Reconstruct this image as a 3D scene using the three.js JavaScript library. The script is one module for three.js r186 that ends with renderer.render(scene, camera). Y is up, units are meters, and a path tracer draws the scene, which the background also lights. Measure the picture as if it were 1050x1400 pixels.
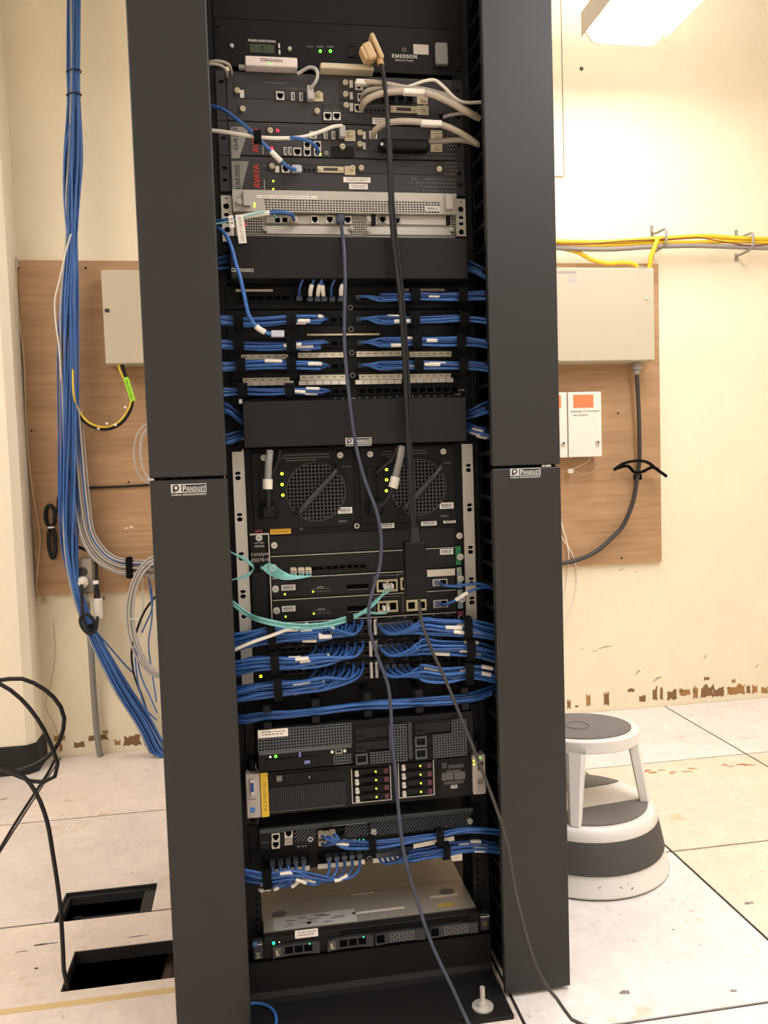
import * as THREE from 'three';
import { RoundedBoxGeometry } from 'three/addons/geometries/RoundedBoxGeometry.js';
import { TextGeometry } from 'three/addons/geometries/TextGeometry.js';
import { FontLoader } from 'three/addons/loaders/FontLoader.js';
import { mergeGeometries } from 'three/addons/utils/BufferGeometryUtils.js';
import { RectAreaLightUniformsLib } from 'three/addons/lights/RectAreaLightUniformsLib.js';

// World: x along the rack front (0 = rack centre), y up (0 = floor), z towards the viewer (0 = front of the rack rails).
RectAreaLightUniformsLib.init();
const scene = new THREE.Scene();
scene.background = new THREE.Color(0x000000);
const camera = new THREE.PerspectiveCamera(63.283, 1050 / 1400, 0.05, 30);
camera.position.set(-0.2096,1.0808,1.6601);
camera.up.set(0.04208,0.99747,-0.05725);
camera.lookAt(0.10626,0.95435,-0.31075);
const renderer = new THREE.WebGLRenderer({ antialias: true });
renderer.toneMapping = THREE.LinearToneMapping;
renderer.toneMappingExposure = 1.0;
renderer.shadowMap.enabled = true;
// five suspended wraparound fluorescent fittings: [x centre, z far end, length, label]
const LIGHT_Y = 2.55, LIGHT_W = 0.31, LIGHT_NITS = 19, UP_NITS = 12, LENS_GLOW = 2.6, LIGHT_COLOR = 0xf8f6ff;
const LIGHT_SPOTS = [
  [1.195, -1.27, 1.22, 'lit wraparound fluorescent light hanging near the back wall at upper right'],
  [1.195, -0.02, 1.22, 'lit wraparound fluorescent light above the right side of the room, middle of its row'],
  [1.195, 1.23, 1.22, 'lit wraparound fluorescent light behind the viewer on the right'],
  [-2.15, -0.75, 1.22, 'lit wraparound fluorescent light left of the rack, outside the view'],
  [-2.15, 0.95, 1.22, 'lit wraparound fluorescent light behind the viewer on the left'],
];

// ---------------------------------------------------------------- helpers
let seed = 20240611;
const rnd = () => { seed = (seed + 0x6D2B79F5) | 0; let t = Math.imul(seed ^ (seed >>> 15), 1 | seed); t = (t + Math.imul(t ^ (t >>> 7), 61 | t)) ^ t; return ((t ^ (t >>> 14)) >>> 0) / 4294967296; };
const rr = (a, b) => a + (b - a) * rnd();
const V = a => new THREE.Vector3(a[0], a[1], a[2]);
const used = new Map();
function numbered(n) { const k = used.get(n) || 0; used.set(n, k + 1); return k ? n + '_' + String(k).padStart(3, '0') : n; }
const org = new Map();
function shade(m) { m.castShadow = true; m.receiveShadow = true; return m; }
function tag(o, label, category, group) { o.userData.label = label; o.userData.category = category; if (group) o.userData.group = group; return o; }
function thing(name, label, category, pos, group) {
  const g = new THREE.Group(); g.name = numbered(name); g.position.set(pos[0], pos[1], pos[2]); scene.add(g);
  org.set(g, pos); return tag(g, label, category, group);
}
function structure(name, geo, m) {
  const o = geo ? shade(new THREE.Mesh(geo, m)) : new THREE.Group(); o.name = name; o.userData.kind = 'structure'; scene.add(o); org.set(o, [0, 0, 0]); return o;
}
function part(parent, name, geo, m, label) {           // geometry in world metres
  const o = org.get(parent); geo.translate(-o[0], -o[1], -o[2]);
  const k = shade(new THREE.Mesh(geo, m)); k.name = name; if (label) k.userData.label = label; parent.add(k); org.set(k, o); return k;
}
function piece(parent, name, geo, m, at, rotZ) {       // shared geometry set down at a world point
  const o = org.get(parent), k = shade(new THREE.Mesh(geo, m)); k.name = name; k.position.set(at[0] - o[0], at[1] - o[1], at[2] - o[2]); if (rotZ) k.rotation.z = rotZ;
  parent.add(k); org.set(k, at); return k;
}
function sub(parent, name, geo, m) { const k = shade(new THREE.Mesh(geo, m)); k.name = name; parent.add(k); return k; }  // shared local geometry
function solo(name, label, category, geo, m, pos, group) { // a thing that is one mesh
  geo.translate(-pos[0], -pos[1], -pos[2]); const k = shade(new THREE.Mesh(geo, m)); k.name = numbered(name); k.position.set(pos[0], pos[1], pos[2]); scene.add(k); org.set(k, pos);
  return tag(k, label, category, group);
}
const bx = (w, h, d, x = 0, y = 0, z = 0) => new THREE.BoxGeometry(w, h, d).translate(x, y, z);
const rb = (w, h, d, x = 0, y = 0, z = 0, r = 0.002) => new RoundedBoxGeometry(w, h, d, 1, Math.min(r, w / 2.01, h / 2.01, d / 2.01)).translate(x, y, z);
// r = [left, bottom, right, top, z of the front]
const slab = (r, d, b) => (b ? rb : bx)(r[2] - r[0], r[3] - r[1], d, (r[0] + r[2]) / 2, (r[1] + r[3]) / 2, r[4] - d / 2, b);
const proud = (r, d, b) => slab([r[0], r[1], r[2], r[3], r[4] + d], d, b);
function cyl(rad, len, axis, x = 0, y = 0, z = 0, seg = 14, r2 = rad) {
  const g = new THREE.CylinderGeometry(r2, rad, len, seg); if (axis === 'z') g.rotateX(Math.PI / 2); if (axis === 'x') g.rotateZ(-Math.PI / 2); return g.translate(x, y, z);
}
function merged(list) {
  return mergeGeometries(list.map(g => { const n = g.index ? g.toNonIndexed() : g; for (const k of Object.keys(n.attributes)) if (!['position', 'normal', 'uv'].includes(k)) n.deleteAttribute(k); return n; }));
}
function boxUV(g) {  // uv in metres, projected along the main axis of each face
  const p = g.attributes.position, n = g.attributes.normal, uv = new Float32Array(p.count * 2);
  for (let i = 0; i < p.count; i++) {
    const ax = Math.abs(n.getX(i)), ay = Math.abs(n.getY(i)), az = Math.abs(n.getZ(i));
    if (ay > ax && ay > az) { uv[2 * i] = p.getX(i); uv[2 * i + 1] = p.getZ(i); } else if (ax > az) { uv[2 * i] = p.getZ(i); uv[2 * i + 1] = p.getY(i); } else { uv[2 * i] = p.getX(i); uv[2 * i + 1] = p.getY(i); }
  }
  g.setAttribute('uv', new THREE.BufferAttribute(uv, 2)); return g;
}
function curve(pts) { return new THREE.CatmullRomCurve3(pts.map(V), false, 'centripetal'); }
function tubeGeo(pts, r, radial = 7, per = 6) { return new THREE.TubeGeometry(curve(pts), Math.max(4, (pts.length - 1) * per), r, radial, false); }
function spanGeo(c, t0, t1, r, radial = 7, n = 4) { const q = []; for (let i = 0; i <= n; i++) q.push(c.getPointAt(t0 + (t1 - t0) * i / n)); return new THREE.TubeGeometry(new THREE.CatmullRomCurve3(q), n * 2, r, radial, false); }
function cable(name, label, category, pts, r, m, group, radial = 7, per = 6) { return solo(name, label, category, tubeGeo(pts, r, radial, per), m, pts[0], group); }
function shapeOf(pts) { const s = new THREE.Shape(); pts.forEach((p, i) => i ? s.lineTo(p[0], p[1]) : s.moveTo(p[0], p[1])); s.closePath(); return s; }
const plate = (pts, d, z) => new THREE.ExtrudeGeometry(shapeOf(pts), { depth: d, bevelEnabled: false }).translate(0, 0, z);
function roundRect(w, h, r, P = THREE.Shape) { const s = new P(), x = -w / 2, y = -h / 2; s.moveTo(x + r, y); s.lineTo(x + w - r, y); s.quadraticCurveTo(x + w, y, x + w, y + r); s.lineTo(x + w, y + h - r); s.quadraticCurveTo(x + w, y + h, x + w - r, y + h); s.lineTo(x + r, y + h); s.quadraticCurveTo(x, y + h, x, y + h - r); s.lineTo(x, y + r); s.quadraticCurveTo(x, y, x + r, y); return s; }
// bars of a square-hole grille over the quadrilateral of a rectangle r (z = front), nx by ny holes
function grille(r, nx, ny, bar, d) {
  const g = [], w = (r[2] - r[0]) / nx, h = (r[3] - r[1]) / ny, cx = (r[0] + r[2]) / 2, cy = (r[1] + r[3]) / 2;
  for (let i = 0; i <= nx; i++) g.push(bx(bar, r[3] - r[1] + bar, d, r[0] + i * w, cy, r[4] - d / 2));
  for (let j = 0; j <= ny; j++) g.push(bx(r[2] - r[0], bar, d * 0.9, cx, r[1] + j * h, r[4] - d / 2));
  return merged(g);
}

// ---------------------------------------------------------------- textures
function lattice(n, s) { const a = new Float32Array(n * n); for (let i = 0; i < n * n; i++) a[i] = rnd(); return (x, y) => { x *= s; y *= s; const xi = Math.floor(x), yi = Math.floor(y), fx = x - xi, fy = y - yi, u = fx * fx * (3 - 2 * fx), v = fy * fy * (3 - 2 * fy), q = (i, j) => a[(((j % n) + n) % n) * n + (((i % n) + n) % n)]; return (q(xi, yi) * (1 - u) + q(xi + 1, yi) * u) * (1 - v) + (q(xi, yi + 1) * (1 - u) + q(xi + 1, yi + 1) * u) * v; }; }
function dataTex(size, fn, rep, srgb = true) {
  const d = new Uint8Array(size * size * 4);
  for (let y = 0; y < size; y++) for (let x = 0; x < size; x++) { const c = fn(x / size, y / size), i = (y * size + x) * 4; d[i] = c[0]; d[i + 1] = c[1]; d[i + 2] = c[2]; d[i + 3] = 255; }
  const t = new THREE.DataTexture(d, size, size); t.wrapS = t.wrapT = THREE.RepeatWrapping; t.magFilter = THREE.LinearFilter; t.minFilter = THREE.LinearMipmapLinearFilter; t.generateMipmaps = true; if (srgb) t.colorSpace = THREE.SRGBColorSpace; t.repeat.set(rep, rep); t.needsUpdate = true; return t;
}
const n8 = lattice(8, 8), n32 = lattice(32, 32), n64 = lattice(64, 64), n128 = lattice(128, 128), n16 = lattice(16, 16);
const plasterTex = dataTex(512, (x, y) => { const v = n8(x, y) * 0.5 + n32(x, y) * 0.3 + n128(x, y) * 0.2, k = (v - 0.5) * 9; return [239 + k, 226 + k, 195 + k]; }, 0.7);
const plasterBump = dataTex(256, (x, y) => { const v = 128 + (n64(x, y) - 0.5) * 120 + (n128(x, y) - 0.5) * 80; return [v, v, v]; }, 2.2, false);
const woodTex = dataTex(1024, (x, y) => {
  const wob = n8(x, y * 2) * 0.12 + n16(x, y * 2) * 0.03, ring = Math.sin((y * 15 + wob * 16) * 6.283) * 0.5 + 0.5, g = n128(x * 0.25, y * 2), g2 = n64(x * 0.125, y * 4);
  const v = ring * 0.16 + g * 0.3 + g2 * 0.34 + n8(x, y) * 0.3, k = (v - 0.55) * 40; return [175 + k, 138 + k * 0.95, 99 + k * 0.85];
}, 0.39);
const tileTex = dataTex(1024, (x, y) => {
  let k = (n8(x, y) - 0.5) * 9 + (n32(x, y) - 0.5) * 8 + (n128(x, y) - 0.5) * 10, w = 0; const s = n128(x * 3.1 % 1, y * 2.7 % 1) * n64(x, y);
  if (s > 0.62) k -= (s - 0.62) * 160; const m = n16(x, y) * n64(y, x); if (m > 0.55) w = (m - 0.55) * 110;
  return [232 + k - w * 0.4, 225 + k - w * 0.6, 217 + k - w];
}, 0.83);
const grainBump = dataTex(256, (x, y) => { const v = 128 + (n128(x, y) - 0.5) * 200; return [v, v, v]; }, 12, false);
function canvasTex(w, h, draw) { const c = document.createElement('canvas'); c.width = w; c.height = h; const k = c.getContext('2d'); draw(k, w, h); const t = new THREE.CanvasTexture(c); t.colorSpace = THREE.SRGBColorSpace; t.anisotropy = 4; return t; }
const printMat = tex => new THREE.MeshStandardMaterial({ map: tex, roughness: 0.6 });

// ---------------------------------------------------------------- materials
const DULL = { specularIntensity: 0.4 }, M = (c, roughness = 0.6, metalness = 0, extra = {}) => new (extra.specularIntensity ? THREE.MeshPhysicalMaterial : THREE.MeshStandardMaterial)(Object.assign({ color: c, roughness, metalness }, extra));
const glow = (c, k) => new THREE.MeshStandardMaterial({ color: c, emissive: c, emissiveIntensity: k, roughness: 0.4 });
const mWall = new THREE.MeshStandardMaterial({ map: plasterTex, bumpMap: plasterBump, bumpScale: 0.0005, roughness: 0.75 });
const mColumn = new THREE.MeshStandardMaterial({ color: 0xf1e6cc, bumpMap: plasterBump, bumpScale: 0.0008, roughness: 0.6 });
const mWallPlain = M(0xe9e6e0, 0.85), mCeil = M(0xf0eeea, 0.9), mTile = [0xffffff, 0xfff6e2, 0xfdf3ea, 0xf6efe8].map(c => new THREE.MeshStandardMaterial({ color: c, map: tileTex, roughness: 0.35 }));
const mWood = new THREE.MeshStandardMaterial({ map: woodTex, roughness: 0.7 });
const mDark = M(0x141414, 0.9), mVoid = M(0x030303, 1, 0, { specularIntensity: 0.2 });
const mPowder = M(0x21201e, 0.44, 0, { bumpMap: grainBump, bumpScale: 0.00005 }), mBlack = M(0x100f0e, 0.6, 0, DULL), mSatin = M(0x0e0e0e, 0.5, 0, DULL), mRail = M(0x1c1c1c, 0.5, 0, DULL);
const mSteel = M(0xb9b6ac, 0.35, 0.85), mZinc = M(0xd0ccc0, 0.42, 0.35), mChrome = M(0xd8d6d0, 0.2, 1), mSilver = M(0xb9b4a7, 0.5, 0.12), mSilverDark = M(0x9c968a, 0.5, 0.12), mPlateLight = M(0xcec8bc, 0.5, 0.08);
const mSlate = M(0x333232, 0.6), mSlateDark = M(0x2a2929, 0.6), mBrandGrey = M(0x8f8b80, 0.6), mRed = M(0xc23a24, 0.5), mScrew = M(0xcfc3a2, 0.4, 0.3);
const mWhite = M(0xe9e4da, 0.55), mPaper = M(0xe6dfd0, 0.8), mBeige = M(0xcdbf9f, 0.6), mIvory = M(0xe4dccb, 0.5), mPrint = M(0xcac6bb, 0.7), mPrintDim = M(0x83807a, 0.7);
const mBlueA = [0x274e8a, 0x2d5c9c, 0x3567ab, 0x21437c].map(c => M(c, 0.42)), mRiser = [0x3b67a8, 0x456fae, 0x3560a0, 0x5079b5].map(c => M(c, 0.5)), mAqua = M(0x86cbc5, 0.45), mGreyCable = M(0xb4afa8, 0.5), mGreyDark = M(0x77746f, 0.5), mWhiteCable = M(0xe6ddcb, 0.5), mLilac = M(0x3d4253, 0.4), mCord = M(0x1a1918, 0.5, 0, { specularIntensity: 0.7 }), mYellow = M(0xe8bd2a, 0.45), mFiberYellow = M(0xe4c33a, 0.5);
const mVelcro = M(0x0a0a0a, 0.95, 0, DULL), mRubber = M(0x1a1918, 0.75), mClearPlug = M(0xb9bcc4, 0.25), mGreenLed = glow(0x5dff3a, 2.2), mYellowLed = glow(0xd8ff3a, 2.2), mRedLed = glow(0xff2a3c, 2.6), mTealLed = glow(0x2effb0, 1.6), mWhiteLed = glow(0xfff4dc, 1.4);
const mEnclosure = M(0xbeb298, 0.55), mEnclosureWhite = M(0xe3dccd, 0.5), mConduit = M(0x8b8983, 0.5, 0.2), mOrange = M(0xef7d4a, 0.7), mStripGrey = M(0x4a4f50, 0.45), mMesh = M(0x4b4f51, 0.5), mBurgundy = M(0x5b2a36, 0.5), mVgaBlue = M(0x22428c, 0.5), mLime = M(0x9ed62a, 0.5);

const fonts = {};
for (const [k, f] of [['bold', 'sans_bold'], ['reg', 'sans_regular'], ['serif', 'serif_bold'], ['mono', 'sans_mono_regular']]) fonts[k] = await new FontLoader().loadAsync('fonts/droid/droid_' + f + '.typeface.json');
function lettering(parent, str, c, h, w, m = mPrint, rot = 0, font = 'bold') { // raised print centred on c, h cap height, w total width
  const g = new TextGeometry(str, { font: fonts[font], size: h, depth: 0.0004, curveSegments: 2, bevelEnabled: false }); g.computeBoundingBox(); const b = g.boundingBox;
  g.translate(-(b.min.x + b.max.x) / 2, -(b.min.y + b.max.y) / 2, 0); if (w) g.scale(w / (b.max.x - b.min.x), h / (b.max.y - b.min.y), 1); if (rot) g.rotateZ(rot);
  return part(parent, 'lettering', g.translate(c[0], c[1], c[2]), m);
}
const barcodeTex = canvasTex(128, 48, (k, w, h) => { k.fillStyle = '#e8e4da'; k.fillRect(0, 0, w, h); k.fillStyle = '#2a2a2a'; for (let x = 14; x < w - 14;) { const b = 1 + Math.floor(rnd() * 4); k.fillRect(x, 9, b, h - 24); x += b + 1 + Math.floor(rnd() * 3); } for (let x = 20; x < w - 20; x += 7) k.fillRect(x, h - 12, 4, 5); });
const linesTex = canvasTex(128, 64, (k, w, h) => { k.fillStyle = '#ece5d8'; k.fillRect(0, 0, w, h); k.fillStyle = '#6b675f'; for (const y of [16, 36]) for (let x = 18; x < w - 22;) { const b = 4 + Math.floor(rnd() * 12); k.fillRect(x, y, b, 8); x += b + 4; } });
const stripTex = canvasTex(256, 32, (k, w, h) => { k.fillStyle = '#d8ceb4'; k.fillRect(0, 0, w, h); k.fillStyle = '#4a463e'; for (let i = 0; i < 6; i++) { const x = (i + 0.5) * w / 6; k.fillRect(x - 8, 10, 5, 7); k.fillRect(x - 1, 10, 4, 7); k.fillRect(x + 5, 10, 4, 7); } });
const mBarcode = printMat(barcodeTex), mLines = printMat(linesTex), mStrip = printMat(stripTex);

// ---------------------------------------------------------------- the room
const XL = -3.0, XR = 3.2, ZB = -1.57, ZF = 3.3, YC = 3.0, T = 0.12, YS = -0.36;
structure('wall_back', boxUV(bx(XR - XL + 2 * T, YC - YS, T, (XL + XR) / 2, (YC + YS) / 2, ZB - T / 2)), mWall);
structure('wall_front', boxUV(bx(XR - XL + 2 * T, YC - YS, T, (XL + XR) / 2, (YC + YS) / 2, ZF + T / 2)), mWallPlain);
structure('wall_left', boxUV(bx(T, YC - YS, ZF - ZB, XL - T / 2, (YC + YS) / 2, (ZF + ZB) / 2)), mWall);
structure('wall_right', boxUV(bx(T, YC - YS, ZF - ZB, XR + T / 2, (YC + YS) / 2, (ZF + ZB) / 2)), mWall);
structure('ceiling', bx(XR - XL + 2 * T, T, ZF - ZB + 2 * T, (XL + XR) / 2, YC + T / 2, (ZF + ZB) / 2), mCeil);
structure('subfloor', bx(XR - XL + 2 * T, T, ZF - ZB + 2 * T, (XL + XR) / 2, YS - T / 2, (ZF + ZB) / 2), mDark);
{ // raised floor of loose tiles with open joints, two tiles cut for cables
  const floor = structure('floor'), S = 0.6096, gap = 0.0072, th = 0.03, shared = new Map();
  const HOLES = { '-2,-1': [-0.718, -0.512, -0.49, -0.3747], '-2,0': [-0.642, -0.236, -0.398, -0.089] };
  const tone = (i, j) => ({ '1,-1': 1, '0,-1': 1, '1,0': 1, '2,-1': 1, '2,0': 1, '0,0': 0, '0,1': 0, '1,1': 0, '1,-2': 0, '2,-2': 0 }[i + ',' + j] ?? (i < 0 ? 2 + ((i + j) & 1) : 0));
  for (let i = -7; i < 6; i++) for (let j = -4; j < 7; j++) {
    const x0 = Math.max(XL, 0.263 + i * S) + gap / 2, x1 = Math.min(XR, 0.263 + (i + 1) * S) - gap / 2, z0 = Math.max(ZB, -0.3726 + j * S) + gap / 2, z1 = Math.min(ZF, -0.3726 + (j + 1) * S) - gap / 2;
    if (x1 - x0 < 0.02 || z1 - z0 < 0.02) continue;
    const h = HOLES[i + ',' + j]; let g;
    if (h) {
      const notch = h[3] >= z1 - 0.001, s = new THREE.Shape();
      if (notch) [[x0, -z0], [x1, -z0], [x1, -z1], [h[2], -z1], [h[2], -h[1]], [h[0], -h[1]], [h[0], -z1], [x0, -z1]].forEach((p, k) => k ? s.lineTo(...p) : s.moveTo(...p));
      else { [[x0, -z0], [x1, -z0], [x1, -z1], [x0, -z1]].forEach((p, k) => k ? s.lineTo(...p) : s.moveTo(...p)); const q = new THREE.Path(); [[h[0], -h[1]], [h[0], -h[3]], [h[2], -h[3]], [h[2], -h[1]]].forEach((p, k) => k ? q.lineTo(...p) : q.moveTo(...p)); q.closePath(); s.holes.push(q); }
      s.closePath(); g = new THREE.ExtrudeGeometry(s, { depth: th, bevelEnabled: false }).rotateX(-Math.PI / 2).translate(0, -th, 0);
    } else g = bx(x1 - x0, th, z1 - z0, (x0 + x1) / 2, -th / 2, (z0 + z1) / 2);
    const k = part(floor, 'floor_tile', boxUV(g), mTile[tone(i, j)]); k.userData.kind = 'structure';
  }
  const strips = []; for (let i = -6; i < 6; i++) strips.push(bx(0.0068, 0.02, ZF - ZB, 0.263 + i * S, -0.0125, (ZF + ZB) / 2)); for (let j = -1; j < 7; j++) strips.push(bx(XR - XL, 0.019, 0.0068, (XR + XL) / 2, -0.0125, -0.3726 + j * S));
  const cut = strips.filter((g, k) => k !== 12 + 1); cut.push(bx(-0.72 - XL, 0.019, 0.0068, (XL - 0.72) / 2, -0.0125, -0.3726), bx(XR + 0.488, 0.019, 0.0068, (XR - 0.488) / 2, -0.0125, -0.3726)); part(floor, 'joint_trim', merged(cut), M(0x24201e, 0.8));
  for (const h of Object.values(HOLES)) part(floor, 'opening_trim', merged([bx(h[2] - h[0], 0.028, 0.003, (h[0] + h[2]) / 2, -0.0155, h[1] + 0.0016), bx(0.003, 0.028, h[3] - h[1], h[0] + 0.0016, -0.0155, (h[1] + h[3]) / 2), bx(0.003, 0.028, h[3] - h[1], h[2] - 0.0016, -0.0155, (h[1] + h[3]) / 2)]), M(0x201d1c, 0.7));
  // scuffs, rust marks and a chip: thin films with their own outlines
  const mRust = M(0xc09468, 0.9), mScuff = M(0x4a443f, 0.9), mDust = M(0x8d8278, 0.9);
  const blot = (p, w, d, ang, m) => { const q = []; for (let k = 0; k < 11; k++) { const a = k / 11 * 6.283, f = rr(0.45, 1); q.push([Math.cos(a) * w * f, Math.sin(a) * d * f]); } part(floor, 'floor_mark', new THREE.ExtrudeGeometry(shapeOf(q), { depth: 0.0004, bevelEnabled: false }).rotateX(-Math.PI / 2).rotateY(ang).translate(p[0], 0.0001, p[2]), m); };
  for (const p of [[1.0745,0,-0.9187], [1.0871,0,-0.902], [1.1268,0,-0.9124], [1.1523,0,-0.8857], [1.1974,0,-0.8812], [1.2295,0,-0.9003], [1.3504,0,-0.9045], [1.3664,0,-0.8865], [1.4106,0,-0.8963], [1.4302,0,-0.8844]]) { blot(p, rr(0.012, 0.03), rr(0.004, 0.012), rr(-0.4, 0.4), mRust); blot([p[0] + rr(-0.02, 0.02), 0, p[2] + rr(-0.015, 0.015)], rr(0.004, 0.012), 0.004, rr(-1, 1), mRust); }
  for (const [p, w, d] of [[[-0.5079,0,-0.2668], 0.03, 0.0015], [[-0.7184,0,-0.2801], 0.035, 0.004], [[-0.7119,0,-0.1864], 0.006, 0.004], [[0.6925,0,-0.0305], 0.005, 0.003], [[0.4896,0,0.1529], 0.014, 0.008], [[0.7001,0,0.193], 0.012, 0.005], [[0.7183,0,0.036], 0.003, 0.002], [[-1.0563,0,-1.1938], 0.014, 0.003], [[-0.7609,0,-0.2604], 0.02, 0.0015], [[-0.8346,0,-1.0188], 0.004, 0.002], [[1.4325,0,-1.4524], 0.006, 0.003], [[1.2802,0,-1.2678], 0.004, 0.003], [[0.9174,0,-0.0943], 0.02, 0.006]]) blot(p, w, d, rr(-0.1, 0.1), p[0] > 0.3 ? mDust : mScuff);
  part(floor, 'adhesive_tape', bx(1.0, 0.0006, 0.018, -0.9, 0.0004, -0.0465), M(0xd8bb85, 0.5), 'strip of tan adhesive tape on the floor');
  part(floor, 'opening_frame', merged([bx(0.228, 0.02, 0.012, -0.604, -0.02, -0.505), bx(0.012, 0.02, 0.13, -0.712, -0.02, -0.44), bx(0.03, 0.02, 0.13, -0.506, -0.02, -0.44), bx(0.16, 0.014, 0.02, -0.604, -0.055, -0.46), bx(0.02, 0.014, 0.12, -0.685, -0.055, -0.42)]), M(0x2b2c2d, 0.5), 'dark metal frame inside the rear floor opening');
  part(floor, 'stringer', merged([bx(5.8, 0.025, 0.025, 0, -0.0455, -0.3726), bx(5.8, 0.025, 0.025, 0, -0.0455, -0.9822), bx(5.8, 0.025, 0.025, 0, -0.0455, 0.237)]), M(0x45433f, 0.5, 0.4));
  part(floor, 'underfloor_pipe', tubeGeo([[-0.47, -0.34, -0.1], [-0.46, -0.2, -0.16], [-0.44, -0.1, -0.26], [-0.42, -0.08, -0.4]], 0.018, 10), M(0x6b5347, 0.6), 'brown pipe below the front floor opening');
  for (const [x, z] of [[-0.9562, -0.3726], [-0.3466, -0.3726], [-0.3466, 0.237], [-0.9562, 0.237], [0.263, -0.3726], [0.8726, -0.3726]]) part(floor, 'pedestal', cyl(0.016, 0.3, 'y', x, -0.208, z, 12), M(0x8a857c, 0.4, 0.5));
}
{ // column at the left with its black rubber base
  const s = [[-1.6, 1.57], [-1.6, 1.415], [-1.035, 1.415], [-1.008, 1.44], [-1.008, 1.57]];
  const ex = (q, h, y) => new THREE.ExtrudeGeometry(shapeOf(q), { depth: h, bevelEnabled: false }).rotateX(-Math.PI / 2).translate(0, y, 0);
  structure('wall_column', boxUV(ex(s, YC - 0.0005, 0.0005)), mColumn);
  const o = 0.006, b = [[-1.6 - o, 1.569], [-1.6 - o, 1.415 - o], [-1.035 + o * 0.6, 1.415 - o], [-1.008 + o, 1.44 - o * 0.4], [-1.008 + o, 1.569]];
  structure('baseboard_left', ex(b, 0.105, 0.0008), mRubber);
}
{ // peeled paint along the foot of the wall
  const wall = scene.getObjectByName('wall_back'), mPeel = M(0x866545, 0.95), mPeel2 = M(0xa67c4a, 0.95);
  const px = (l, b, r, t) => { const q = [], n = 8; for (let i = 0; i <= n; i++) q.push([l + (r - l) * i / n, b + (t - b) * rr(0, 0.2)]); for (let i = 1; i < 4; i++) q.push([r - (r - l) * rr(0, 0.1), b + (t - b) * i / 4]); for (let i = n; i >= 0; i--) q.push([l + (r - l) * i / n, t - (t - b) * rr(0, 0.35)]); for (let i = 3; i > 0; i--) q.push([l + (r - l) * rr(0, 0.1), b + (t - b) * i / 4]); part(wall, 'peeled_patch', plate(q, 0.0006, ZB), rnd() < 0.75 ? mPeel : mPeel2); };
  for (const r of [[1.4926,0.0216,1.5419,0.0759,-1.57], [1.5491,0.0359,1.6022,0.0716,-1.57], [1.6127,0.0141,1.6373,0.0825,-1.57], [1.648,0.0179,1.7099,0.083,-1.57], [1.7035,0.0172,1.7591,0.0692,-1.57], [1.768,0.0192,1.8564,0.0707,-1.57], [1.8601,0.0205,1.8805,0.0637,-1.57], [1.8876,0.021,1.9149,0.0648,-1.57], [1.9288,0.0173,1.9632,0.052,-1.57], [1.9703,0.0151,2.0327,0.0553,-1.57], [1.43,0.0256,1.4523,0.0901,-1.57], [1.463,0.0236,1.4771,0.0939,-1.57], [1.3687,0.0235,1.3994,0.0604,-1.57], [1.2112,0.0209,1.236,0.0913,-1.57], [1.1338,0.0243,1.1552,0.088,-1.57], [1.0503,0.0191,1.0669,0.0667,-1.57], [1.3151,0.0712,1.3508,0.0895,-1.57], [1.0848,0.0256,1.1006,0.0362,-1.57], [-0.7267,0.0166,-0.6604,0.068,-1.57], [-0.6517,0.0146,-0.6048,0.0558,-1.57], [-0.8544,0.0499,-0.78,0.079,-1.57], [-0.9776,0.0606,-0.9347,0.0924,-1.57], [-0.9085,0.029,-0.865,0.0583,-1.57], [-0.7598,0.0262,-0.7369,0.051,-1.57], [-0.9612,0.0195,-0.9475,0.0573,-1.57], [-0.8005,0.0754,-0.78,0.0913,-1.57], [1.6634,0.0956,1.6902,0.1135,-1.57], [1.7919,0.0737,1.8123,0.0943,-1.57]]) px(r[0], r[1], r[2], r[3]);
  const mSmear = M(0xb6a98c, 0.9);
  for (const r of [[1.1917,0.2646,1.2561,0.2752,-1.57], [1.1658,0.2539,1.1882,0.2616,-1.57], [1.4304,0.1057,1.4731,0.1277,-1.57], [1.6642,0.1849,1.6809,0.205,-1.57], [1.1179,0.2658,1.1274,0.271,-1.57], [1.9017,0.1296,1.9188,0.1468,-1.57], [1.3521,0.141,1.378,0.1616,-1.57], [1.4677,0.1909,1.4642,0.2032,-1.57], [1.2871,0.5873,1.3128,0.5948,-1.57], [1.3613,0.5749,1.371,0.5816,-1.57], [1.3672,0.5317,1.3736,0.5383,-1.57]]) if (r[2] > r[0]) part(wall, 'wall_mark', plate([[r[0], r[1]], [r[2], r[3] - 0.002], [r[2], r[3]], [(r[0] + r[2]) / 2, r[3]], [r[0], r[1] + 0.003]], 0.0004, ZB), mSmear);
  part(wall, 'access_panel', slab([0.8425, 2.1839, 1.0774, 2.95, -1.566], 0.004, 0.0015), M(0xf0e0bf, 0.7), 'flat painted panel on the wall');
  part(wall, 'panel_gap', merged([bx(0.0028, 2.95 - 2.1832, 0.002, 1.0781, (2.95 + 2.1832) / 2, -1.5655), bx(0.03, 0.0022, 0.002, 1.0561, 2.1799, -1.5655)]), M(0x8d7d66, 0.9), 'dark gap around the panel'); part(wall, 'screw_hole', cyl(0.008, 0.0015, 'z', ...[1.1605,2.6039,-1.5695], 12), M(0x4b443c, 0.8));
}

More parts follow.
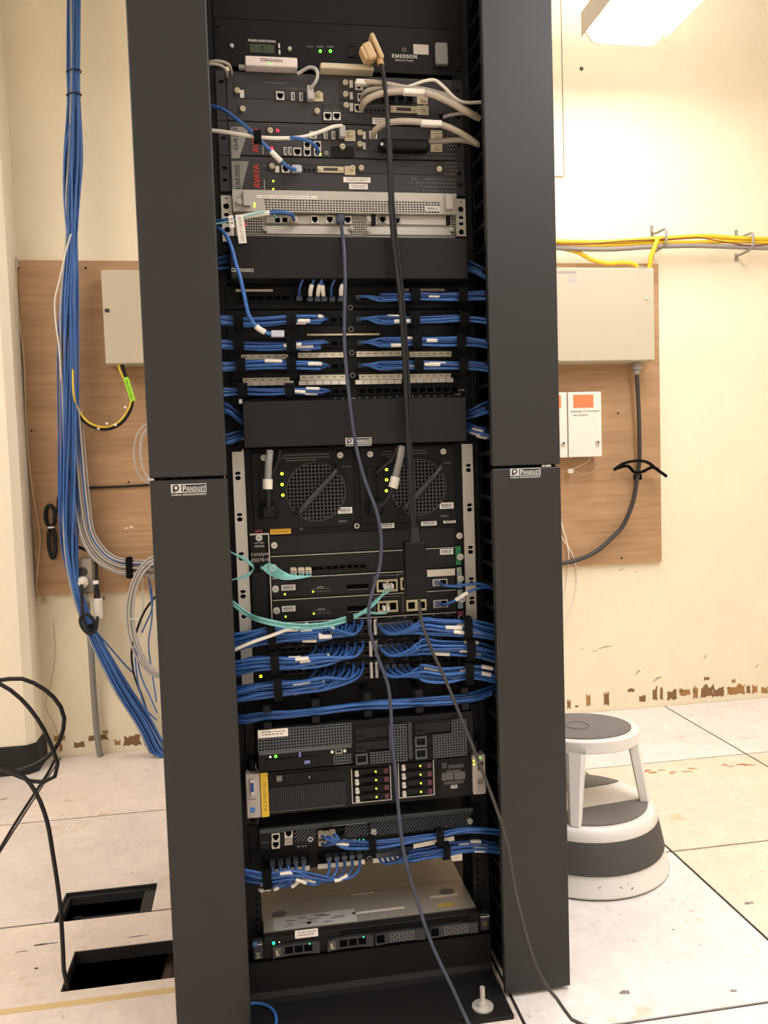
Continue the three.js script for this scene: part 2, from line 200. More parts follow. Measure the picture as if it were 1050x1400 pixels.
// ---------------------------------------------------------------- lamps
for (const [lx, lz, len, label] of LIGHT_SPOTS) {
  const t = thing('fluorescent_light', label, 'light', [lx, LIGHT_Y, lz + len / 2], 'suspended fluorescent lights');
  const w = LIGHT_W / 2, zc = lz + len / 2, prof = [[-w, 0.085], [-w + 0.012, 0.04], [-w + 0.035, 0.008], [-w + 0.06, 0], [w - 0.06, 0], [w - 0.035, 0.008], [w - 0.012, 0.04], [w, 0.085]];
  const lens = new THREE.ExtrudeGeometry(shapeOf(prof), { depth: len - 0.012, bevelEnabled: false }).translate(lx, LIGHT_Y, lz + 0.006);
  part(t, 'diffuser_lens', lens, new THREE.MeshStandardMaterial({ color: 0xf4efe4, emissive: 0xfff3e0, emissiveIntensity: LENS_GLOW, roughness: 0.4 }));
  const cap = prof.map(([a, b]) => [a * 1.02, b]).concat([[w * 1.02, 0.1], [-w * 1.02, 0.1]]);
  for (const z of [lz, lz + len - 0.006]) part(t, 'end_plate', new THREE.ExtrudeGeometry(shapeOf(cap), { depth: 0.006, bevelEnabled: false }).translate(lx, LIGHT_Y, z), M(0xd9d2c4, 0.4, 0.3));
  for (const s of [-1, 1]) part(t, 'side_panel', merged([bx(0.002, 0.085, len, lx + s * (w + 0.0045), LIGHT_Y + 0.0655, zc)]), M(0xcfc6b6, 0.5));
  part(t, 'housing', bx(LIGHT_W * 0.5, 0.03, len, lx, LIGHT_Y + 0.1, zc), M(0xe6e1d6, 0.5));
  part(t, 'upper_lens', merged([bx(LIGHT_W * 0.22, 0.004, len - 0.02, lx - LIGHT_W * 0.37, LIGHT_Y + 0.1, zc), bx(LIGHT_W * 0.22, 0.004, len - 0.02, lx + LIGHT_W * 0.37, LIGHT_Y + 0.1, zc)]), new THREE.MeshStandardMaterial({ color: 0xf4efe4, emissive: 0xfff3e0, emissiveIntensity: LENS_GLOW, roughness: 0.4 }), 'upward lens slots');
  const Lu = new THREE.RectAreaLight(LIGHT_COLOR, UP_NITS, LIGHT_W * 0.92, len * 0.98); Lu.position.set(0, 0.135, 0); Lu.rotation.set(Math.PI / 2, 0, 0); t.add(Lu);
  for (const dz of [-0.45, 0.45]) part(t, 'hanging_rod', cyl(0.005, YC - LIGHT_Y - 0.115, 'y', lx, (YC + LIGHT_Y + 0.115) / 2, zc + dz, 8), mSteel);
  const L = new THREE.RectAreaLight(LIGHT_COLOR, LIGHT_NITS, LIGHT_W * 0.92, len * 0.98); L.position.set(0, -0.012, 0); L.rotation.set(-Math.PI / 2, 0, 0); t.add(L);
}

// ---------------------------------------------------------------- things on the back wall
solo('plywood_board', 'long brown plywood backboard fixed to the back wall behind the rack', 'board', boxUV(bx(2.471, 1.221, 0.018, 0.2335, 1.2285, ZB + 0.0091)), mWood, [0.2335, 0.618, ZB + 0.0091]);
{
  const b = scene.getObjectByName('plywood_board');
  for (const p of [[-0.767,1.8129,-1.55], [-0.9994,1.8119,-1.55], [-0.9873,1.2263,-1.55], [1.2845,1.2373,-1.55], [1.2913,0.6426,-1.55], [-0.7658,0.5965,-1.55], [-0.6544,1.0273,-1.55]]) part(b, 'screw_head', cyl(0.0045, 0.002, 'z', p[0], p[1], -1.551, 10), M(0x3a3028, 0.6));
  for (const r of [[-0.6788,0.8527,-0.6659,0.8587,-1.551], [-0.6601,0.8546,-0.6473,0.8634,-1.551]]) part(b, 'splinter_mark', slab(r, 0.0006), M(0xe6cfa2, 0.9));
}
const ZP = -1.551;
cable('thin_black_wire', 'thin black wire running level across the left of the plywood board', 'wire', [[-0.806,1.0113,-1.546], [-0.6966,1.0113,-1.546], [-0.5779,1.0137,-1.546], [-0.431,1.0138,-1.546]], 0.0045, mCord);
{ // grey enclosure on the left
  const r = [-0.6993,1.4532,-0.5595,1.7875,-1.46], x1 = r[2] + 0.18, t = thing('wall_enclosure', 'grey metal wall cabinet with small square latch beside the blue riser cables', 'cabinet', [(r[0] + x1) / 2, r[1], -1.505]);
  part(t, 'body', rb(x1 - r[0], r[3] - r[1], 0.085, (r[0] + x1) / 2, (r[1] + r[3]) / 2, -1.5085, 0.003), mEnclosure);
  part(t, 'door', rb(x1 - r[0] + 0.002, r[3] - r[1] - 0.004, 0.006, (r[0] + x1) / 2, (r[1] + r[3]) / 2, -1.463, 0.002), mEnclosure);
  const l = [-0.6855,1.6424,-1.46]; part(t, 'latch', rb(0.015, 0.012, 0.004, l[0], l[1], -1.458, 0.001), M(0x2a211e, 0.5));
}
{ // grey enclosure on the right
  const r = [0.9881,1.4355,1.39,1.798,-1.44], x0 = r[0] - 0.1, t = thing('wall_enclosure', 'large grey metal wall cabinet under the yellow cables at right', 'cabinet', [(r[2] + x0) / 2, r[1], -1.495]);
  part(t, 'body', rb(r[2] - x0, r[3] - r[1], 0.105, (r[2] + x0) / 2, (r[1] + r[3]) / 2, -1.4985, 0.003), mEnclosure);
  part(t, 'door', rb(r[2] - x0 + 0.002, r[3] - r[1] - 0.006, 0.006, (r[2] + x0) / 2, (r[1] + r[3]) / 2, -1.443, 0.002), mEnclosure);
  part(t, 'label', slab([0.9876,1.7732,1.0704,1.7826,-1.4395], 0.0005), M(0x9f998d, 0.7)); part(t, 'label', slab([1.0376,1.737,1.0697,1.7675,-1.4395], 0.0005), M(0xb4ad9f, 0.7)); part(t, 'nameplate', slab([1.324,1.7939,1.3605,1.8008,-1.4395], 0.0005), M(0xa19b8f, 0.6));
  const l = [1.3592,1.678,-1.44]; part(t, 'latch', cyl(0.006, 0.004, 'z', l[0], l[1], -1.438, 12), mZinc);
  const g = [1.3387,1.4132,-1.49]; part(t, 'cable_gland', merged([cyl(0.017, 0.02, 'y', g[0], g[1] + 0.012, -1.49, 16), cyl(0.022, 0.014, 'y', g[0], g[1], -1.49, 6), cyl(0.013, 0.02, 'y', g[0], g[1] - 0.014, -1.49, 16)]), M(0x9b958a, 0.5));
}
const noteTex = canvasTex(256, 96, (k, w, h) => { k.fillStyle = '#e3dccd'; k.fillRect(0, 0, w, h); k.fillStyle = '#2b2723'; k.font = 'italic bold 24px sans-serif'; k.fillText('BEWARE TO ETHERNET', 6, 36); k.fillText('PRI SURVIC', 26, 76); });
function whiteBox(r, label, note) {
  const t = thing('splitter_box', label, 'box', [(r[0] + r[2]) / 2, r[1], -1.515], 'white boxes under the large cabinet'), w = r[2] - r[0], h = r[3] - r[1], x = (r[0] + r[2]) / 2, y = (r[1] + r[3]) / 2, z = r[4];
  part(t, 'body', rb(w, h, 0.07, x, y, z - 0.041, 0.003), mEnclosureWhite); part(t, 'cover', rb(w - 0.002, h - 0.002, 0.008, x, y, z - 0.004, 0.002), mEnclosureWhite);
  part(t, 'orange_sticker', bx(w * 0.6, h * 0.2, 0.0006, x + w * (note ? -0.04 : 0.02), r[3] - h * 0.145, z + 0.0003), mOrange, 'blank orange sticker');
  if (note) part(t, 'handwritten_note', bx(w * 0.9, h * 0.14, 0.0004, x - 0.001, r[3] - h * 0.33, z + 0.0002), printMat(noteTex), 'handwriting in black marker');
  const k = part(t, 'lock', cyl(0.009, 0.008, 'z', r[2] - w * 0.14, r[1] + h * 0.22, z + 0.003, 16), mZinc); part(k, 'keyhole', cyl(0.004, 0.001, 'z', r[2] - w * 0.14, r[1] + h * 0.22, z + 0.0075, 10), mDark);
  part(t, 'paper_label', bx(w * 0.12, h * 0.045, 0.0005, r[0] + w * 0.12, r[1] + h * 0.07, z + 0.0002), mLines);
}
whiteBox([1.0381,1.0642,1.1783,1.3212,-1.47], 'white wall box with orange sticker and black handwriting under the large cabinet', true);
{ const r = [1.0381,1.0642,1.1783,1.3212,-1.47], w = r[2] - r[0]; whiteBox([r[0] - w - 0.003, r[1], r[0] - 0.003, r[3], r[4]], 'white wall box with orange sticker mostly hidden behind the right rack door', false); }
{ const t = cable('thin_pigtail', 'thin pink fibre pigtail drooping below the white wall boxes', 'cable', [[1.1645,1.0621,-1.52], [1.1731,1.0176,-1.52], [1.126,0.9957,-1.52], [1.0735,1.0092,-1.52], [1.0249,1.0079,-1.53]], 0.0012, M(0xd8a9a0, 0.5)); part(t, 'clip', slab([1.052,1.0005,1.0732,1.0188,-1.512], 0.012, 0.001), mIvory); cable('thin_pigtail', 'thin white fibre pigtail rising to the white wall boxes', 'cable', [[1.0683,1.0123,-1.53], [1.1153,1.0313,-1.53], [1.1467,1.048,-1.53], [1.1533,1.0655,-1.53]], 0.0012, mWhiteCable); }
{ // black feeder with open hook-and-loop strap
  cable('feeder_cable', 'thick black cable hanging in a curve from the large grey cabinet', 'cable', [[1.3398,1.3841,-1.49], [1.3503,1.2181,-1.5], [1.3543,1.0412,-1.51], [1.3463,0.9702,-1.515], [1.3316,0.8811,-1.52], [1.2871,0.7745,-1.53], [1.2485,0.7373,-1.53], [1.1716,0.678,-1.53], [1.0769,0.6439,-1.53], [0.9988,0.636,-1.53], [0.8754,0.6336,-1.53]], 0.0085, M(0x34312e, 0.5), undefined, 10);
  const t = thing('cable_strap', 'open black hook and loop strap around the curved feeder cable', 'strap', [1.3547,0.9966,-1.525]);
  const band = (pts, w) => { const c = curve(pts), g = []; for (let i = 0; i < 14; i++) { const a = c.getPoint(i / 14), b = c.getPoint((i + 1) / 14), d = b.clone().sub(a); g.push(bx(d.length() * 1.3, 0.011, w).rotateZ(Math.atan2(d.y, d.x)).translate((a.x + b.x) / 2, (a.y + b.y) / 2, (a.z + b.z) / 2)); } return merged(g); };
  part(t, 'upper_band', band([[1.2375,1.0097,-1.49], [1.2763,1.032,-1.492], [1.3319,1.0419,-1.49], [1.379,1.0345,-1.49], [1.4115,1.0069,-1.48], [1.4501,0.9761,-1.47]], 0.008), mVelcro); part(t, 'lower_band', band([[1.2484,1.0123,-1.5], [1.2987,1.0224,-1.5], [1.3298,0.9947,-1.5], [1.3614,0.9966,-1.5], [1.406,1.0129,-1.5], [1.4261,1.0033,-1.49]], 0.008), mVelcro);
  part(t, 'mount', rb(0.03, 0.024, 0.02, ...[1.3608,0.9753,-1.538], 0.004), mVelcro);
}
// yellow and grey cables along the wall on J-hooks
cable('yellow_cable', 'upper thick yellow cable running along the wall on two hooks', 'cable', [[0.9533,1.91,-1.5], [1.2234,1.9084,-1.495], [1.4156,1.9203,-1.49], [1.6423,1.934,-1.49], [1.7928,1.9268,-1.49], [2.0144,1.926,-1.49], [2.7732,1.9512,-1.5]], 0.0095, mYellow, undefined, 9);
cable('yellow_cable', 'lower thick yellow cable running along the wall on two hooks', 'cable', [[0.9567,1.8986,-1.51], [1.2254,1.8955,-1.5], [1.418,1.9058,-1.495], [1.6421,1.9109,-1.49], [1.7959,1.9165,-1.495], [2.0144,1.9084,-1.49], [2.7735,1.9268,-1.5]], 0.008, mYellow, undefined, 9);
cable('grey_cable', 'grey cable slung under the yellow cables along the wall', 'cable', [[0.9492,1.885,-1.49], [1.2184,1.8774,-1.485], [1.4033,1.8889,-1.485], [1.5915,1.8947,-1.485], [1.7894,1.8906,-1.485], [2.0108,1.8865,-1.485], [2.7738,1.9023,-1.5]], 0.0095, M(0x8f867c, 0.5), undefined, 9);
cable('red_wire', 'thin dark red wire wound along the yellow wall cables', 'wire', [[0.9449,1.8903,-1.478], [1.1233,1.8939,-1.475], [1.306,1.9096,-1.475], [1.4919,1.9171,-1.475], [1.6018,1.9239,-1.475], [1.6962,1.9101,-1.474], [1.8088,1.8969,-1.475], [2.0059,1.9052,-1.478]], 0.0022, M(0x6b2a22, 0.5));
cable('yellow_drop_cable', 'yellow cable sagging from the wall run onto the cabinet top', 'cable', [[1.0278,1.8854,-1.5], [1.103,1.869,-1.5], [1.1603,1.841,-1.5], [1.2243,1.8271,-1.5], [1.2983,1.8303,-1.5], [1.3416,1.8219,-1.5], [1.3569,1.8048,-1.5]], 0.0085, mYellow, undefined, 9);
cable('yellow_drop_cable', 'short yellow cable dropping steeply into the cabinet beside the left hook', 'cable', [[1.4265,1.9164,-1.475], [1.4137,1.885,-1.475], [1.4003,1.849,-1.48], [1.3985,1.8027,-1.49]], 0.0095, mYellow, undefined, 9);
for (const [x, l] of [[893, 'bent steel cable hook above the corner of the large grey cabinet'], [1009, 'bent steel cable hook at the right end of the yellow cables']]) {
  const a = x === 893 ? [1.4505,1.9415,-1.57] : [1.8237,1.9302,-1.57], y = a[1], t = thing('cable_hook', l, 'hook', [a[0], y - 0.06, ZB + 0.004]);
  part(t, 'wall_plate', rb(0.014, x === 893 ? 0.04 : 0.034, 0.004, a[0], y + 0.035, ZB + 0.0025, 0.001), mSilverDark);
  part(t, 'hook_wire', tubeGeo([[a[0], y + 0.03, ZB + 0.006], [a[0], y + 0.016, ZB + 0.03], [a[0], y + 0.012, ZB + 0.1], [a[0], y + 0.008, ZB + 0.116], [a[0], y - 0.004, ZB + 0.12], [a[0], y - 0.03, ZB + 0.12], [a[0], y - 0.044, ZB + 0.115], [a[0], y - 0.052, ZB + 0.1], [a[0], y - 0.056, ZB + 0.03], [a[0], y - 0.056, ZB + 0.006]], 0.0052, 8), mSilverDark);
  part(t, 'wall_plate', rb(0.014, 0.03, 0.004, a[0], y - 0.06, ZB + 0.0025, 0.001), mSilverDark);
}
cable('white_wire', 'thin white wire looping out beside the right rack door, inner strand', 'wire', [[1.0056,0.8757,-1.535], [1.0289,0.7977,-1.535], [1.0566,0.6827,-1.54], [1.0596,0.59,-1.56], [1.042,0.4913,-1.56], [1.0057,0.4086,-1.56]], 0.0026, mWhiteCable);
cable('white_wire', 'thin white wire looping out beside the right rack door, outer strand', 'wire', [[0.9998,0.8016,-1.54], [1.0327,0.7376,-1.54], [1.0721,0.6729,-1.54], [1.099,0.5879,-1.56], [1.0894,0.4976,-1.56], [1.0463,0.3909,-1.56], [0.9944,0.3183,-1.56]], 0.0024, mWhiteCable);

// ---------------------------------------------------------------- left of the rack
{ // blue riser: a thick bundle of blue cables coming down the wall
  const G = [[[-0.7309,2.8612,-1.47], 0.024], [[-0.7412,2.7134,-1.47], 0.023], [[-0.7567,2.4703,-1.47], 0.02], [[-0.761,2.3905,-1.47], 0.02], [[-0.7773,2.1773,-1.47], 0.03], [[-0.7873,2.0384,-1.47], 0.027], [[-0.7954,1.8862,-1.47], 0.022], [[-0.8152,1.6562,-1.47], 0.034], [[-0.8288,1.4503,-1.47], 0.034], [[-0.8428,1.1906,-1.47], 0.033], [[-0.8595,0.9286,-1.47], 0.032], [[-0.8616,0.7963,-1.47], 0.026], [[-0.8534,0.6894,-1.47], 0.019], [[-0.8324,0.5963,-1.46], 0.02], [[-0.8044,0.5007,-1.46], 0.02], [[-0.759,0.3898,-1.46], 0.024], [[-0.7026,0.2606,-1.47], 0.03], [[-0.6346,0.1283,-1.48], 0.032], [[-0.5907,0.021,-1.49], 0.034], [[-0.5662,-0.0448,-1.48], 0.03]];
  const n = 34;
  for (let i = 0; i < n; i++) {
    const a = i * 2.39996, rad = Math.sqrt((i + 0.5) / n), pts = []; let wob = rr(0, 6), amp = rr(0.1, 0.25);
    for (let k = 0; k < G.length; k++) { const [p, s] = G[k], f = k < 2 || (k > 2 && k < 4) || k > 11 ? 0.35 : 1, u = Math.cos(a + 0.04 * k) * rad + Math.sin(wob + k * 0.9) * amp * f, v = Math.sin(a + 0.04 * k) * rad + Math.cos(wob + k * 1.1) * amp * f; const q = k > 14 ? 0.82 : 1; pts.push([p[0] + u * s * q, Math.max(0.004, p[1] + (k > 14 ? u * s * 0.5 : 0)), p[2] + v * s * 0.75]); }
    const odd = i === 20 || i === 27; cable('riser_cable', odd ? 'pale grey cable mixed into the blue riser bundle on the left wall' : 'blue network cable in the thick riser bundle on the left wall', 'cable', pts, 0.0033, odd ? mGreyCable : mRiser[i % 4], odd ? 'pale cables in the riser bundle' : 'blue riser cables on the left wall', 6, 4);
  }
  cable('riser_cable', 'white cable bowing out on the left edge of the blue riser bundle', 'cable', [[-0.7909,1.9036,-1.44], [-0.8083,1.8531,-1.44], [-0.8358,1.7521,-1.44], [-0.8571,1.6762,-1.44], [-0.8588,1.6001,-1.44], [-0.8532,1.5238,-1.44], [-0.8524,1.3969,-1.45]], 0.0028, mWhiteCable);
  cable('riser_cable', 'single blue cable bowing out at the upper left of the riser bundle', 'cable', [[-0.7756,2.2784,-1.44], [-0.7949,2.191,-1.44], [-0.8045,2.1037,-1.44], [-0.8075,2.0038,-1.44], [-0.8007,1.9035,-1.44]], 0.003, mRiser[0]);
  for (const [c, w, l] of [[[-0.7567,2.4703,-1.47], 0.05, 'upper black cable tie around the blue riser bundle'], [[-0.761,2.3905,-1.47], 0.05, 'lower black cable tie around the blue riser bundle']]) { const g = new THREE.TorusGeometry(w / 2, 0.0022, 6, 24).rotateX(Math.PI / 2).rotateZ(0.12).scale(1, 1, 0.8).translate(c[0], c[1], c[2]); const t = solo('cable_tie', l, 'cable tie', g, mCord, c); part(t, 'tie_head', bx(0.008, 0.005, 0.006, c[0] + w * 0.36, c[1], c[2] + w * 0.3), mCord); }
}
{ // grey and white bundle swinging to the right, with strap
  const G = [[-0.8242,1.2951,-1.48], [-0.8211,1.164,-1.48], [-0.8174,1.0454,-1.48], [-0.8126,0.9446,-1.48], [-0.7947,0.8325,-1.475], [-0.7541,0.7643,-1.47], [-0.6989,0.7272,-1.465], [-0.6549,0.7175,-1.46], [-0.5959,0.7089,-1.46], [-0.5066,0.6717,-1.46]], ms = [mGreyCable, mGreyCable, mWhiteCable, mGreyDark, mGreyCable, mWhiteCable, mRiser[0], mGreyCable, mGreyCable];
  const nm = m => m === mWhiteCable ? 'white' : m === mRiser[0] ? 'blue' : m === mGreyDark ? 'dark grey' : 'light grey';
  ms.forEach((m, i) => { const s = (i - 4) * 0.0068, pts = G.map((p, k) => { const d = k < 4 ? [1, 0.1] : k < 6 ? [0.75, 0.6] : [0.1, 1]; return [p[0] + s * d[0], p[1] + s * d[1], p[2] + Math.sin(i * 2.1) * 0.008]; }); cable('grey_riser_cable', nm(m) + ' cable in the curved bundle leaving the blue riser', 'cable', pts, 0.0034, m, 'curved bundle beside the riser: ' + nm(m)); });
  const c = [-0.6546,0.7177,-1.458]; solo('cable_strap', 'black hook and loop strap around the curved grey bundle', 'strap', rb(0.024, 0.078, 0.03, c[0], c[1], c[2], 0.006).rotateZ(0), mVelcro, c);
}
{ // coils hanging beside the rack
  const coil = (label, c, rx, ry, turns, r, z, m, tilt) => { const pts = [], n = turns * 14; for (let i = 0; i <= n; i++) { const a = i / 14 * 6.283, k = i / n; pts.push([c[0] + Math.cos(a) * (rx - 0.012 * Math.sin(k * 9)), c[1] + Math.sin(a) * (ry - 0.012 * Math.cos(k * 7)), z + (k - 0.5) * 0.03 + Math.cos(a) * tilt]); } return cable('cable_coil', label, 'cable', pts, r, m, undefined, 7, 2); };
  const c = coil('large grey cable coil hanging beside the lower left rack door', [-0.541,0.5317,-1.45], 0.118, 0.218, 5, 0.0042, -1.43, mGreyCable, 0.01);
  const tp = [-0.6498,0.5342,-1.43]; part(c, 'cable_tie', new THREE.TorusGeometry(0.014, 0.002, 6, 14).rotateX(Math.PI / 2).translate(tp[0] + 0.006, tp[1], tp[2]), mWhite);
  coil('small pale cable coil hanging beside the upper left rack door', [-0.5564,1.1266,-1.45], 0.05, 0.1, 3, 0.0032, -1.45, mGreyCable, 0.006);
  const strands = [['blue', mRiser[2], [[-0.6068,0.7245,-1.47], [-0.5848,0.6421,-1.47], [-0.5832,0.5661,-1.47], [-0.6127,0.4972,-1.47], [-0.6243,0.4734,-1.47]]], ['blue', mRiser[3], [[-0.5903,0.66,-1.48], [-0.5858,0.5372,-1.48], [-0.6041,0.429,-1.48], [-0.5964,0.3186,-1.48], [-0.5859,0.2074,-1.48]]], ['blue', mRiser[0], [[-0.7859,0.4952,-1.455], [-0.7407,0.4269,-1.47], [-0.6954,0.3563,-1.49], [-0.6622,0.3129,-1.5]]], ['white', mWhiteCable, [[-0.6143,0.6735,-1.49], [-0.6249,0.5105,-1.49], [-0.6486,0.4024,-1.49], [-0.6599,0.3345,-1.49], [-0.6482,0.251,-1.49]]], ['black', mCord, [[-0.5705,0.6029,-1.49], [-0.6125,0.5507,-1.49], [-0.6478,0.4709,-1.49], [-0.6669,0.4037,-1.49], [-0.6632,0.321,-1.49], [-0.6365,0.2224,-1.49], [-0.6142,0.1374,-1.49]]], ['blue', mRiser[1], [[-0.6529,0.4209,-1.47], [-0.6518,0.3389,-1.47], [-0.6448,0.2699,-1.47], [-0.6227,0.1857,-1.47], [-0.5881,0.1414,-1.47]]], ['blue', mRiser[1], [[-0.647,0.4091,-1.46], [-0.6336,0.3127,-1.46], [-0.6083,0.2424,-1.46], [-0.5829,0.1716,-1.46]]]];
  const where = ['short blue strand crossing the grey coil high up', 'blue strand hanging closest to the left rack door', 'stray blue strand leaving the riser bundle below its knot', 'white strand hanging inside the large grey coil', 'black cord bowed behind the large grey coil', 'blue strand curving below the grey coil', 'blue strand below the grey coil, nearest the rack'];
  strands.forEach(([, m, pts], i) => cable('loose_cable', where[i], 'cable', pts, i === 4 ? 0.0045 : 0.003, m));
}
{ // socket, plug and knotted cord
  const r = [-0.84,0.6321,-0.7926,0.753,-1.49], t = thing('outlet_box', 'grey metal surface outlet box at the foot of the plywood board', 'outlet', [(r[0] + r[2]) / 2, r[1], -1.52]), x = (r[0] + r[2]) / 2, y = (r[1] + r[3]) / 2;
  part(t, 'box', rb(r[2] - r[0], r[3] - r[1], 0.05, x, y, -1.5155, 0.004), mSilverDark); part(t, 'cover_plate', rb(r[2] - r[0] + 0.003, r[3] - r[1] + 0.003, 0.003, x, y, -1.4895, 0.001), M(0xa7a193, 0.5, 0.3));
  const s = [-0.8252,0.707,-1.487]; part(t, 'receptacle', cyl(0.018, 0.004, 'z', s[0], s[1], -1.487, 18), M(0x3b322b, 0.5));
  const e = [-0.8218,0.621,-1.52]; part(t, 'conduit_connector', merged([cyl(0.015, 0.014, 'y', e[0], e[1] - 0.004, -1.52, 12), cyl(0.012, 0.02, 'y', e[0], e[1] - 0.018, -1.52, 12)]), mZinc);
  cable('conduit', 'grey conduit running down the wall from the outlet box to the floor', 'pipe', [[-0.8227,0.6047,-1.52], [-0.8205,0.5163,-1.525], [-0.818,0.4327,-1.53], [-0.8184,0.2934,-1.535], [-0.8168,0.1387,-1.54], [-0.8123,0.056,-1.535], [...[-0.8085,0,-1.5417]].map((v, i) => i === 1 ? 0.002 : v)], 0.0115, mConduit, undefined, 12);
  const p = [-0.8246,0.6705,-1.46], q = thing('power_plug', 'round white power plug in the lower socket of the outlet box', 'plug', p);
  part(q, 'plug_body', merged([cyl(0.022, 0.022, 'z', p[0], p[1], -1.473, 20, 0.02), cyl(0.014, 0.012, 'z', p[0], p[1], -1.457, 16, 0.011)]), mIvory);
  const cord = cable('power_cable', 'black power cord knotted in a loop around the blue riser bundle', 'cord', [[-0.8229,0.6666,-1.45], [-0.8224,0.6176,-1.44], [-0.8197,0.567,-1.425], [-0.8128,0.5308,-1.418], [-0.7945,0.5027,-1.42], [-0.7795,0.5167,-1.425], [-0.7848,0.5445,-1.42], [-0.8055,0.5626,-1.415], [-0.8272,0.5498,-1.42], [-0.8235,0.5183,-1.418], [-0.8016,0.4936,-1.415], [-0.7805,0.4982,-1.425], [-0.7748,0.5286,-1.445], [-0.7752,0.5472,-1.46]], 0.0058, mCord, undefined, 8);
  part(cord, 'knot_strap', rb(0.02, 0.018, 0.02, ...[-0.7948,0.515,-1.425], 0.004), mVelcro);
  const w = [-0.774,0.5777,-1.47], k = thing('cord_connector', 'white twist lock cord connector hanging beside the outlet box', 'connector', w);
  part(k, 'connector_body', merged([cyl(0.0165, 0.066, 'y', w[0], w[1], -1.47, 16, 0.0175), cyl(0.014, 0.01, 'y', w[0], w[1] - 0.036, -1.47, 14)]), mIvory); part(k, 'strain_relief', cyl(0.012, 0.045, 'y', w[0] - 0.001, w[1] + 0.054, -1.47, 12, 0.008), mCord); part(k, 'tape_flag', bx(0.018, 0.013, 0.006, ...[-0.7766,0.6694,-1.468]), mWhite);
  cable('power_cable', 'black cord running from the white connector up behind the blue riser', 'cord', [[-0.7732,0.6421,-1.47], [-0.7744,0.6844,-1.475], [-0.7769,0.7363,-1.49], [-0.785,0.7625,-1.5], [-0.8189,0.7874,-1.51], [-0.8615,0.8057,-1.51]], 0.006, mCord, undefined, 8);
}
{ // fibre loop from the left cabinet
  cable('fibre_cable', 'black jacketed cable looping from the left grey cabinet into the riser', 'cable', [[-0.652,1.4711,-1.49], [-0.6414,1.4289,-1.49], [-0.6323,1.3914,-1.485], [-0.6168,1.3301,-1.48], [-0.6294,1.2828,-1.48], [-0.6622,1.2414,-1.48], [-0.7168,1.2217,-1.48], [-0.7717,1.2389,-1.48], [-0.8059,1.2793,-1.485], [-0.8165,1.3349,-1.49], [-0.8198,1.4134,-1.49]], 0.0062, mCord, undefined, 8);
  cable('fibre_cable', 'thin yellow fibre cable looping from the left grey cabinet into the riser', 'cable', [[-0.6605,1.4698,-1.478], [-0.657,1.4383,-1.478], [-0.6408,1.3957,-1.474], [-0.6207,1.3267,-1.47], [-0.6353,1.2849,-1.468], [-0.6678,1.2462,-1.468], [-0.7144,1.229,-1.468], [-0.7691,1.2461,-1.468], [-0.8055,1.2943,-1.474], [-0.8111,1.3438,-1.44], [-0.81,1.4337,-1.44]], 0.0036, mFiberYellow, undefined, 7);
  const a = V([-0.6357,1.4065,-1.478]), b = V([-0.6137,1.3189,-1.472]), d = b.clone().sub(a), g = rb(0.02, d.length(), 0.02, 0, 0, 0, 0.006).rotateZ(Math.atan2(d.y, d.x) + Math.PI / 2).translate((a.x + b.x) / 2, (a.y + b.y) / 2, (a.z + b.z) / 2);
  const tx = canvasTex(48, 256, (k, w, h) => { k.fillStyle = '#9fdc2c'; k.fillRect(0, 0, w, h); k.translate(w / 2, h / 2); k.rotate(Math.PI / 2); k.fillStyle = '#1d2a10'; k.font = 'bold 22px sans-serif'; k.textAlign = 'center'; k.fillText('FIBER OPTIC CABLE', 0, 8); });
  solo('cable_marker', 'lime green fibre marker sleeve below the left grey cabinet', 'marker', g, printMat(tx), [(a.x + b.x) / 2, (a.y + b.y) / 2, (a.z + b.z) / 2]);
  for (const [p, l] of [[[-0.641,1.2981,-1.468], 'upper right'], [[-0.6785,1.2359,-1.468], 'lower right'], [[-0.7375,1.2243,-1.468], 'lower left'], [[-0.7074,1.2415,-1.46], 'top inner']]) solo('cable_clip', 'small white clip on the fibre loop, ' + l + ' one', 'clip', rb(0.008, 0.008, 0.02, ...p, 0.002), mWhite, p, 'white clips on the fibre loop');
}
{ // tied black cord on the board
  const t = thing('tied_cord', 'bundled black cord tied with a white tie on the left of the board', 'cord', [-0.9425,0.7526,-1.54]), loop = (c, rx, ry, n, z) => { const pts = []; for (let i = 0; i <= n * 14; i++) { const a = i / 14 * 6.283, q = 1 - 0.11 * Math.floor(i / 14); pts.push([c[0] + Math.cos(a) * rx * q, c[1] + Math.sin(a) * ry * (0.55 + 0.45 * q), z + (i % 28) * 0.0004]); } return tubeGeo(pts, 0.0036, 6, 2); };
  part(t, 'upper_loop', loop([-0.9364,0.9119,-1.535], 0.021, 0.044, 5, -1.54), mCord); part(t, 'lower_loop', loop([-0.9354,0.8149,-1.535], 0.016, 0.062, 6, -1.54), mCord); part(t, 'tie', rb(0.022, 0.006, 0.02, ...[-0.9337,0.8719,-1.53], 0.002), mWhite); part(t, 'tail', tubeGeo([[-0.9256,0.8796,-1.53], [-0.9102,0.9272,-1.53], [-0.9048,0.9807,-1.53], [-0.8889,1.0094,-1.535]], 0.003, 6), mCord);
}
cable('beige_wire', 'thin beige wire following the left edge of the plywood board', 'wire', [[-1.0035,1.8469,-1.545], [-1.0064,1.6445,-1.545], [-0.9965,1.4876,-1.545], [-1.0022,1.298,-1.545], [-1.0016,1.1308,-1.545], [-0.9921,0.9835,-1.545], [-0.9779,0.8269,-1.545], [-1.0006,0.6493,-1.545], [-0.9886,0.6097,-1.55], [-0.9741,0.5881,-1.56]], 0.0026, M(0xd2b894, 0.6));
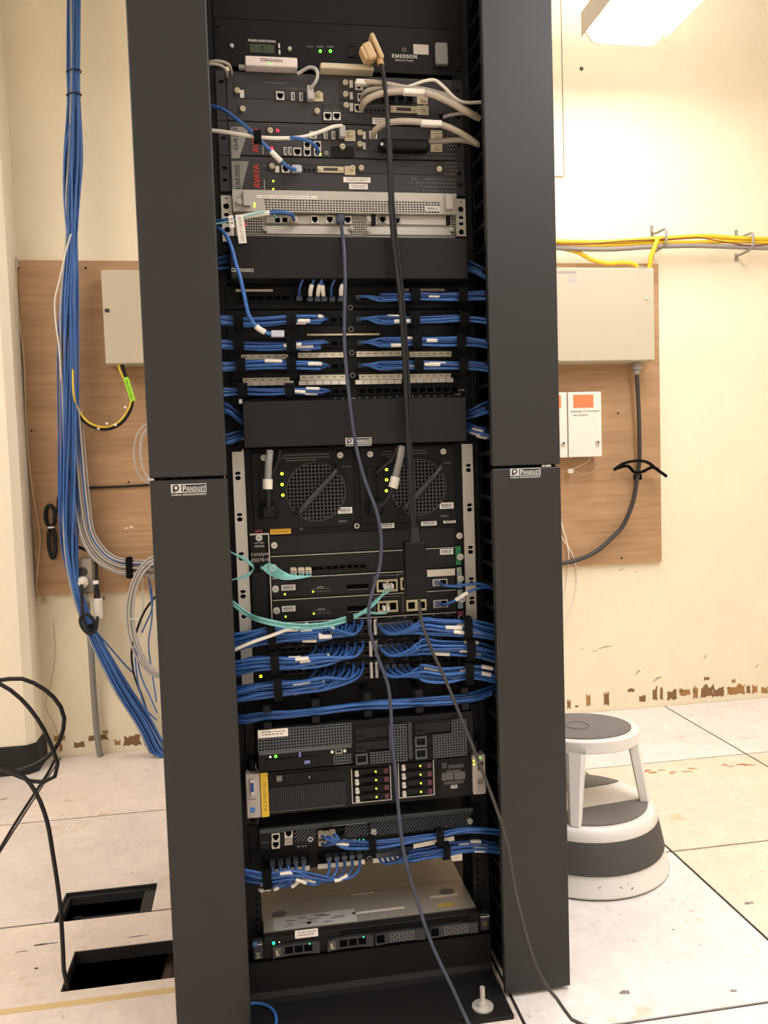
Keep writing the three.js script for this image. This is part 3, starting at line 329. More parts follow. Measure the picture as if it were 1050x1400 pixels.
cable('beige_wire', 'fine beige wire straying down the wall below the board', 'wire', [[-0.9532,0.5172,-1.565], [-0.9556,0.3792,-1.565], [-0.9798,0.27,-1.565], [-0.9992,0.2019,-1.565], [-0.9719,0.1299,-1.565], [-0.9581,0.0744,-1.56]], 0.0009, M(0xa9977a, 0.6));
{ const p = [-0.9846,0.5938,-1.562]; solo('wire_clip', 'small metal wire clip at the lower left corner of the board', 'clip', rb(0.016, 0.014, 0.012, ...p, 0.002), mSilver, p); const q = [-1.0054,1.8269,-1.548]; solo('wire_clip', 'small metal wire clip at the upper left corner of the board', 'clip', rb(0.014, 0.03, 0.01, ...q, 0.002), mSilver, q); }
// black cords in the left foreground
cable('black_cable', 'black cord looping widest over the left foreground', 'cord', [[-1.75, 0.006, -0.3], [-1.5, 0.03, -0.27], [-1.25, 0.3, -0.22], [-0.9301,0.603,-0.2], [-0.8127,0.6316,-0.2], [-0.7537,0.6367,-0.2], [-0.7093,0.6365,-0.2], [-0.666,0.6109,-0.2], [-0.6364,0.5748,-0.2], [-0.6277,0.5402,-0.2], [-0.6391,0.4976,-0.2], [-0.6605,0.4655,-0.2], [-0.6978,0.4446,-0.2], [-0.7432,0.4343,-0.2], [-0.8245,0.4355,-0.2], [-1.0, 0.42, -0.24], [-1.15, 0.15, -0.35], [-1.4, 0.007, -0.42], [-1.7, 0.006, -0.45]], 0.0046, mCord, undefined, 9);
cable('black_cable', 'black cord making the inner loop in the left foreground', 'cord', [[-1.7, 0.006, -0.12], [-1.45, 0.04, -0.13], [-1.2, 0.35, -0.15], [-0.9011,0.6633,-0.17], [-0.7877,0.6548,-0.17], [-0.7454,0.6361,-0.17], [-0.7079,0.6034,-0.17], [-0.6714,0.5484,-0.17], [-0.6507,0.4943,-0.17], [-0.6398,0.4486,-0.17], [-0.6532,0.4211,-0.17], [-0.6889,0.4197,-0.17], [-0.7247,0.4375,-0.17], [-0.7983,0.4759,-0.17], [-1.02, 0.5, -0.12], [-1.15, 0.2, -0.05], [-1.35, 0.007, 0.0], [-1.6, 0.006, 0.02]], 0.0044, mCord, undefined, 9);
cable('black_cable', 'black cord dropping from the loops into the front floor opening', 'cord', [[-1.6, 0.006, -0.22], [-1.4, 0.02, -0.2], [-1.15, 0.25, -0.17], [-0.8349,0.4787,-0.15], [-0.7499,0.463,-0.15], [-0.7075,0.4434,-0.15], [-0.6807,0.4101,-0.14], [-0.6596,0.3556,-0.13], [-0.6472,0.2739,-0.12], [-0.6372,0.1786,-0.11], [-0.6353,0.0864,-0.105], [-0.6348,0.0311,-0.102], [-0.63, 0.01, -0.1], [-0.62, -0.08, -0.11], [-0.6, -0.2, -0.14], [-0.56, -0.34, -0.2]], 0.0046, mCord, undefined, 9);
cable('black_cable', 'thin black cord slanting down to the left edge', 'cord', [[-0.6548,0.4502,-0.205], [-0.6683,0.4254,-0.205], [-0.7015,0.3785,-0.2], [-0.7427,0.3189,-0.19], [-0.769,0.2779,-0.18], [-0.8138,0.2157,-0.17], [-0.93, 0.1, -0.16], [-1.02, 0.006, -0.15], [-1.3, 0.005, -0.1]], 0.003, mCord, undefined, 8);

// ---------------------------------------------------------------- step stool
{
  const cx = 0.627, cz = -0.388, t = thing('step_stool', 'round white rolling step stool with grey rubber treads beside the rack', 'stool', [cx, 0, cz]), mStool = M(0xe4dfd6, 0.4), mTread = M(0x77726b, 0.85, 0, { bumpMap: grainBump, bumpScale: 0.0006 });
  const lathe = (pr, seg = 56) => new THREE.LatheGeometry(pr.map(([a, b]) => new THREE.Vector2(a, b)), seg).translate(cx, 0, cz);
  part(t, 'base_skirt', lathe([[0.199, 0.057], [0.207, 0.04], [0.217, 0.012], [0.219, 0.006], [0.216, 0.004], [0.19, 0.01], [0.186, 0.05]]), mStool);
  part(t, 'bumper_band', lathe([[0.184, 0.134], [0.191, 0.132], [0.2, 0.095], [0.207, 0.06], [0.205, 0.055], [0.19, 0.053]]), M(0x4b4744, 0.7));
  part(t, 'lower_step', lathe([[0, 0.165], [0.12, 0.165], [0.17, 0.163], [0.179, 0.159], [0.184, 0.152], [0.191, 0.133], [0.182, 0.131], [0.0, 0.145]]), mStool);
  const petal = (a) => { const q = [], n = 64; for (let i = 0; i < n; i++) { const th = i / n * 6.283, r = 0.133 + 0.015 * Math.cos(2 * (th - a)) + 0.001 * Math.cos(4 * (th - a)); q.push([Math.cos(th) * r, Math.sin(th) * r]); } return q; };
  const top = petal(-0.2), ex = (q, d, y, bev) => new THREE.ExtrudeGeometry(shapeOf(q), { depth: d, bevelEnabled: !!bev, bevelSize: bev || 0, bevelThickness: bev || 0, bevelSegments: 3 }).rotateX(-Math.PI / 2).translate(cx, y, cz);
  part(t, 'upper_step', ex(top.map(([a, b]) => [a * 0.97, b * 0.97]), 0.024, 0.331, 0.005), mStool);
  const tread = part(t, 'upper_tread', ex(petal(-0.2).map(([a, b]) => [a * 0.865, b * 0.865]), 0.0035, 0.36), mTread); part(tread, 'emblem_ring', new THREE.TorusGeometry(0.03, 0.0016, 6, 28).rotateX(Math.PI / 2).translate(cx - 0.01, 0.3638, cz), mTread);
  for (const s of [-1, 1]) { const q = []; for (let i = 0; i <= 16; i++) { const th = 0.42 + (Math.PI - 0.84) * i / 16; q.push([Math.cos(th) * 0.166, Math.sin(th) * 0.166 * s]); } q.push([-0.11, 0.058 * s]); q.push([0.11, 0.058 * s]); if (s < 0) q.reverse(); part(t, 'lower_tread', ex(q.map(([a, b]) => [a * Math.cos(0.12) - b * Math.sin(0.12), a * Math.sin(0.12) + b * Math.cos(0.12)]), 0.003, 0.1645), mTread); }
  for (const a of [-0.3, -2.07, 2.55]) { // tapering channel legs
    const r0 = 0.168, r1 = 0.137, w0 = 0.03, w1 = 0.05, P = (r, w, y, k) => { const ux = Math.cos(a), uz = -Math.sin(a); return [cx + ux * (r - 0.0) - uz * w * k, y, cz + uz * r + ux * w * k]; };
    const sec = (r, w, y) => { const o = 0.02, q = []; for (const [k, d] of [[-0.5, o], [-0.5, 0], [-0.3, -0.006], [0.3, -0.006], [0.5, 0], [0.5, o], [0.44, o], [0.44, 0.004], [-0.44, 0.004], [-0.44, o]]) q.push(P(r - d, w, y, k)); return q; };
    const A = sec(r0, w0, 0.163), B = sec(r1, w1, 0.335), pos = [], n = A.length; for (let i = 0; i < n; i++) { const j = (i + 1) % n; pos.push(...A[i], ...A[j], ...B[j], ...A[i], ...B[j], ...B[i]); }
    const g = new THREE.BufferGeometry(); g.setAttribute('position', new THREE.Float32BufferAttribute(pos, 3)); g.computeVertexNormals(); g.setAttribute('uv', new THREE.Float32BufferAttribute(new Float32Array(pos.length / 3 * 2), 2)); part(t, 'leg', g, mStool);
  }
  for (let i = 0; i < 9; i++) { const a = rr(-1.9, -0.2), y = rr(0.02, 0.045), r = 0.2145 - (y - 0.018) * 0.42; part(t, 'scuff', bx(rr(0.004, 0.014), rr(0.001, 0.003), 0.0008).rotateZ(rr(-1, 1)).rotateY(a + Math.PI / 2 + 3.1416).translate(cx + Math.cos(a) * (r + 0.0005), y, cz - Math.sin(a) * (r + 0.0005)), M(0x8a837c, 0.8)); }
}

// ---------------------------------------------------------------- the two-post rack and its vertical cable managers
{
  const t = thing('equipment_rack', 'black two post equipment rack with bolted base plate', 'rack', [0, 0, 0]), H = 2.13, U = 0.04445;
  for (const s of [-1, 1]) {
    const sh = new THREE.Shape(); const a = s * 0.2225, b = s * 0.2565; sh.moveTo(Math.min(a, b), 0.01); sh.lineTo(Math.max(a, b), 0.01); sh.lineTo(Math.max(a, b), H); sh.lineTo(Math.min(a, b), H); sh.closePath();
    for (let k = 2; k < 47; k++) for (const d of [0.0064, 0.0222, 0.0381]) { const y = k * U + d; if (y > H - 0.01) continue; const h = new THREE.Path(); h.absarc(s * 0.2326, y, 0.0034, 0, Math.PI * 2, true); sh.holes.push(h); }
    part(t, 'upright', merged([new THREE.ExtrudeGeometry(sh, { depth: 0.003, bevelEnabled: false, curveSegments: 4 }).translate(0, 0, -0.0035), bx(0.003, H - 0.01, 0.09, s * 0.2555, H / 2, -0.047), bx(0.034, H - 0.01, 0.003, s * 0.2395, H / 2, -0.0915)]), mRail);
  }
  part(t, 'top_angle', merged([bx(0.516, 0.003, 0.09, 0, H - 0.002, -0.047), bx(0.516, 0.06, 0.003, 0, H - 0.03, -0.004)]), mRail);
  const foot = [[0.183, 0.0], [0.183, 0.0085], [0.052, 0.0085], [0.04, 0.012], [0.034, 0.022], [0.034, 0.085], [0.026, 0.085], [0.026, 0.0]];
  part(t, 'base_angle', new THREE.ExtrudeGeometry(shapeOf(foot.map(([z, y]) => [-z, y])), { depth: 0.506, bevelEnabled: false }).rotateY(Math.PI / 2).translate(-0.258, 0, 0).scale(1, 1, 1), M(0x161514, 0.55, 0, { bumpMap: grainBump, bumpScale: 0.0002, specularIntensity: 0.6 }));
  part(t, 'rear_base', bx(0.506, 0.0085, 0.16, -0.005, 0.0043, -0.17), mRail);
  const b = [0.1958,0.0085,0.1489], an = part(t, 'anchor_washer', cyl(0.021, 0.003, 'y', b[0], 0.0105, b[2], 22), mZinc);
  part(an, 'anchor_nut', cyl(0.0095, 0.009, 'y', b[0], 0.0165, b[2], 6), mZinc); part(an, 'anchor_stud', cyl(0.005, 0.03, 'y', b[0], 0.034, b[2], 12), mZinc);
}
const logoTex = canvasTex(512, 160, (k, w, h) => {
  k.fillStyle = '#262422'; k.fillRect(0, 0, w, h); k.fillStyle = '#cfccc4'; k.fillRect(4, 4, w - 8, 112); k.fillStyle = '#262422'; k.fillRect(150, 14, w - 164, 92);
  k.fillRect(28, 20, 36, 86); k.beginPath(); k.arc(78, 52, 44, 0, 7); k.fill(); k.fillStyle = '#cfccc4'; k.beginPath(); k.arc(76, 50, 22, 0, 7); k.fill();
  k.font = 'bold 78px sans-serif'; k.textBaseline = 'alphabetic'; k.save(); k.translate(160, 98); k.font = 'bold 104px sans-serif'; k.fillText('P', 0, 0); const pw = k.measureText('P').width; k.font = 'bold 78px sans-serif'; const aw = k.measureText('ANDUIT').width; k.translate(pw - 4, 0); k.scale((w - 172 - pw) / aw, 1); k.fillText('ANDUIT', 0, 0); k.restore();
  k.font = 'bold 40px sans-serif'; k.save(); k.translate(6, 154); const m = k.measureText('CABLE MANAGEMENT').width; k.scale((w - 12) / m, 0.85); k.fillText('CABLE MANAGEMENT', 0, 0); k.restore();
});
const mLogo = printMat(logoTex), mLatch = M(0xbdb9b0, 0.4);
for (const s of [-1, 1]) {
  const side = s < 0 ? 'left' : 'right', t = thing('vertical_cable_manager', s < 0 ? 'tall black vertical cable manager on the left of the rack, nearest the blue riser' : 'tall black vertical cable manager on the right of the rack, nearest the step stool', 'cable manager', [s * 0.318, 0, 0], 'vertical cable managers');
  const xi = 0.2625, xo = 0.3825, H = 2.13, SPLIT = 1.058;
  part(t, 'spine', merged([bx(xo - xi, H - 0.03, 0.003, s * (xi + xo) / 2, H / 2 + 0.01, -0.1), bx(0.003, H - 0.03, 0.5, s * xo, H / 2 + 0.01, -0.15), bx(0.003, H - 0.03, 0.1, s * xi, H / 2 + 0.01, -0.055)]), mBlack);
  part(t, 'bottom_plate', bx(xo - xi, 0.004, 0.5, s * (xi + xo) / 2, 0.024, -0.15), mBlack); part(t, 'top_plate', bx(xo - xi, 0.004, 0.5, s * (xi + xo) / 2, H - 0.004, -0.15), mBlack);
  const finger = merged([rb(0.005, 0.009, 0.105, 0, 0, 0.0475, 0.002), rb(0.004, 0.03, 0.012, 0, 0, 0.094, 0.0015)]);
  for (let k = 1; k < 48; k++) { piece(t, 'finger', finger, mSatin, [s * xi, 0.02 + k * 0.04445, -0.004]); }
  const x0 = 0.2495, x1 = 0.387, zf = 0.122, door = (y0, y1, lab) => part(t, 'door', merged([rb(x1 - x0, y1 - y0, 0.012, s * (x0 + x1) / 2, (y0 + y1) / 2, zf - 0.006, 0.003), bx(0.003, y1 - y0 - 0.01, 0.02, s * (x0 + 0.006), (y0 + y1) / 2, zf - 0.02), bx(0.003, y1 - y0 - 0.01, 0.02, s * (x1 - 0.006), (y0 + y1) / 2, zf - 0.02)]), mPowder, lab);
  const d1 = door(0.008, SPLIT - 0.002, side + ' lower door with white logo'), d2 = door(SPLIT + 0.0025, 2.125, side + ' upper door');
  for (let i = 0; i < 5; i++) part(d1, 'hinge_pin', cyl(0.0025, 0.008, 'y', s * (x0 + 0.02 + i * 0.024), SPLIT, zf - 0.01, 8), mBlack);
  const r = s < 0 ? [-0.3505,1.0264,-0.287,1.0486,0.122] : [0.2841,1.0357,0.3461,1.0554,0.122]; part(d1, 'logo_plate', bx(r[2] - r[0], r[3] - r[1], 0.0008, (r[0] + r[2]) / 2, (r[1] + r[3]) / 2, zf + 0.0003), mLogo, 'white printed logo');
  part(t, 'latch', bx(0.011, 0.0035, 0.006, s < 0 ? -0.3845 : 0.362, SPLIT, zf - 0.004), mLatch); if (s > 0) part(t, 'latch', bx(0.005, 0.0035, 0.006, 0.352, SPLIT, zf - 0.004), mLatch);
}

// ---------------------------------------------------------------- small shared pieces of the equipment
function frameGeo(w, h, iw, ih, d, oy = 0) { const s = roundRect(w, h, 0.0004), q = new THREE.Path(); q.moveTo(-iw / 2, -ih / 2 + oy); q.lineTo(-iw / 2, ih / 2 + oy); q.lineTo(iw / 2, ih / 2 + oy); q.lineTo(iw / 2, -ih / 2 + oy); q.closePath(); s.holes.push(q); return new THREE.ExtrudeGeometry(s, { depth: d, bevelEnabled: false, curveSegments: 1 }); }
const gJackFrame = (() => { const s = roundRect(0.0152, 0.0152, 0.0006), q = new THREE.Path(); [[-0.0058, 0.0052], [0.0058, 0.0052], [0.0058, -0.0028], [0.0034, -0.0028], [0.0034, -0.0058], [-0.0034, -0.0058], [-0.0034, -0.0028], [-0.0058, -0.0028]].forEach((p, i) => i ? q.lineTo(...p) : q.moveTo(...p)); q.closePath(); s.holes.push(q); return new THREE.ExtrudeGeometry(s, { depth: 0.003, bevelEnabled: false, curveSegments: 1 }); })();
const gJackHole = bx(0.0126, 0.0126, 0.0006, 0, 0, 0.0005), gUsbFrame = frameGeo(0.0068, 0.0148, 0.0046, 0.012, 0.003), gUsbHole = bx(0.0048, 0.0122, 0.0006, 0, 0, 0.0005), gUsbTongue = bx(0.0014, 0.0105, 0.002, -0.0007, 0, 0.0014);
const gScrew = merged([cyl(0.0052, 0.006, 'z', 0, 0, 0.003, 14), cyl(0.0036, 0.002, 'z', 0, 0, 0.0068, 12)]), gSlot = bx(0.005, 0.0009, 0.0006, 0, 0, 0.0079), gLed = new THREE.SphereGeometry(0.0019, 8, 6), gLedBig = new THREE.SphereGeometry(0.003, 10, 8);
const jackGeo = gJackFrame;
function jack(t, p, m = mZinc, k = 1, flip = false) { const j = piece(t, 'port', gJackFrame, m, p); sub(j, 'port_cavity', gJackHole, mVoid); if (k !== 1) j.scale.set(k, k, 1); if (flip) j.rotation.z = Math.PI; return j; }
function usb(t, p, m = mZinc, horiz) { const j = piece(t, 'port', gUsbFrame, m, p, horiz ? Math.PI / 2 : 0); sub(j, 'port_cavity', gUsbHole, mVoid); sub(j, 'port_tongue', gUsbTongue, mPrint); return j; }
function screw(t, p, m = mScrew, k = 1) { const s = piece(t, 'thumbscrew', gScrew, m, p); sub(s, 'screw_slot', gSlot, mDark); if (k !== 1) s.scale.set(k, k, 1); return s; }
function led(t, p, m = mGreenLed, big) { return piece(t, 'indicator_light', big ? gLedBig : gLed, m, p); }
function sticker(t, r, m = mBarcode, label, name = 'sticker') { return part(t, name, bx(r[2] - r[0], r[3] - r[1], 0.0005, (r[0] + r[2]) / 2, (r[1] + r[3]) / 2, r[4] + 0.0004), m, label); }
function serial(t, r) { const s = part(t, 'serial_connector', merged([proud(r, 0.003, 0.001)]), mBeige), c = [r[0] + 0.012, r[1] + 0.003, r[2] - 0.012, r[3] - 0.003, r[4] + 0.0032]; part(s, 'socket', slab(c, 0.0006), M(0x3a322a, 0.6)); for (const x of [r[0] + 0.005, r[2] - 0.005]) part(s, 'jack_screw', cyl(0.003, 0.004, 'z', x, (r[1] + r[3]) / 2, r[4] + 0.005, 8), mScrew); return s; }
function ear(t, s, y0, y1, m, holes, z = 0.003, w = 0.02) { const x0 = s < 0 ? -0.2413 : 0.2413 - w, sh = new THREE.Shape(); sh.moveTo(x0, y0); sh.lineTo(x0 + w, y0); sh.lineTo(x0 + w, y1); sh.lineTo(x0, y1); sh.closePath(); for (const [y, rx, ry, x] of holes) { const h = new THREE.Path(); h.absellipse(x ?? s * 0.2318, y, rx, ry, 0, Math.PI * 2, true); sh.holes.push(h); } return part(t, 'mounting_ear', new THREE.ExtrudeGeometry(sh, { depth: 0.002, bevelEnabled: false, curveSegments: 8 }).translate(0, 0, z - 0.002), m); }
const midx = (a, b) => [(a[0] + b[0]) / 2, (a[1] + b[1]) / 2, a[2]];

// blank panel at the very top of the view
solo('blanking_unit', 'plain black blank panel at the top of the rack', 'panel', rb(0.4826, 0.1875, 0.003, 0, 2.02, 0.0018, 0.001), mBlack, [0, 1.926, 0]);
{ // power monitoring strip
  const y0 = 1.838, y1 = 1.926, t = thing('power_distribution_unit', 'black rack power panel with small green display near the top', 'power panel', [0, y0, 0]);
  part(t, 'faceplate', rb(0.4826, y1 - y0, 0.003, 0, (y0 + y1) / 2, 0.0018, 0.001), mSatin); part(t, 'chassis', bx(0.43, y1 - y0 - 0.004, 0.3, 0, (y0 + y1) / 2, -0.1505), mBlack);
  const z = 0.0033, lcd = canvasTex(256, 96, (k, w, h) => { k.fillStyle = '#39452f'; k.fillRect(0, 0, w, h); k.fillStyle = '#1d2818'; k.font = 'bold 70px monospace'; k.fillText('118.2', 26, 72); });
  part(t, 'display', slab([...[-0.1742,1.865,-0.128,1.8806,0.004]], 0.001), new THREE.MeshStandardMaterial({ map: lcd, roughness: 0.25 }), 'greenish number display');
  lettering(t, 'POWER MONITORING', [-0.1511,1.8874,0.0033], 0.0042, 0.052, mPrint);
  for (const p of [[-0.1189,1.8794,0.0033], [-0.1185,1.8671,0.0033]]) part(t, 'display_button', rb(0.0035, 0.009, 0.003, p[0], p[1], z + 0.0012, 0.001), mPrint);
  for (const p of [[-0.2083,1.874,0.0033], [-0.0987,1.8734,0.0033]]) screw(t, p, mZinc, 0.7);
  for (const [p, s, m] of [[[-0.0593,1.8725,0.0033], 'POWER', null], [[-0.0398,1.8733,0.0033], 'ENERGIZ', 1], [[-0.02,1.8742,0.0033], 'SURGE', 1]]) { if (m) led(t, p, mGreenLed, true); else led(t, p, mDark, true); lettering(t, s, [p[0], p[1] + 0.0085, z], 0.0026, 0.013, mPrintDim); }
  lettering(t, 'EMERSON', [0.1263,1.8709,0.0033], 0.007, 0.05, mPrint); lettering(t, 'Network Power', [0.126,1.8632,0.0033], 0.004, 0.037, mPrint, 0, 'reg');
  { const c = [0.1259,1.8834,0.0033]; part(t, 'brand_mark', merged([0, 1].map(k => new THREE.TorusGeometry(0.004, 0.0006, 4, 4).rotateZ(k * 0.6).translate(c[0], c[1] + k * 0.002 - 0.001, z))), mPrintDim); }
  sticker(t, [0.1446,1.8758,0.175,1.8947,0.0033], M(0xc9bfb2, 0.8), 'blank white sticker');
  const r = [0.1867,1.8535,0.2122,1.8959,0.0033], c = part(t, 'switch_cover', proud(r, 0.012, 0.003), new THREE.MeshPhysicalMaterial({ color: 0xa8a49c, roughness: 0.35, transmission: 0.45, thickness: 0 }), 'clear plastic switch cover'); part(c, 'rocker_switch', slab([r[0] + 0.004, r[1] + 0.006, r[2] - 0.004, r[3] - 0.006, r[4] + 0.006], 0.006), mSatin);
  const o = [0.0123,1.8641,0.0331,1.8866,0.0033]; part(t, 'outlet', merged([frameGeo(o[2] - o[0], o[3] - o[1], (o[2] - o[0]) * 0.8, (o[3] - o[1]) * 0.85, 0.002).translate((o[0] + o[2]) / 2, (o[1] + o[3]) / 2, z - 0.0005)]), mBlack);
  for (const s of [-1, 1]) for (const y of [y0 + 0.012, y1 - 0.012]) part(t, 'rack_screw', cyl(0.0048, 0.003, 'z', s * 0.2326, y, 0.0045, 10), mBlack);
}
{ // white modem and beige adapter lying on the gateway
  const r = [-0.1848,1.811,-0.0864,1.8299,0.028], y0 = 1.8295, h = r[3] - r[1], t = thing('modem', 'small white modem box on top of the upper gateway', 'modem', [(r[0] + r[2]) / 2, y0, -0.03]);
  part(t, 'case', rb(r[2] - r[0], h, 0.11, (r[0] + r[2]) / 2, y0 + h / 2, r[4] - 0.055, 0.003), M(0xe2d3ca, 0.5)); lettering(t, 'USRobotics', [(r[0] + r[2]) / 2, y0 + h * 0.62, r[4]], 0.0062, 0.042, M(0x544e4c, 0.7), 0, 'serif');
  led(t, [-0.1394, y0 + h * 0.26, r[4]], mGreenLed); part(t, 'plug_end', bx(0.012, 0.006, 0.01, r[0] - 0.006, y0 + 0.005, r[4] - 0.02), mGreyCable);
  const q = [-0.0435,1.8132,0.0613,1.8267,0.03], a = thing('adapter_box', 'flat beige plastic box beside the white modem on the gateway', 'box', [(q[0] + q[2]) / 2, y0, -0.02]), hh = q[3] - q[1];
  part(a, 'case', rb(q[2] - q[0], hh * 0.62, 0.09, (q[0] + q[2]) / 2, y0 + hh * 0.31, q[4] - 0.045, 0.003), mBeige); part(a, 'lid', rb((q[2] - q[0]) * 0.98, hh * 0.4, 0.08, (q[0] + q[2]) / 2, y0 + hh * 0.8, q[4] - 0.045, 0.003), M(0xd6cab0, 0.6));
}
function tri(r, n) { const g = []; const nx = Math.round((r[2] - r[0]) / 0.0062), ny = Math.round((r[3] - r[1]) / 0.0075); for (let j = 0; j < ny; j++) for (let i = 0; i < nx; i++) { if (i < nx * 0.22 && rnd() < 0.5 - 2 * i / nx) continue; const x = r[0] + (i + 0.5 + (j & 1) * 0.5) * 0.0062, y = r[1] + (j + 0.5) * 0.0075; g.push(new THREE.ConeGeometry(0.0029, 0.0006, 3).rotateX(Math.PI / 2).translate(x, y, r[4] + 0.0002)); } return merged(g); }
const mVentTri = M(0x767371, 0.6);
const Z = 0.006;
{ // upper gateway
  const t = thing('media_gateway', 'uppermost dark grey gateway with beige connectors and white cables', 'gateway', [0, 1.737, 0]), x0 = -0.222, x1 = 0.2225, y0 = 1.737, y1 = 1.8285;
  part(t, 'chassis', rb(x1 - x0, y1 - y0, 0.36, 0, (y0 + y1) / 2, Z - 0.18, 0.002), mSlate);
  for (const s of [-1, 1]) ear(t, s, y0, y1, mSlateDark, [[y0 + 0.02, 0.005, 0.0035], [y1 - 0.02, 0.005, 0.0035]], 0.004, 0.021);
  const card = (r, m, n) => part(t, n || 'module_plate', proud(r, 0.0015, 0.0008), m); card([-0.2081,1.7779,-0.0376,1.814,0.006], mSlateDark); card([-0.2017,1.7356,-0.0434,1.7702,0.006], mSlate); card([-0.006,1.7804,0.1745,1.8212,0.006], mSlateDark); card([-0.0078,1.7578,0.1739,1.7727,0.006], mSlateDark); card([-0.0392,1.7368,-0.0034,1.773,0.006], mSlateDark); card([0.0014,1.7406,0.2121,1.7495,0.006], mSlate);
  const z = Z + 0.0016; for (const p of [[-0.2014,1.7898,0.0076], [-0.0458,1.7892,0.0076], [-0.1926,1.7562,0.0076], [-0.0507,1.7568,0.0076], [0.0063,1.8127,0.0076], [0.0061,1.7906,0.0076], [0.0063,1.7698,0.0076]]) screw(t, p);
  for (const r of [[-0.1966,1.7781,-0.1889,1.7927,0.0076], [0.0145,1.8049,0.0211,1.8192,0.0076], [0.0144,1.7828,0.0203,1.7964,0.0076], [0.0136,1.7605,0.0203,1.7756,0.0076]]) sticker(t, r, mPlateLight, undefined, 'port_tag');
  sticker(t, [-0.0584,1.7766,-0.0378,1.7937,0.0076], mBeige, undefined, 'port_tag'); for (const r of [[0.148,1.7782,0.1697,1.7943,0.0076], [0.1474,1.7578,0.1705,1.7753,0.0076]]) sticker(t, r, mBeige, undefined, 'port_tag'); for (const p of [[0.1617,1.7875,0.0082], [0.1619,1.7692,0.0082]]) screw(t, p);
  jack(t, [-0.1206,1.7839,0.0076]); usb(t, [-0.0964,1.7834,0.0076]); usb(t, [-0.0807,1.7833,0.0076]); jack(t, [-0.0305,1.7485,0.0076]); jack(t, [-0.0128,1.7491,0.0076]); jack(t, [0.0327,1.8081,0.0076]); jack(t, [0.0305,1.7658,0.0076]); jack(t, [0.037,1.7861,0.0076]);
  for (const p of [[0.063,1.7857,0.0076], [0.0804,1.7856,0.0076], [0.0979,1.7855,0.0076], [0.1155,1.7861,0.0076], [0.1331,1.7867,0.0076]]) jack(t, p, mBlack, 0.95);
  for (let i = 0; i < 6; i++) part(t, 'pin_jack', cyl(0.002, 0.001, 'z', 0.0464 + i * 0.0085, 1.7642, z + 0.0003, 8), mVoid);
  serial(t, [0.0938,1.7598,0.147,1.7728,0.0076]); jack(t, [0.1957,1.7551,0.0076], mSlateDark, 0.8); lettering(t, 'EXT 1', [-0.0301,1.761,0.0076], 0.0022, 0.009, mPrintDim); lettering(t, 'EXT 2', [-0.0124,1.7615,0.0076], 0.0022, 0.009, mPrintDim);
  { const g = [], a = [-0.1475,1.8082,0.0076], b = [-0.1099,1.8082,0.0076]; for (let i = 0; i < 12; i++) g.push(bx(0.0016, 0.0014, 0.0004, a[0] + (b[0] - a[0]) * i / 11, a[1] + (b[1] - a[1]) * i / 11, z), bx(0.0016, 0.0014, 0.0004, b[0] + 0.003 + i * 0.0042, b[1] - 0.009, z)); part(t, 'printed_marks', merged(g), mPrintDim); }
  sticker(t, [0.0573,1.7367,0.0912,1.7489,0.0085], mLines, 'white paper label', 'paper_label');
}
const brand = (t, r, str, c, h, w) => { part(t, 'brand_plate', plate(r, 0.0012, Z), mBrandGrey); lettering(t, str, c, h, w, M(0x4a4844, 0.7), Math.PI / 2); };
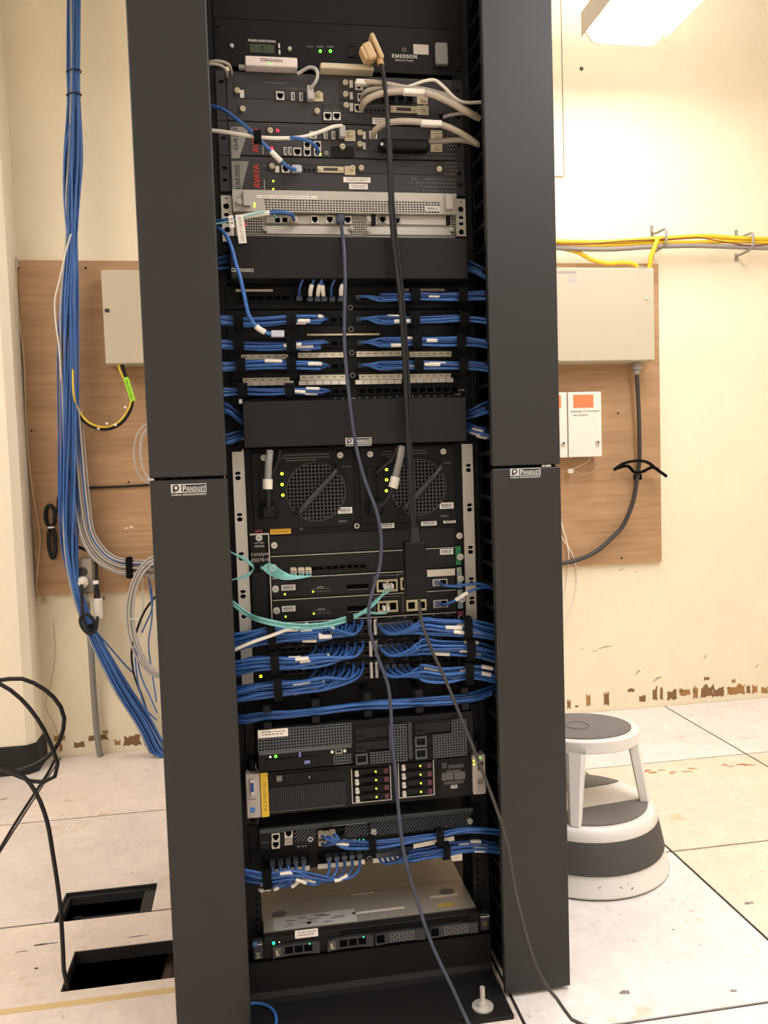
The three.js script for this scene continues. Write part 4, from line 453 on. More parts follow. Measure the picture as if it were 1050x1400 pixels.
{ // middle gateway, red status lights
  const t = thing('media_gateway', 'middle dark grey gateway with red status lights and rotated red brand name', 'gateway', [0, 1.672, 0]), y0 = 1.672, y1 = 1.7355;
  part(t, 'chassis', rb(0.4445, y1 - y0, 0.36, 0, (y0 + y1) / 2, Z - 0.18, 0.002), mSlate); for (const s of [-1, 1]) ear(t, s, y0, y1, mSlateDark, [[(y0 + y1) / 2, 0.005, 0.0035]], 0.004, 0.021);
  brand(t, [[-0.2168,1.7234,0.006], [-0.1815,1.7258,0.006], [-0.2034,1.6657,0.006], [-0.2179,1.6654,0.006]].map(p => [p[0], p[1]]).reverse(), 'G430', [-0.2088,1.7013,0.0073], 0.0095, 0.041);
  lettering(t, 'AVAYA', [-0.1719,1.7001,0.0062], 0.0115, 0.045, mRed, Math.PI / 2);
  part(t, 'module_plate', proud([-0.1523,1.7042,0.0228,1.7254,0.006], 0.0015, 0.0008), mSlateDark); part(t, 'module_plate', proud([0.0266,1.6849,0.1985,1.7294,0.006], 0.0015, 0.0008), mSlateDark); part(t, 'slot_cover', proud([-0.025,1.6726,0.0189,1.6924,0.006], 0.004, 0.001), mSatin);
  for (const p of [[-0.1422,1.7176,0.0076], [0.0136,1.717,0.0082], [0.0314,1.7186,0.0076], [0.0306,1.6968,0.0076], [0.1881,1.7191,0.0085], [0.1857,1.695,0.0085], [-0.004,1.6901,0.01]]) screw(t, p);
  for (const r of [[0.0017,1.7035,0.0226,1.7238,0.0076], [0.1734,1.7098,0.1974,1.7289,0.0076], [0.1727,1.6871,0.1967,1.7063,0.0076]]) sticker(t, r, mBeige, undefined, 'port_tag'); for (const r of [[0.0377,1.7083,0.043,1.7221,0.0076], [0.037,1.6887,0.0423,1.7012,0.0076]]) sticker(t, r, mPlateLight, undefined, 'port_tag');
  led(t, [-0.1281,1.7193,0.0076], mRedLed, true); led(t, [-0.1404,1.6857,0.0065], mRedLed, true); led(t, [-0.1408,1.6754,0.0065], mYellowLed);
  jack(t, [-0.0601,1.7123,0.0076], mZinc, 0.9); usb(t, [-0.0358,1.713,0.0076]); usb(t, [-0.0206,1.7128,0.0076]); jack(t, [0.0578,1.7157,0.0076]); usb(t, [-0.1149,1.681,0.0062]); usb(t, [-0.1057,1.6812,0.0062]); jack(t, [-0.0916,1.6802,0.0062]); jack(t, [-0.072,1.6938,0.0062], mZinc, 0.9); jack(t, [-0.0726,1.6793,0.0062], mZinc, 0.9); jack(t, [-0.0521,1.6944,0.0062], mZinc, 0.9, true); jack(t, [-0.0526,1.6798,0.0062], mZinc, 0.9);
  part(t, 'audio_jack', new THREE.TorusGeometry(0.0028, 0.0008, 6, 14).translate(...[-0.035,1.6801,0.0065]), mZinc); led(t, [-0.0474,1.676,0.0095], mYellowLed); part(t, 'vent_pattern', tri([0.1126,1.6726,0.2222,1.6855,0.006]), mVentTri).userData.kind = 'stuff'; part(t, 'vent_pattern', tri([0.1999,1.6897,0.2226,1.7318,0.006]), mVentTri).userData.kind = 'stuff';
  part(t, 'mark_line', bx(0.0012, 0.015, 0.0004, ...[-0.1575,1.6826,0.0062]), mPrint);
}
{ // lower gateway
  const t = thing('media_gateway', 'lowest dark grey gateway with large blank face and two white paper labels', 'gateway', [0, 1.604, 0]), y0 = 1.604, y1 = 1.6705;
  part(t, 'chassis', rb(0.4445, y1 - y0, 0.36, 0, (y0 + y1) / 2, Z - 0.18, 0.002), mSlate); for (const s of [-1, 1]) ear(t, s, y0, y1, mSlateDark, [[(y0 + y1) / 2 + 0.01, 0.005, 0.0035], [(y0 + y1) / 2 - 0.012, 0.005, 0.0035]], 0.004, 0.021);
  brand(t, [[-0.2182,1.6599,0.006], [-0.1856,1.6607,0.006], [-0.2034,1.6005,0.006], [-0.218,1.6002,0.006]].map(p => [p[0], p[1]]).reverse(), 'EM200', [-0.2077,1.6302,0.0073], 0.0095, 0.045);
  lettering(t, 'AVAYA', [-0.1717,1.6327,0.0062], 0.0115, 0.044, mRed, Math.PI / 2);
  part(t, 'module_plate', proud([-0.1494,1.6428,0.1973,1.6588,0.006], 0.0015, 0.0008), mSlateDark);
  for (const p of [[-0.1418,1.6508,0.0076], [0.0145,1.6507,0.0082], [0.0318,1.6513,0.0076], [0.1883,1.6527,0.0076]]) screw(t, p);
  jack(t, [-0.1156,1.6473,0.0076]); jack(t, [-0.0951,1.6471,0.0076]); for (let i = 0; i < 4; i++) part(t, 'pin_jack', cyl(0.0022, 0.001, 'z', -0.0782 + i * 0.0085, 1.6468, 0.0079, 8), mVoid);
  serial(t, [-0.0544,1.6415,-0.0026,1.6535,0.0076]); sticker(t, [-0.0007,1.6385,0.0203,1.6555,0.0076], mBeige, undefined, 'port_tag'); sticker(t, [-0.1357,1.6401,-0.1278,1.6524,0.0076], mPlateLight, undefined, 'port_tag');
  sticker(t, [-0.0035,1.6248,0.05,1.635,0.006], mLines, undefined, 'paper_label'); sticker(t, [0.007,1.612,0.0443,1.6226,0.006], mLines, undefined, 'paper_label');
  led(t, [-0.1402,1.6241,0.0065], mYellowLed); led(t, [-0.1408,1.6091,0.0065], mYellowLed); part(t, 'mark_line', bx(0.0012, 0.022, 0.0004, ...[-0.1575,1.6165,0.0062]), mPrint);
  part(t, 'vent_pattern', tri([0.1288,1.6082,0.2204,1.6378,0.006]), mVentTri).userData.kind = 'stuff'; part(t, 'vent_pattern', tri([0.1995,1.6412,0.2213,1.6678,0.006]), mVentTri).userData.kind = 'stuff'; lettering(t, 'V1', [-0.1567,1.6524,0.0062], 0.003, 0.006, mPrintDim);
}
{ // silver router
  const t = thing('edge_router', 'silver two unit router with perforated grille and side handles', 'router', [0, 1.513, 0]), z = 0.012, y0 = 1.513, y1 = 1.602, ym = 1.5614;
  part(t, 'chassis', bx(0.44, y1 - y0, 0.46, 0, (y0 + y1) / 2, -0.228), mSilverDark);
  ear(t, -1, 1.509, 1.5957, mZinc, [1.5752, 1.5311].map(y => [y, 0.0058, 0.0055]).concat([[1.5904, 0.0018, 0.0018], [1.5594, 0.0055, 0.0035], [1.5463, 0.0055, 0.0035]]), 0.006); ear(t, 1, 1.5235, 1.5971, mZinc, [1.5768, 1.5321].map(y => [y, 0.0055, 0.0055]).concat([[1.5912, 0.0016, 0.0016], [1.5602, 0.005, 0.0033], [1.548, 0.005, 0.0033]]), 0.006);
  const u = [-0.219, ym, 0.219, y1, z], gr = [-0.1588, 1.5629, 0.1842, 1.5859, 0.0225];
  part(t, 'bezel', merged([bx(u[2] - u[0], y1 - gr[3], 0.014, 0, (y1 + gr[3]) / 2, 0.0155), bx(u[2] - u[0], gr[1] - ym, 0.014, 0, (ym + gr[1]) / 2, 0.0155), bx(gr[0] - u[0], gr[3] - gr[1], 0.014, (u[0] + gr[0]) / 2, (gr[1] + gr[3]) / 2, 0.0155), bx(u[2] - gr[2], gr[3] - gr[1], 0.014, (u[2] + gr[2]) / 2, (gr[1] + gr[3]) / 2, 0.0155)]), mSilver);
  part(t, 'grille_back', bx(gr[2] - gr[0], gr[3] - gr[1], 0.001, (gr[0] + gr[2]) / 2, (gr[1] + gr[3]) / 2, 0.0095), mVoid); part(t, 'grille', grille(gr, 58, 5, 0.0019, 0.002), mSilver);
  for (const r of [[-0.1992,1.569,-0.186,1.5965,0.034], [0.1946,1.5682,0.2093,1.5975,0.034]]) part(t, 'handle', slab(r, 0.022, 0.001), mSilver);
  const tx = canvasTex(512, 48, (k, w, h) => { k.fillStyle = '#e9e3d6'; k.fillRect(0, 0, w, h); k.fillStyle = '#55504a'; k.font = '34px sans-serif'; k.fillText('0031-LEWISTON-MPLS-RTR1-new', 46, 37); });
  sticker(t, [-0.174,1.5857,-0.0575,1.5923,0.0228], printMat(tx), 'white paper label with printed name', 'paper_label'); sticker(t, [0.1559,1.5668,0.1838,1.5763,0.0228], mBarcode);
  led(t, [-0.1781,1.5759,0.0228], mYellowLed); led(t, [-0.1783,1.5711,0.0228], mYellowLed); screw(t, [-0.2063,1.5775,0.0228], mZinc);
  // lower row of modules
  const zl = 0.006; part(t, 'module_bay', bx(0.43, ym - y0 - 0.002, 0.002, 0, (ym + y0) / 2, zl - 0.001 + 0.0012), mSilverDark);
  const vent = (r, nx, ny) => { part(t, 'vent_back', slab([r[0], r[1], r[2], r[3], 0.0078], 0.0006), mVoid); part(t, 'vent_grille', grille([r[0], r[1], r[2], r[3], 0.0092], nx, ny, 0.0014, 0.0012), mSilver); };
  vent([-0.197,1.5242,-0.1641,1.5542,0.009], 7, 6); vent([-0.096,1.5433,-0.0737,1.5549,0.009], 5, 3); vent([-0.0532,1.5437,-0.0422,1.5562,0.009], 3, 3); vent([0.0113,1.522,0.035,1.55,0.009], 6, 6); vent([0.2109,1.5225,0.2203,1.5641,0.009], 2, 8);
  for (const [r, m] of [[[-0.1572,1.5231,0.0062,1.5387,0.007], mPlateLight], [[0.0388,1.5237,0.2095,1.5388,0.007], mPlateLight], [[0.0381,1.5438,0.2078,1.5611,0.007], mPlateLight], [[-0.1592,1.5421,0.0069,1.5588,0.007], mSilver]]) part(t, 'module_plate', proud(r, 0.003, 0.0008), m);
  const sfp = part(t, 'transceiver_block', proud([-0.1565,1.542,-0.0994,1.5559,0.01], 0.004, 0.001), mSilverDark); for (const r of [[-0.14,1.5439,-0.1305,1.5528,0.0142], [-0.1259,1.5441,-0.1164,1.553,0.0142]]) part(sfp, 'fibre_port', slab(r, 0.0006), mVoid);
  jack(t, [-0.0631,1.5509,0.01]); jack(t, [-0.0337,1.5513,0.01]); jack(t, [0.0015,1.551,0.01]); jack(t, [0.0706,1.5526,0.01], mSilverDark); jack(t, [0.0995,1.5509,0.01], mSilverDark, 0.9);
  for (const r of [[0.0484,1.5409,0.0565,1.5619,0.016], [0.1994,1.5434,0.2071,1.5633,0.016]]) part(t, 'ejector', slab(r, 0.01, 0.002), mSatin); for (const p of [[0.0431,1.5516,0.01], [-0.1597,1.5309,0.01], [0.0077,1.5342,0.01], [0.0424,1.5311,0.01], [0.2083,1.5343,0.01]]) screw(t, p, mZinc, 0.85); led(t, [-0.1976,1.5403,0.0095], mRedLed);
}
{ const t = thing('cable_duct', 'upper horizontal cable duct with plain black cover below the silver router', 'cable duct', [0, 1.4275, 0]), c = part(t, 'cover', rb(0.4575, 0.0785, 0.056, 0, 1.4665, 0.0322, 0.002), M(0x151312, 0.55, 0, { bumpMap: grainBump, bumpScale: 0.00005, specularIntensity: 0.5 })); part(t, 'duct_body', bx(0.4445, 0.088, 0.06, 0, 1.468, -0.032), mBlack); lettering(c, 'ORTRONICS', [-0.2029,1.4421,0.0604], 0.0062, 0.034, mPrint); part(c, 'brand_mark', new THREE.TorusGeometry(0.003, 0.0009, 5, 12).translate(...[-0.2231,1.4427,0.0604]), mPrint); }

// ---------------------------------------------------------------- patch panels
{
  const rows = [[408, 386, 423], [438, 423.5, 454], [470, 455, 485], [501, 486, 516], [534, 517, 548]], names = ['topmost', 'second', 'third', 'fourth', 'lowest'];
  const yp = [1.4011, 1.3582, 1.3122, 1.2675, 1.2183], gx = [[-0.2069, -0.1248], [-0.1033, -0.0151], [0.02, 0.1028], [0.1252, 0.2082]];
  const hole = bx(0.0122, 0.009, 0.0008, 0, 0, 0.0002), fr = frameGeo(0.0148, 0.0125, 0.012, 0.0085, 0.0025);
  yp.forEach((y, k) => {
    const t = thing('patch_bay', names[k] + ' of the five black patch panels between the two cable duct covers', 'patch panel', [0, y - 0.022, 0], 'patch panels above the chassis switch');
    part(t, 'plate', rb(0.4826, 0.0475, 0.003, 0, y, 0.0012, 0.001), mSatin); part(t, 'rear_shell', bx(0.4445, 0.0475, 0.06, 0, y, -0.032), mBlack);
    for (const [a, b] of gx) { part(t, 'port_block', rb(b - a + 0.016, 0.018, 0.004, (a + b) / 2, y, 0.0045, 0.001), mBlack); for (let i = 0; i < 6; i++) { const p = piece(t, 'port', fr, mSatin, [a + (b - a) * i / 5, y, 0.0062]); sub(p, 'port_cavity', hole, mVoid); } }
    part(t, 'center_screw', new THREE.TorusGeometry(0.0045, 0.0012, 5, 12).translate(0.0016, y - 0.018, 0.004), mPrintDim);
    for (const s of [-1, 1]) part(t, 'rack_screw', cyl(0.0045, 0.003, 'z', s * 0.2326, y, 0.0042, 10), mRail);
  });
  const t3 = scene.getObjectByName('patch_bay_003'), t4 = scene.getObjectByName('patch_bay_004'), t0 = scene.getObjectByName('patch_bay'), strip = (t, r, m = mStrip, z = 0.012) => part(t, 'label_strip', slab([r[0], r[1], r[2], r[3], r[4]], 0.004), m);
  for (const r of [[-0.2159,1.2823,-0.1253,1.2919,0.012], [-0.1056,1.2845,-0.0144,1.2941,0.012], [0.01,1.2852,0.1003,1.2956,0.012], [0.1169,1.2832,0.203,1.2937,0.012]]) strip(t3, r);
  for (const r of [[-0.2143,1.2376,-0.1242,1.2469,0.012], [-0.1037,1.2407,-0.0131,1.2507,0.012], [0.0136,1.2402,0.1003,1.2503,0.012], [0.117,1.24,0.2003,1.2494,0.012]]) strip(t4, r);
  for (const [a, b] of [[[-0.2063,1.236,0.014], [-0.1244,1.2352,0.014]], [[-0.0987,1.2355,0.014], [-0.0193,1.2341,0.014]], [[0.0128,1.235,0.014], [0.0909,1.2351,0.014]], [[0.1207,1.236,0.014], [0.1974,1.2355,0.014]]]) for (let i = 0; i < 6; i++) part(t4, 'icon_tab', bx((b[0] - a[0]) / 5 - 0.0012, 0.0082, 0.003, a[0] + (b[0] - a[0]) * i / 5, a[1], 0.0125), mPaper);
  part(t0, 'label_strip', slab([-0.2209,1.4127,-0.1498,1.4169,0.012], 0.003), mBeige); part(t0, 'label_strip', slab([0.1104,1.4134,0.1924,1.4184,0.012], 0.003), M(0x9b8f86, 0.7)); part(scene.getObjectByName('patch_bay_001'), 'label_strip', slab([-0.0861,1.3278,0.0576,1.3311,0.01], 0.003), mBeige);
  { const g = []; for (const p of [[0.0142,1.2032,0.006], [0.0297,1.2036,0.006], [0.0452,1.2032,0.006], [0.06,1.2037,0.006], [0.0749,1.2034,0.006], [0.0906,1.2038,0.006], [0.1228,1.2039,0.006], [0.1378,1.2039,0.006], [0.1529,1.204,0.006], [0.1681,1.2041,0.006], [0.1833,1.2041,0.006], [0.1985,1.2041,0.006], [-0.0049,1.2028,0.006], [-0.0196,1.2024,0.006], [-0.0342,1.2027,0.006]]) g.push(bx(0.0018, 0.0018, 0.0006, p[0], p[1] + 0.002, 0.0032)); part(t4, 'printed_marks', merged(g), mPrint); }
  lettering(t4, 'Power Sum', [0.2209,1.2169,0.0032], 0.0042, 0.022, mPrint); lettering(t4, 'Panel', [0.2154,1.2089,0.0032], 0.0042, 0.012, mPrint);
}
{ const t = thing('cable_duct', 'lower horizontal cable duct with white logo plate above the chassis switch', 'cable duct', [0, 1.1115, 0]), c = part(t, 'cover', rb(0.4345, 0.0865, 0.058, 0, 1.1545, 0.0342, 0.002), M(0x191716, 0.55, 0, { bumpMap: grainBump, bumpScale: 0.00005, specularIntensity: 0.5 })), r = [-0.0246,1.1077,0.0269,1.1247,0.0634]; part(t, 'duct_body', bx(0.4445, 0.0865, 0.06, 0, 1.1535, -0.032), mBlack); part(c, 'logo_plate', bx(r[2] - r[0], r[3] - r[1], 0.0006, (r[0] + r[2]) / 2, (r[1] + r[3]) / 2, 0.0634), mLogo, 'white printed logo'); part(c, 'clip', bx(0.006, 0.008, 0.01, ...[-0.2202,1.199,0.05]), mPrint); }

// ---------------------------------------------------------------- chassis switch
const gCageF = frameGeo(0.0128, 0.0095, 0.0105, 0.0068, 0.004), gCageHole = bx(0.011, 0.007, 0.0006, 0, 0, 0.0004), gPlug = rb(0.0125, 0.012, 0.02, 0, 0, 0.01, 0.002), gPlugFace = bx(0.008, 0.006, 0.0008, 0, -0.001, 0.0201);
{
  const y1 = 1.1095, y0 = 0.629, z = 0.011, t = thing('chassis_switch', 'large black chassis switch with two power supplies and silver mounting rails', 'network switch', [0, y0, 0]), f = z;
  part(t, 'chassis', rb(0.4385, y1 - y0, 0.42, 0, (y0 + y1) / 2, z - 0.21, 0.002), mBlack);
  const eh = y => [[y, 0.0055, 0.0034], [y - 0.0095, 0.0055, 0.0045]], pairs = [1.073, 1.0, 0.93, 0.9, 0.86, 0.83];
  ear(t, -1, 0.63, 1.1047, mZinc, [1.063, 0.982, 0.905, 0.83, 0.79].flatMap(eh), 0.013, 0.0225); ear(t, 1, 0.735, 1.1065, mZinc, [1.063, 0.982, 0.895, 0.83, 0.79].flatMap(eh), 0.013, 0.0225);
  for (const s of [-1, 1]) part(t, 'ear_flange', bx(0.002, 0.36, 0.012, s * 0.2195, 0.915, 0.009), mZinc);
  const psu = (r, o, side) => {
    const b = part(t, 'power_supply', proud(r, 0.003, 0.001), M(0x161515, 0.5, 0, DULL), side + ' power supply'), zz = z + 0.0032, R = o.r;
    const g = [], bar = 0.0022, pitch = 0.0073, c = o.c; part(b, 'fan_opening', cyl(R, 0.0006, 'z', c[0], c[1], zz, 28), mVoid);
    for (let k = -8; k <= 8; k++) { const d = k * pitch, l = Math.abs(d) < R ? Math.sqrt(R * R - d * d) : 0; if (l > 0.004) { g.push(bx(bar, 2 * l, 0.0012, c[0] + d, c[1], zz + 0.001)); g.push(bx(2 * l, bar, 0.0011, c[0], c[1] + d, zz + 0.001)); } }
    g.push(new THREE.TorusGeometry(R, 0.0016, 4, 28).translate(c[0], c[1], zz)); part(b, 'fan_grille', merged(g), M(0x363433, 0.5));
    part(b, 'handle', tubeGeo([[o.h0[0], o.h0[1], zz], [o.h0[0] - 0.004, o.h0[1] - 0.004, zz + 0.022], [(o.h0[0] + o.h1[0]) / 2, (o.h0[1] + o.h1[1]) / 2, zz + 0.03], [o.h1[0] + 0.004, o.h1[1] + 0.004, zz + 0.022], [o.h1[0], o.h1[1], zz]], 0.0062, 10), M(0x2b2a29, 0.4));
    for (const p of o.led) led(b, [p[0], p[1], zz], mYellowLed, true); for (const p of o.sc) screw(b, [p[0], p[1], zz], mZinc, 1.15); sticker(b, o.bc, mBarcode);
    lettering(b, '4200ACV', o.nm, 0.0034, 0.017, mPrintDim); lettering(b, 'FAN RUNNING', [c[0] + R + 0.004, o.h0[1] + 0.004, zz], 0.0022, 0.018, mPrintDim);
    part(b, 'inlet', slab(o.inl, 0.01, 0.003), mSatin); o.lines.forEach((p, i) => part(b, 'printed_line', bx(o.lw[i], 0.0022, 0.0004, p[0], p[1], zz), M(0x5d5a55, 0.8)));
    part(b, 'switch_bank', slab(o.sw, 0.004, 0.001), mSatin);
  };
  psu([-0.2049,0.9511,-0.0055,1.1021,0.011], { c: [-0.0809,1.0216,0.014], r: 0.0585, h0: [-0.0385,1.065,0.014], h1: [-0.1208,0.9797,0.014], led: [[-0.1464,1.059,0.014], [-0.1469,1.0379,0.014], [-0.1463,1.0169,0.014]], sc: [[-0.1805,1.0913,0.014], [-0.0306,1.0919,0.014]], bc: [-0.0384,0.9757,-0.0103,0.9879,0.0143], nm: [-0.0299,0.9605,0.0143], inl: [-0.1937,0.9718,-0.1581,1.0005,0.024], lines: [[-0.0983,1.0951,0.014], [-0.0985,1.0894,0.014], [-0.1073,1.0846,0.014]], lw: [0.092, 0.096, 0.06], sw: [-0.1921,1.0052,-0.175,1.0717,0.018] }, 'left');
  psu([0.0072,0.9523,0.2024,1.105,0.011], { c: [0.1262,1.0225,0.014], r: 0.0565, h0: [0.1728,1.0653,0.014], h1: [0.0887,0.9796,0.014], led: [[0.0622,1.0601,0.014], [0.0615,1.0396,0.014], [0.0605,1.0176,0.014]], sc: [[0.0293,1.0919,0.014], [0.1785,1.0927,0.014]], bc: [0.169,0.9766,0.1977,0.989,0.0143], nm: [0.1789,0.9617,0.0143], inl: [0.018,0.9715,0.051,1.0006,0.024], lines: [[0.0999,1.0963,0.014], [0.0997,1.0905,0.014], [0.0876,1.0857,0.014]], lw: [0.09, 0.094, 0.05], sw: [0.0211,1.0024,0.0411,1.0674,0.018] }, 'right');
  const yt = canvasTex(256, 96, (k, w, h) => { k.fillStyle = '#e3ae2c'; k.fillRect(0, 0, w, h); k.fillStyle = '#3a2c10'; k.font = 'bold 27px sans-serif'; k.fillText('REMOVE LABEL FOR', 8, 40); k.fillText('SYSTEM GROUND', 12, 76); });
  sticker(t, [-0.174,0.9401,-0.1334,0.9558,0.0115], printMat(yt), 'yellow grounding label'); sticker(t, [-0.2033,0.9449,-0.1888,0.9506,0.0115], M(0x7c2f28, 0.7)); for (const r of [[0.0465,0.9423,0.0745,0.954,0.0115], [0.1302,0.9436,0.1623,0.9525,0.0115], [0.1764,0.9469,0.2019,0.9552,0.0115]]) sticker(t, r, mBarcode, undefined, 'paper_label');
  part(t, 'ground_stud', new THREE.TorusGeometry(0.0042, 0.0014, 6, 14).translate(...[-0.0014,0.9495,0.0125]), mZinc);
  { const c = [-0.1124,0.9501,0.0115]; part(t, 'ground_mark', merged([bx(0.0015, 0.006, 0.0004, c[0], c[1] + 0.002, 0.0115), bx(0.007, 0.0012, 0.0004, c[0], c[1] - 0.001, 0.0115), bx(0.004, 0.0012, 0.0004, c[0], c[1] - 0.0035, 0.0115)]), mPrintDim); }
  // fan tray column with the model name
  const ft = part(t, 'fan_tray', proud([-0.2138,0.7727,-0.1844,0.9431,0.011], 0.005, 0.001), M(0x161514, 0.5, 0, DULL)); part(ft, 'edge_strip', merged([slab([-0.2137,0.9407,-0.1769,0.9436,0.0168], 0.001), bx(0.0018, 0.17, 0.001, -0.1774, 0.8579, 0.0163)]), mZinc);
  screw(ft, [-0.1963,0.9355,0.016], mZinc, 1.25); lettering(ft, 'CISCO', [-0.1963,0.9185,0.0162], 0.0036, 0.019, mPrint); lettering(ft, 'Catalyst', [-0.1956,0.9022,0.0162], 0.0078, 0.034, mPrint, 0, 'reg'); lettering(ft, '4507R+E', [-0.196,0.8914,0.0162], 0.0068, 0.036, mPrint, 0, 'reg');
  { const c = [-0.1968,0.925,0.0162], g = []; [1, 2, 3.2, 2, 1, 2, 3.2, 2, 1].forEach((h, i) => g.push(bx(0.0009, h * 0.0013, 0.0004, c[0] + (i - 4) * 0.0023, c[1], 0.0162))); part(ft, 'brand_mark', merged(g), mPrint); }
  // slot rows: the left end of each card sits a little higher in the photograph's roll, so all are level here
  const xs0 = -0.1746, xs1 = 0.1984, rows = [[0.937, 0.8994], [0.8965, 0.8565], [0.8528, 0.8128], [0.8091, 0.7666], [0.7629, 0.7234], [0.7196, 0.68], [0.6762, 0.6349]];
  const kinds = ['blank_card', 'uplink_card', 'supervisor_card', 'supervisor_card', 'line_card', 'line_card', 'line_card'], cards = rows.map(([a, b], k) => part(t, kinds[k], slab([xs0, b, xs1, a, 0.0135], 0.003, 0.001), k < 4 ? M(0x1f1e1d, 0.5, 0, DULL) : mSatin));
  cards.forEach((c, k) => { if (k) part(c, 'rail_edge', bx(xs1 - xs0, 0.0014, 0.002, (xs0 + xs1) / 2, rows[k][0], 0.0142), k < 5 ? mSilver : mRail); });
  screw(cards[0], [-0.1673,0.919,0.0138], mZinc, 1.2); screw(cards[0], [0.2076,0.9203,0.0138], mZinc, 1.2);
  const lens = [[[-0.1702,0.8745,0.0138], 1], [[-0.1684,0.8325,0.0138], 2], [[-0.1679,0.789,0.0138], 3], [[-0.1673,0.7442,0.0138], 4], [[-0.1686,0.7023,0.0138], 5], [[-0.1696,0.6544,0.0138], 6]]; for (const [p, k] of lens) screw(cards[k], p, k < 4 ? mZinc : mRail, 1.3);
  for (const [p, k] of [[[0.2075,0.8775,0.017], 1], [[0.2069,0.8332,0.017], 2], [[0.2088,0.7899,0.017], 3], [[0.2061,0.7507,0.017], 4], [[0.2076,0.6607,0.017], 6]]) screw(cards[k], p, k < 5 ? mZinc : mRail, 1.25);
  for (const [r, m, k] of [[[0.1993,0.86,0.2108,0.8989,0.0165], M(0x1f7a4c, 0.5), 1], [[0.2008,0.8124,0.211,0.8552,0.0165], M(0x7f9fb0, 0.5), 2], [[0.2009,0.7699,0.2122,0.8092,0.0165], M(0x7f9fb0, 0.5), 3], [[0.2005,0.7471,0.2131,0.7646,0.0165], M(0x7a2f45, 0.5), 4], [[0.1996,0.648,0.2128,0.678,0.0165], M(0x4a2030, 0.5), 6]]) { part(cards[k], 'ejector_tab', slab(r, 0.004, 0.001), m); }
  for (const [c, k] of [[[0.205,0.8505,0.017], 2], [[0.2045,0.8045,0.017], 3]]) part(cards[k], 'warning_mark', plate([[c[0] - 0.004, c[1] - 0.003], [c[0] + 0.004, c[1] - 0.003], [c[0], c[1] + 0.004]], 0.0005, 0.0166), M(0xc9b13a, 0.6));
  for (const [r, k] of [[[0.1672,0.883,0.1946,0.8942,0.0137], 1], [[-0.1564,0.8277,-0.1289,0.8388,0.0137], 2], [[-0.157,0.7855,-0.1305,0.7964,0.0137], 3]]) sticker(cards[k], r, mBarcode); sticker(cards[2], [0.1391,0.8393,0.1969,0.8522,0.0145], M(0xd8d0bb, 0.8), undefined, 'paper_label');
  // sfp cages on the uplink card
  for (const p of [[-0.0895,0.8688,0.0137], [-0.0771,0.8689,0.0137], [-0.0603,0.8687,0.0137], [-0.0471,0.8687,0.0137], [-0.0338,0.8688,0.0137], [-0.0198,0.8688,0.0137], [-0.0058,0.8688,0.0137], [0.0075,0.8688,0.0137]]) { const g = piece(cards[1], 'fibre_cage', gCageF, mRail, p); sub(g, 'port_cavity', gCageHole, mVoid); }
  for (const p of [[-0.1321,0.8674,0.0137], [-0.1172,0.867,0.0137], [-0.103,0.8666,0.0137]]) { const g = piece(cards[1], 'fibre_plug', gPlug, mBeige, p); sub(g, 'plug_face', gPlugFace, M(0xa38f7e, 0.6)); }
  for (const k of [2, 3]) {
    const o = k === 2 ? { a: [0.034,0.8137,0.0767,0.8385,0.014], b: [0.0828,0.8155,0.1244,0.8403,0.014], m: [0.1493,0.8191,0.1803,0.8336,0.014], led: [-0.1503,0.8202,0.0138], l2: [-0.0942,0.8221,0.0138], slot: [-0.0263,0.823,0.0178,0.8322,0.0139] } : { a: [0.0348,0.7718,0.0761,0.7953,0.014], b: [0.0934,0.7712,0.1353,0.794,0.014], m: [0.1496,0.7745,0.1806,0.7907,0.014], led: [-0.1503,0.7754,0.0138], l2: [-0.0944,0.7779,0.0138], slot: [-0.0264,0.7784,0.0178,0.7885,0.0139] };
    for (const r of [o.a, o.b]) { const b = part(cards[k], 'uplink_block', proud(r, 0.004, 0.001), M(0xc6b892, 0.45, 0.2)); const w = (r[2] - r[0]) / 2; for (const s of [0, 1]) part(b, 'fibre_port', slab([r[0] + w * s + 0.0035, r[1] + 0.005, r[0] + w * (s + 1) - 0.0035, r[3] - 0.004, r[4] + 0.0044], 0.0006), mVoid); part(b, 'outline', merged([bx(r[2] - r[0] + 0.01, 0.0008, 0.0004, (r[0] + r[2]) / 2, r[3] + 0.008, 0.0138), bx(0.0008, r[3] - r[1] + 0.012, 0.0004, r[0] - 0.006, (r[1] + r[3]) / 2 + 0.003, 0.0138)]), mPrintDim); }
    const mm = part(cards[k], 'management_block', proud(o.m, 0.003, 0.001), mSilver); const w = (o.m[2] - o.m[0]) / 2; part(mm, 'console_port', slab([o.m[0] + 0.003, o.m[1] + 0.002, o.m[0] + w - 0.002, o.m[3] - 0.002, 0.0173], 0.0006), M(0x5b5f80, 0.5)); part(mm, 'network_port', slab([o.m[0] + w, o.m[1] + 0.002, o.m[2] - 0.003, o.m[3] - 0.002, 0.0173], 0.0006), mVoid);
    led(cards[k], o.led, mYellowLed); led(cards[k], o.l2, mYellowLed); part(cards[k], 'card_slot', slab(o.slot, 0.0008), mVoid); part(cards[k], 'slot_edge', bx(o.slot[2] - o.slot[0], 0.0008, 0.0004, (o.slot[0] + o.slot[2]) / 2, o.slot[1] - 0.001, 0.0139), mPrintDim);
    { const g = []; for (let i = 0; i < 7; i++) g.push(bx(0.0018, 0.0018, 0.0004, o.l2[0] + 0.006 + i * 0.0044, o.l2[1], 0.0138)); g.push(bx(0.034, 0.0007, 0.0004, o.l2[0] + 0.015, o.l2[1] + 0.0055, 0.0138), bx(0.014, 0.0024, 0.0004, o.l2[0] + 0.015, o.l2[1] + 0.0085, 0.0138)); part(cards[k], 'printed_marks', merged(g), mPrintDim); }
  }
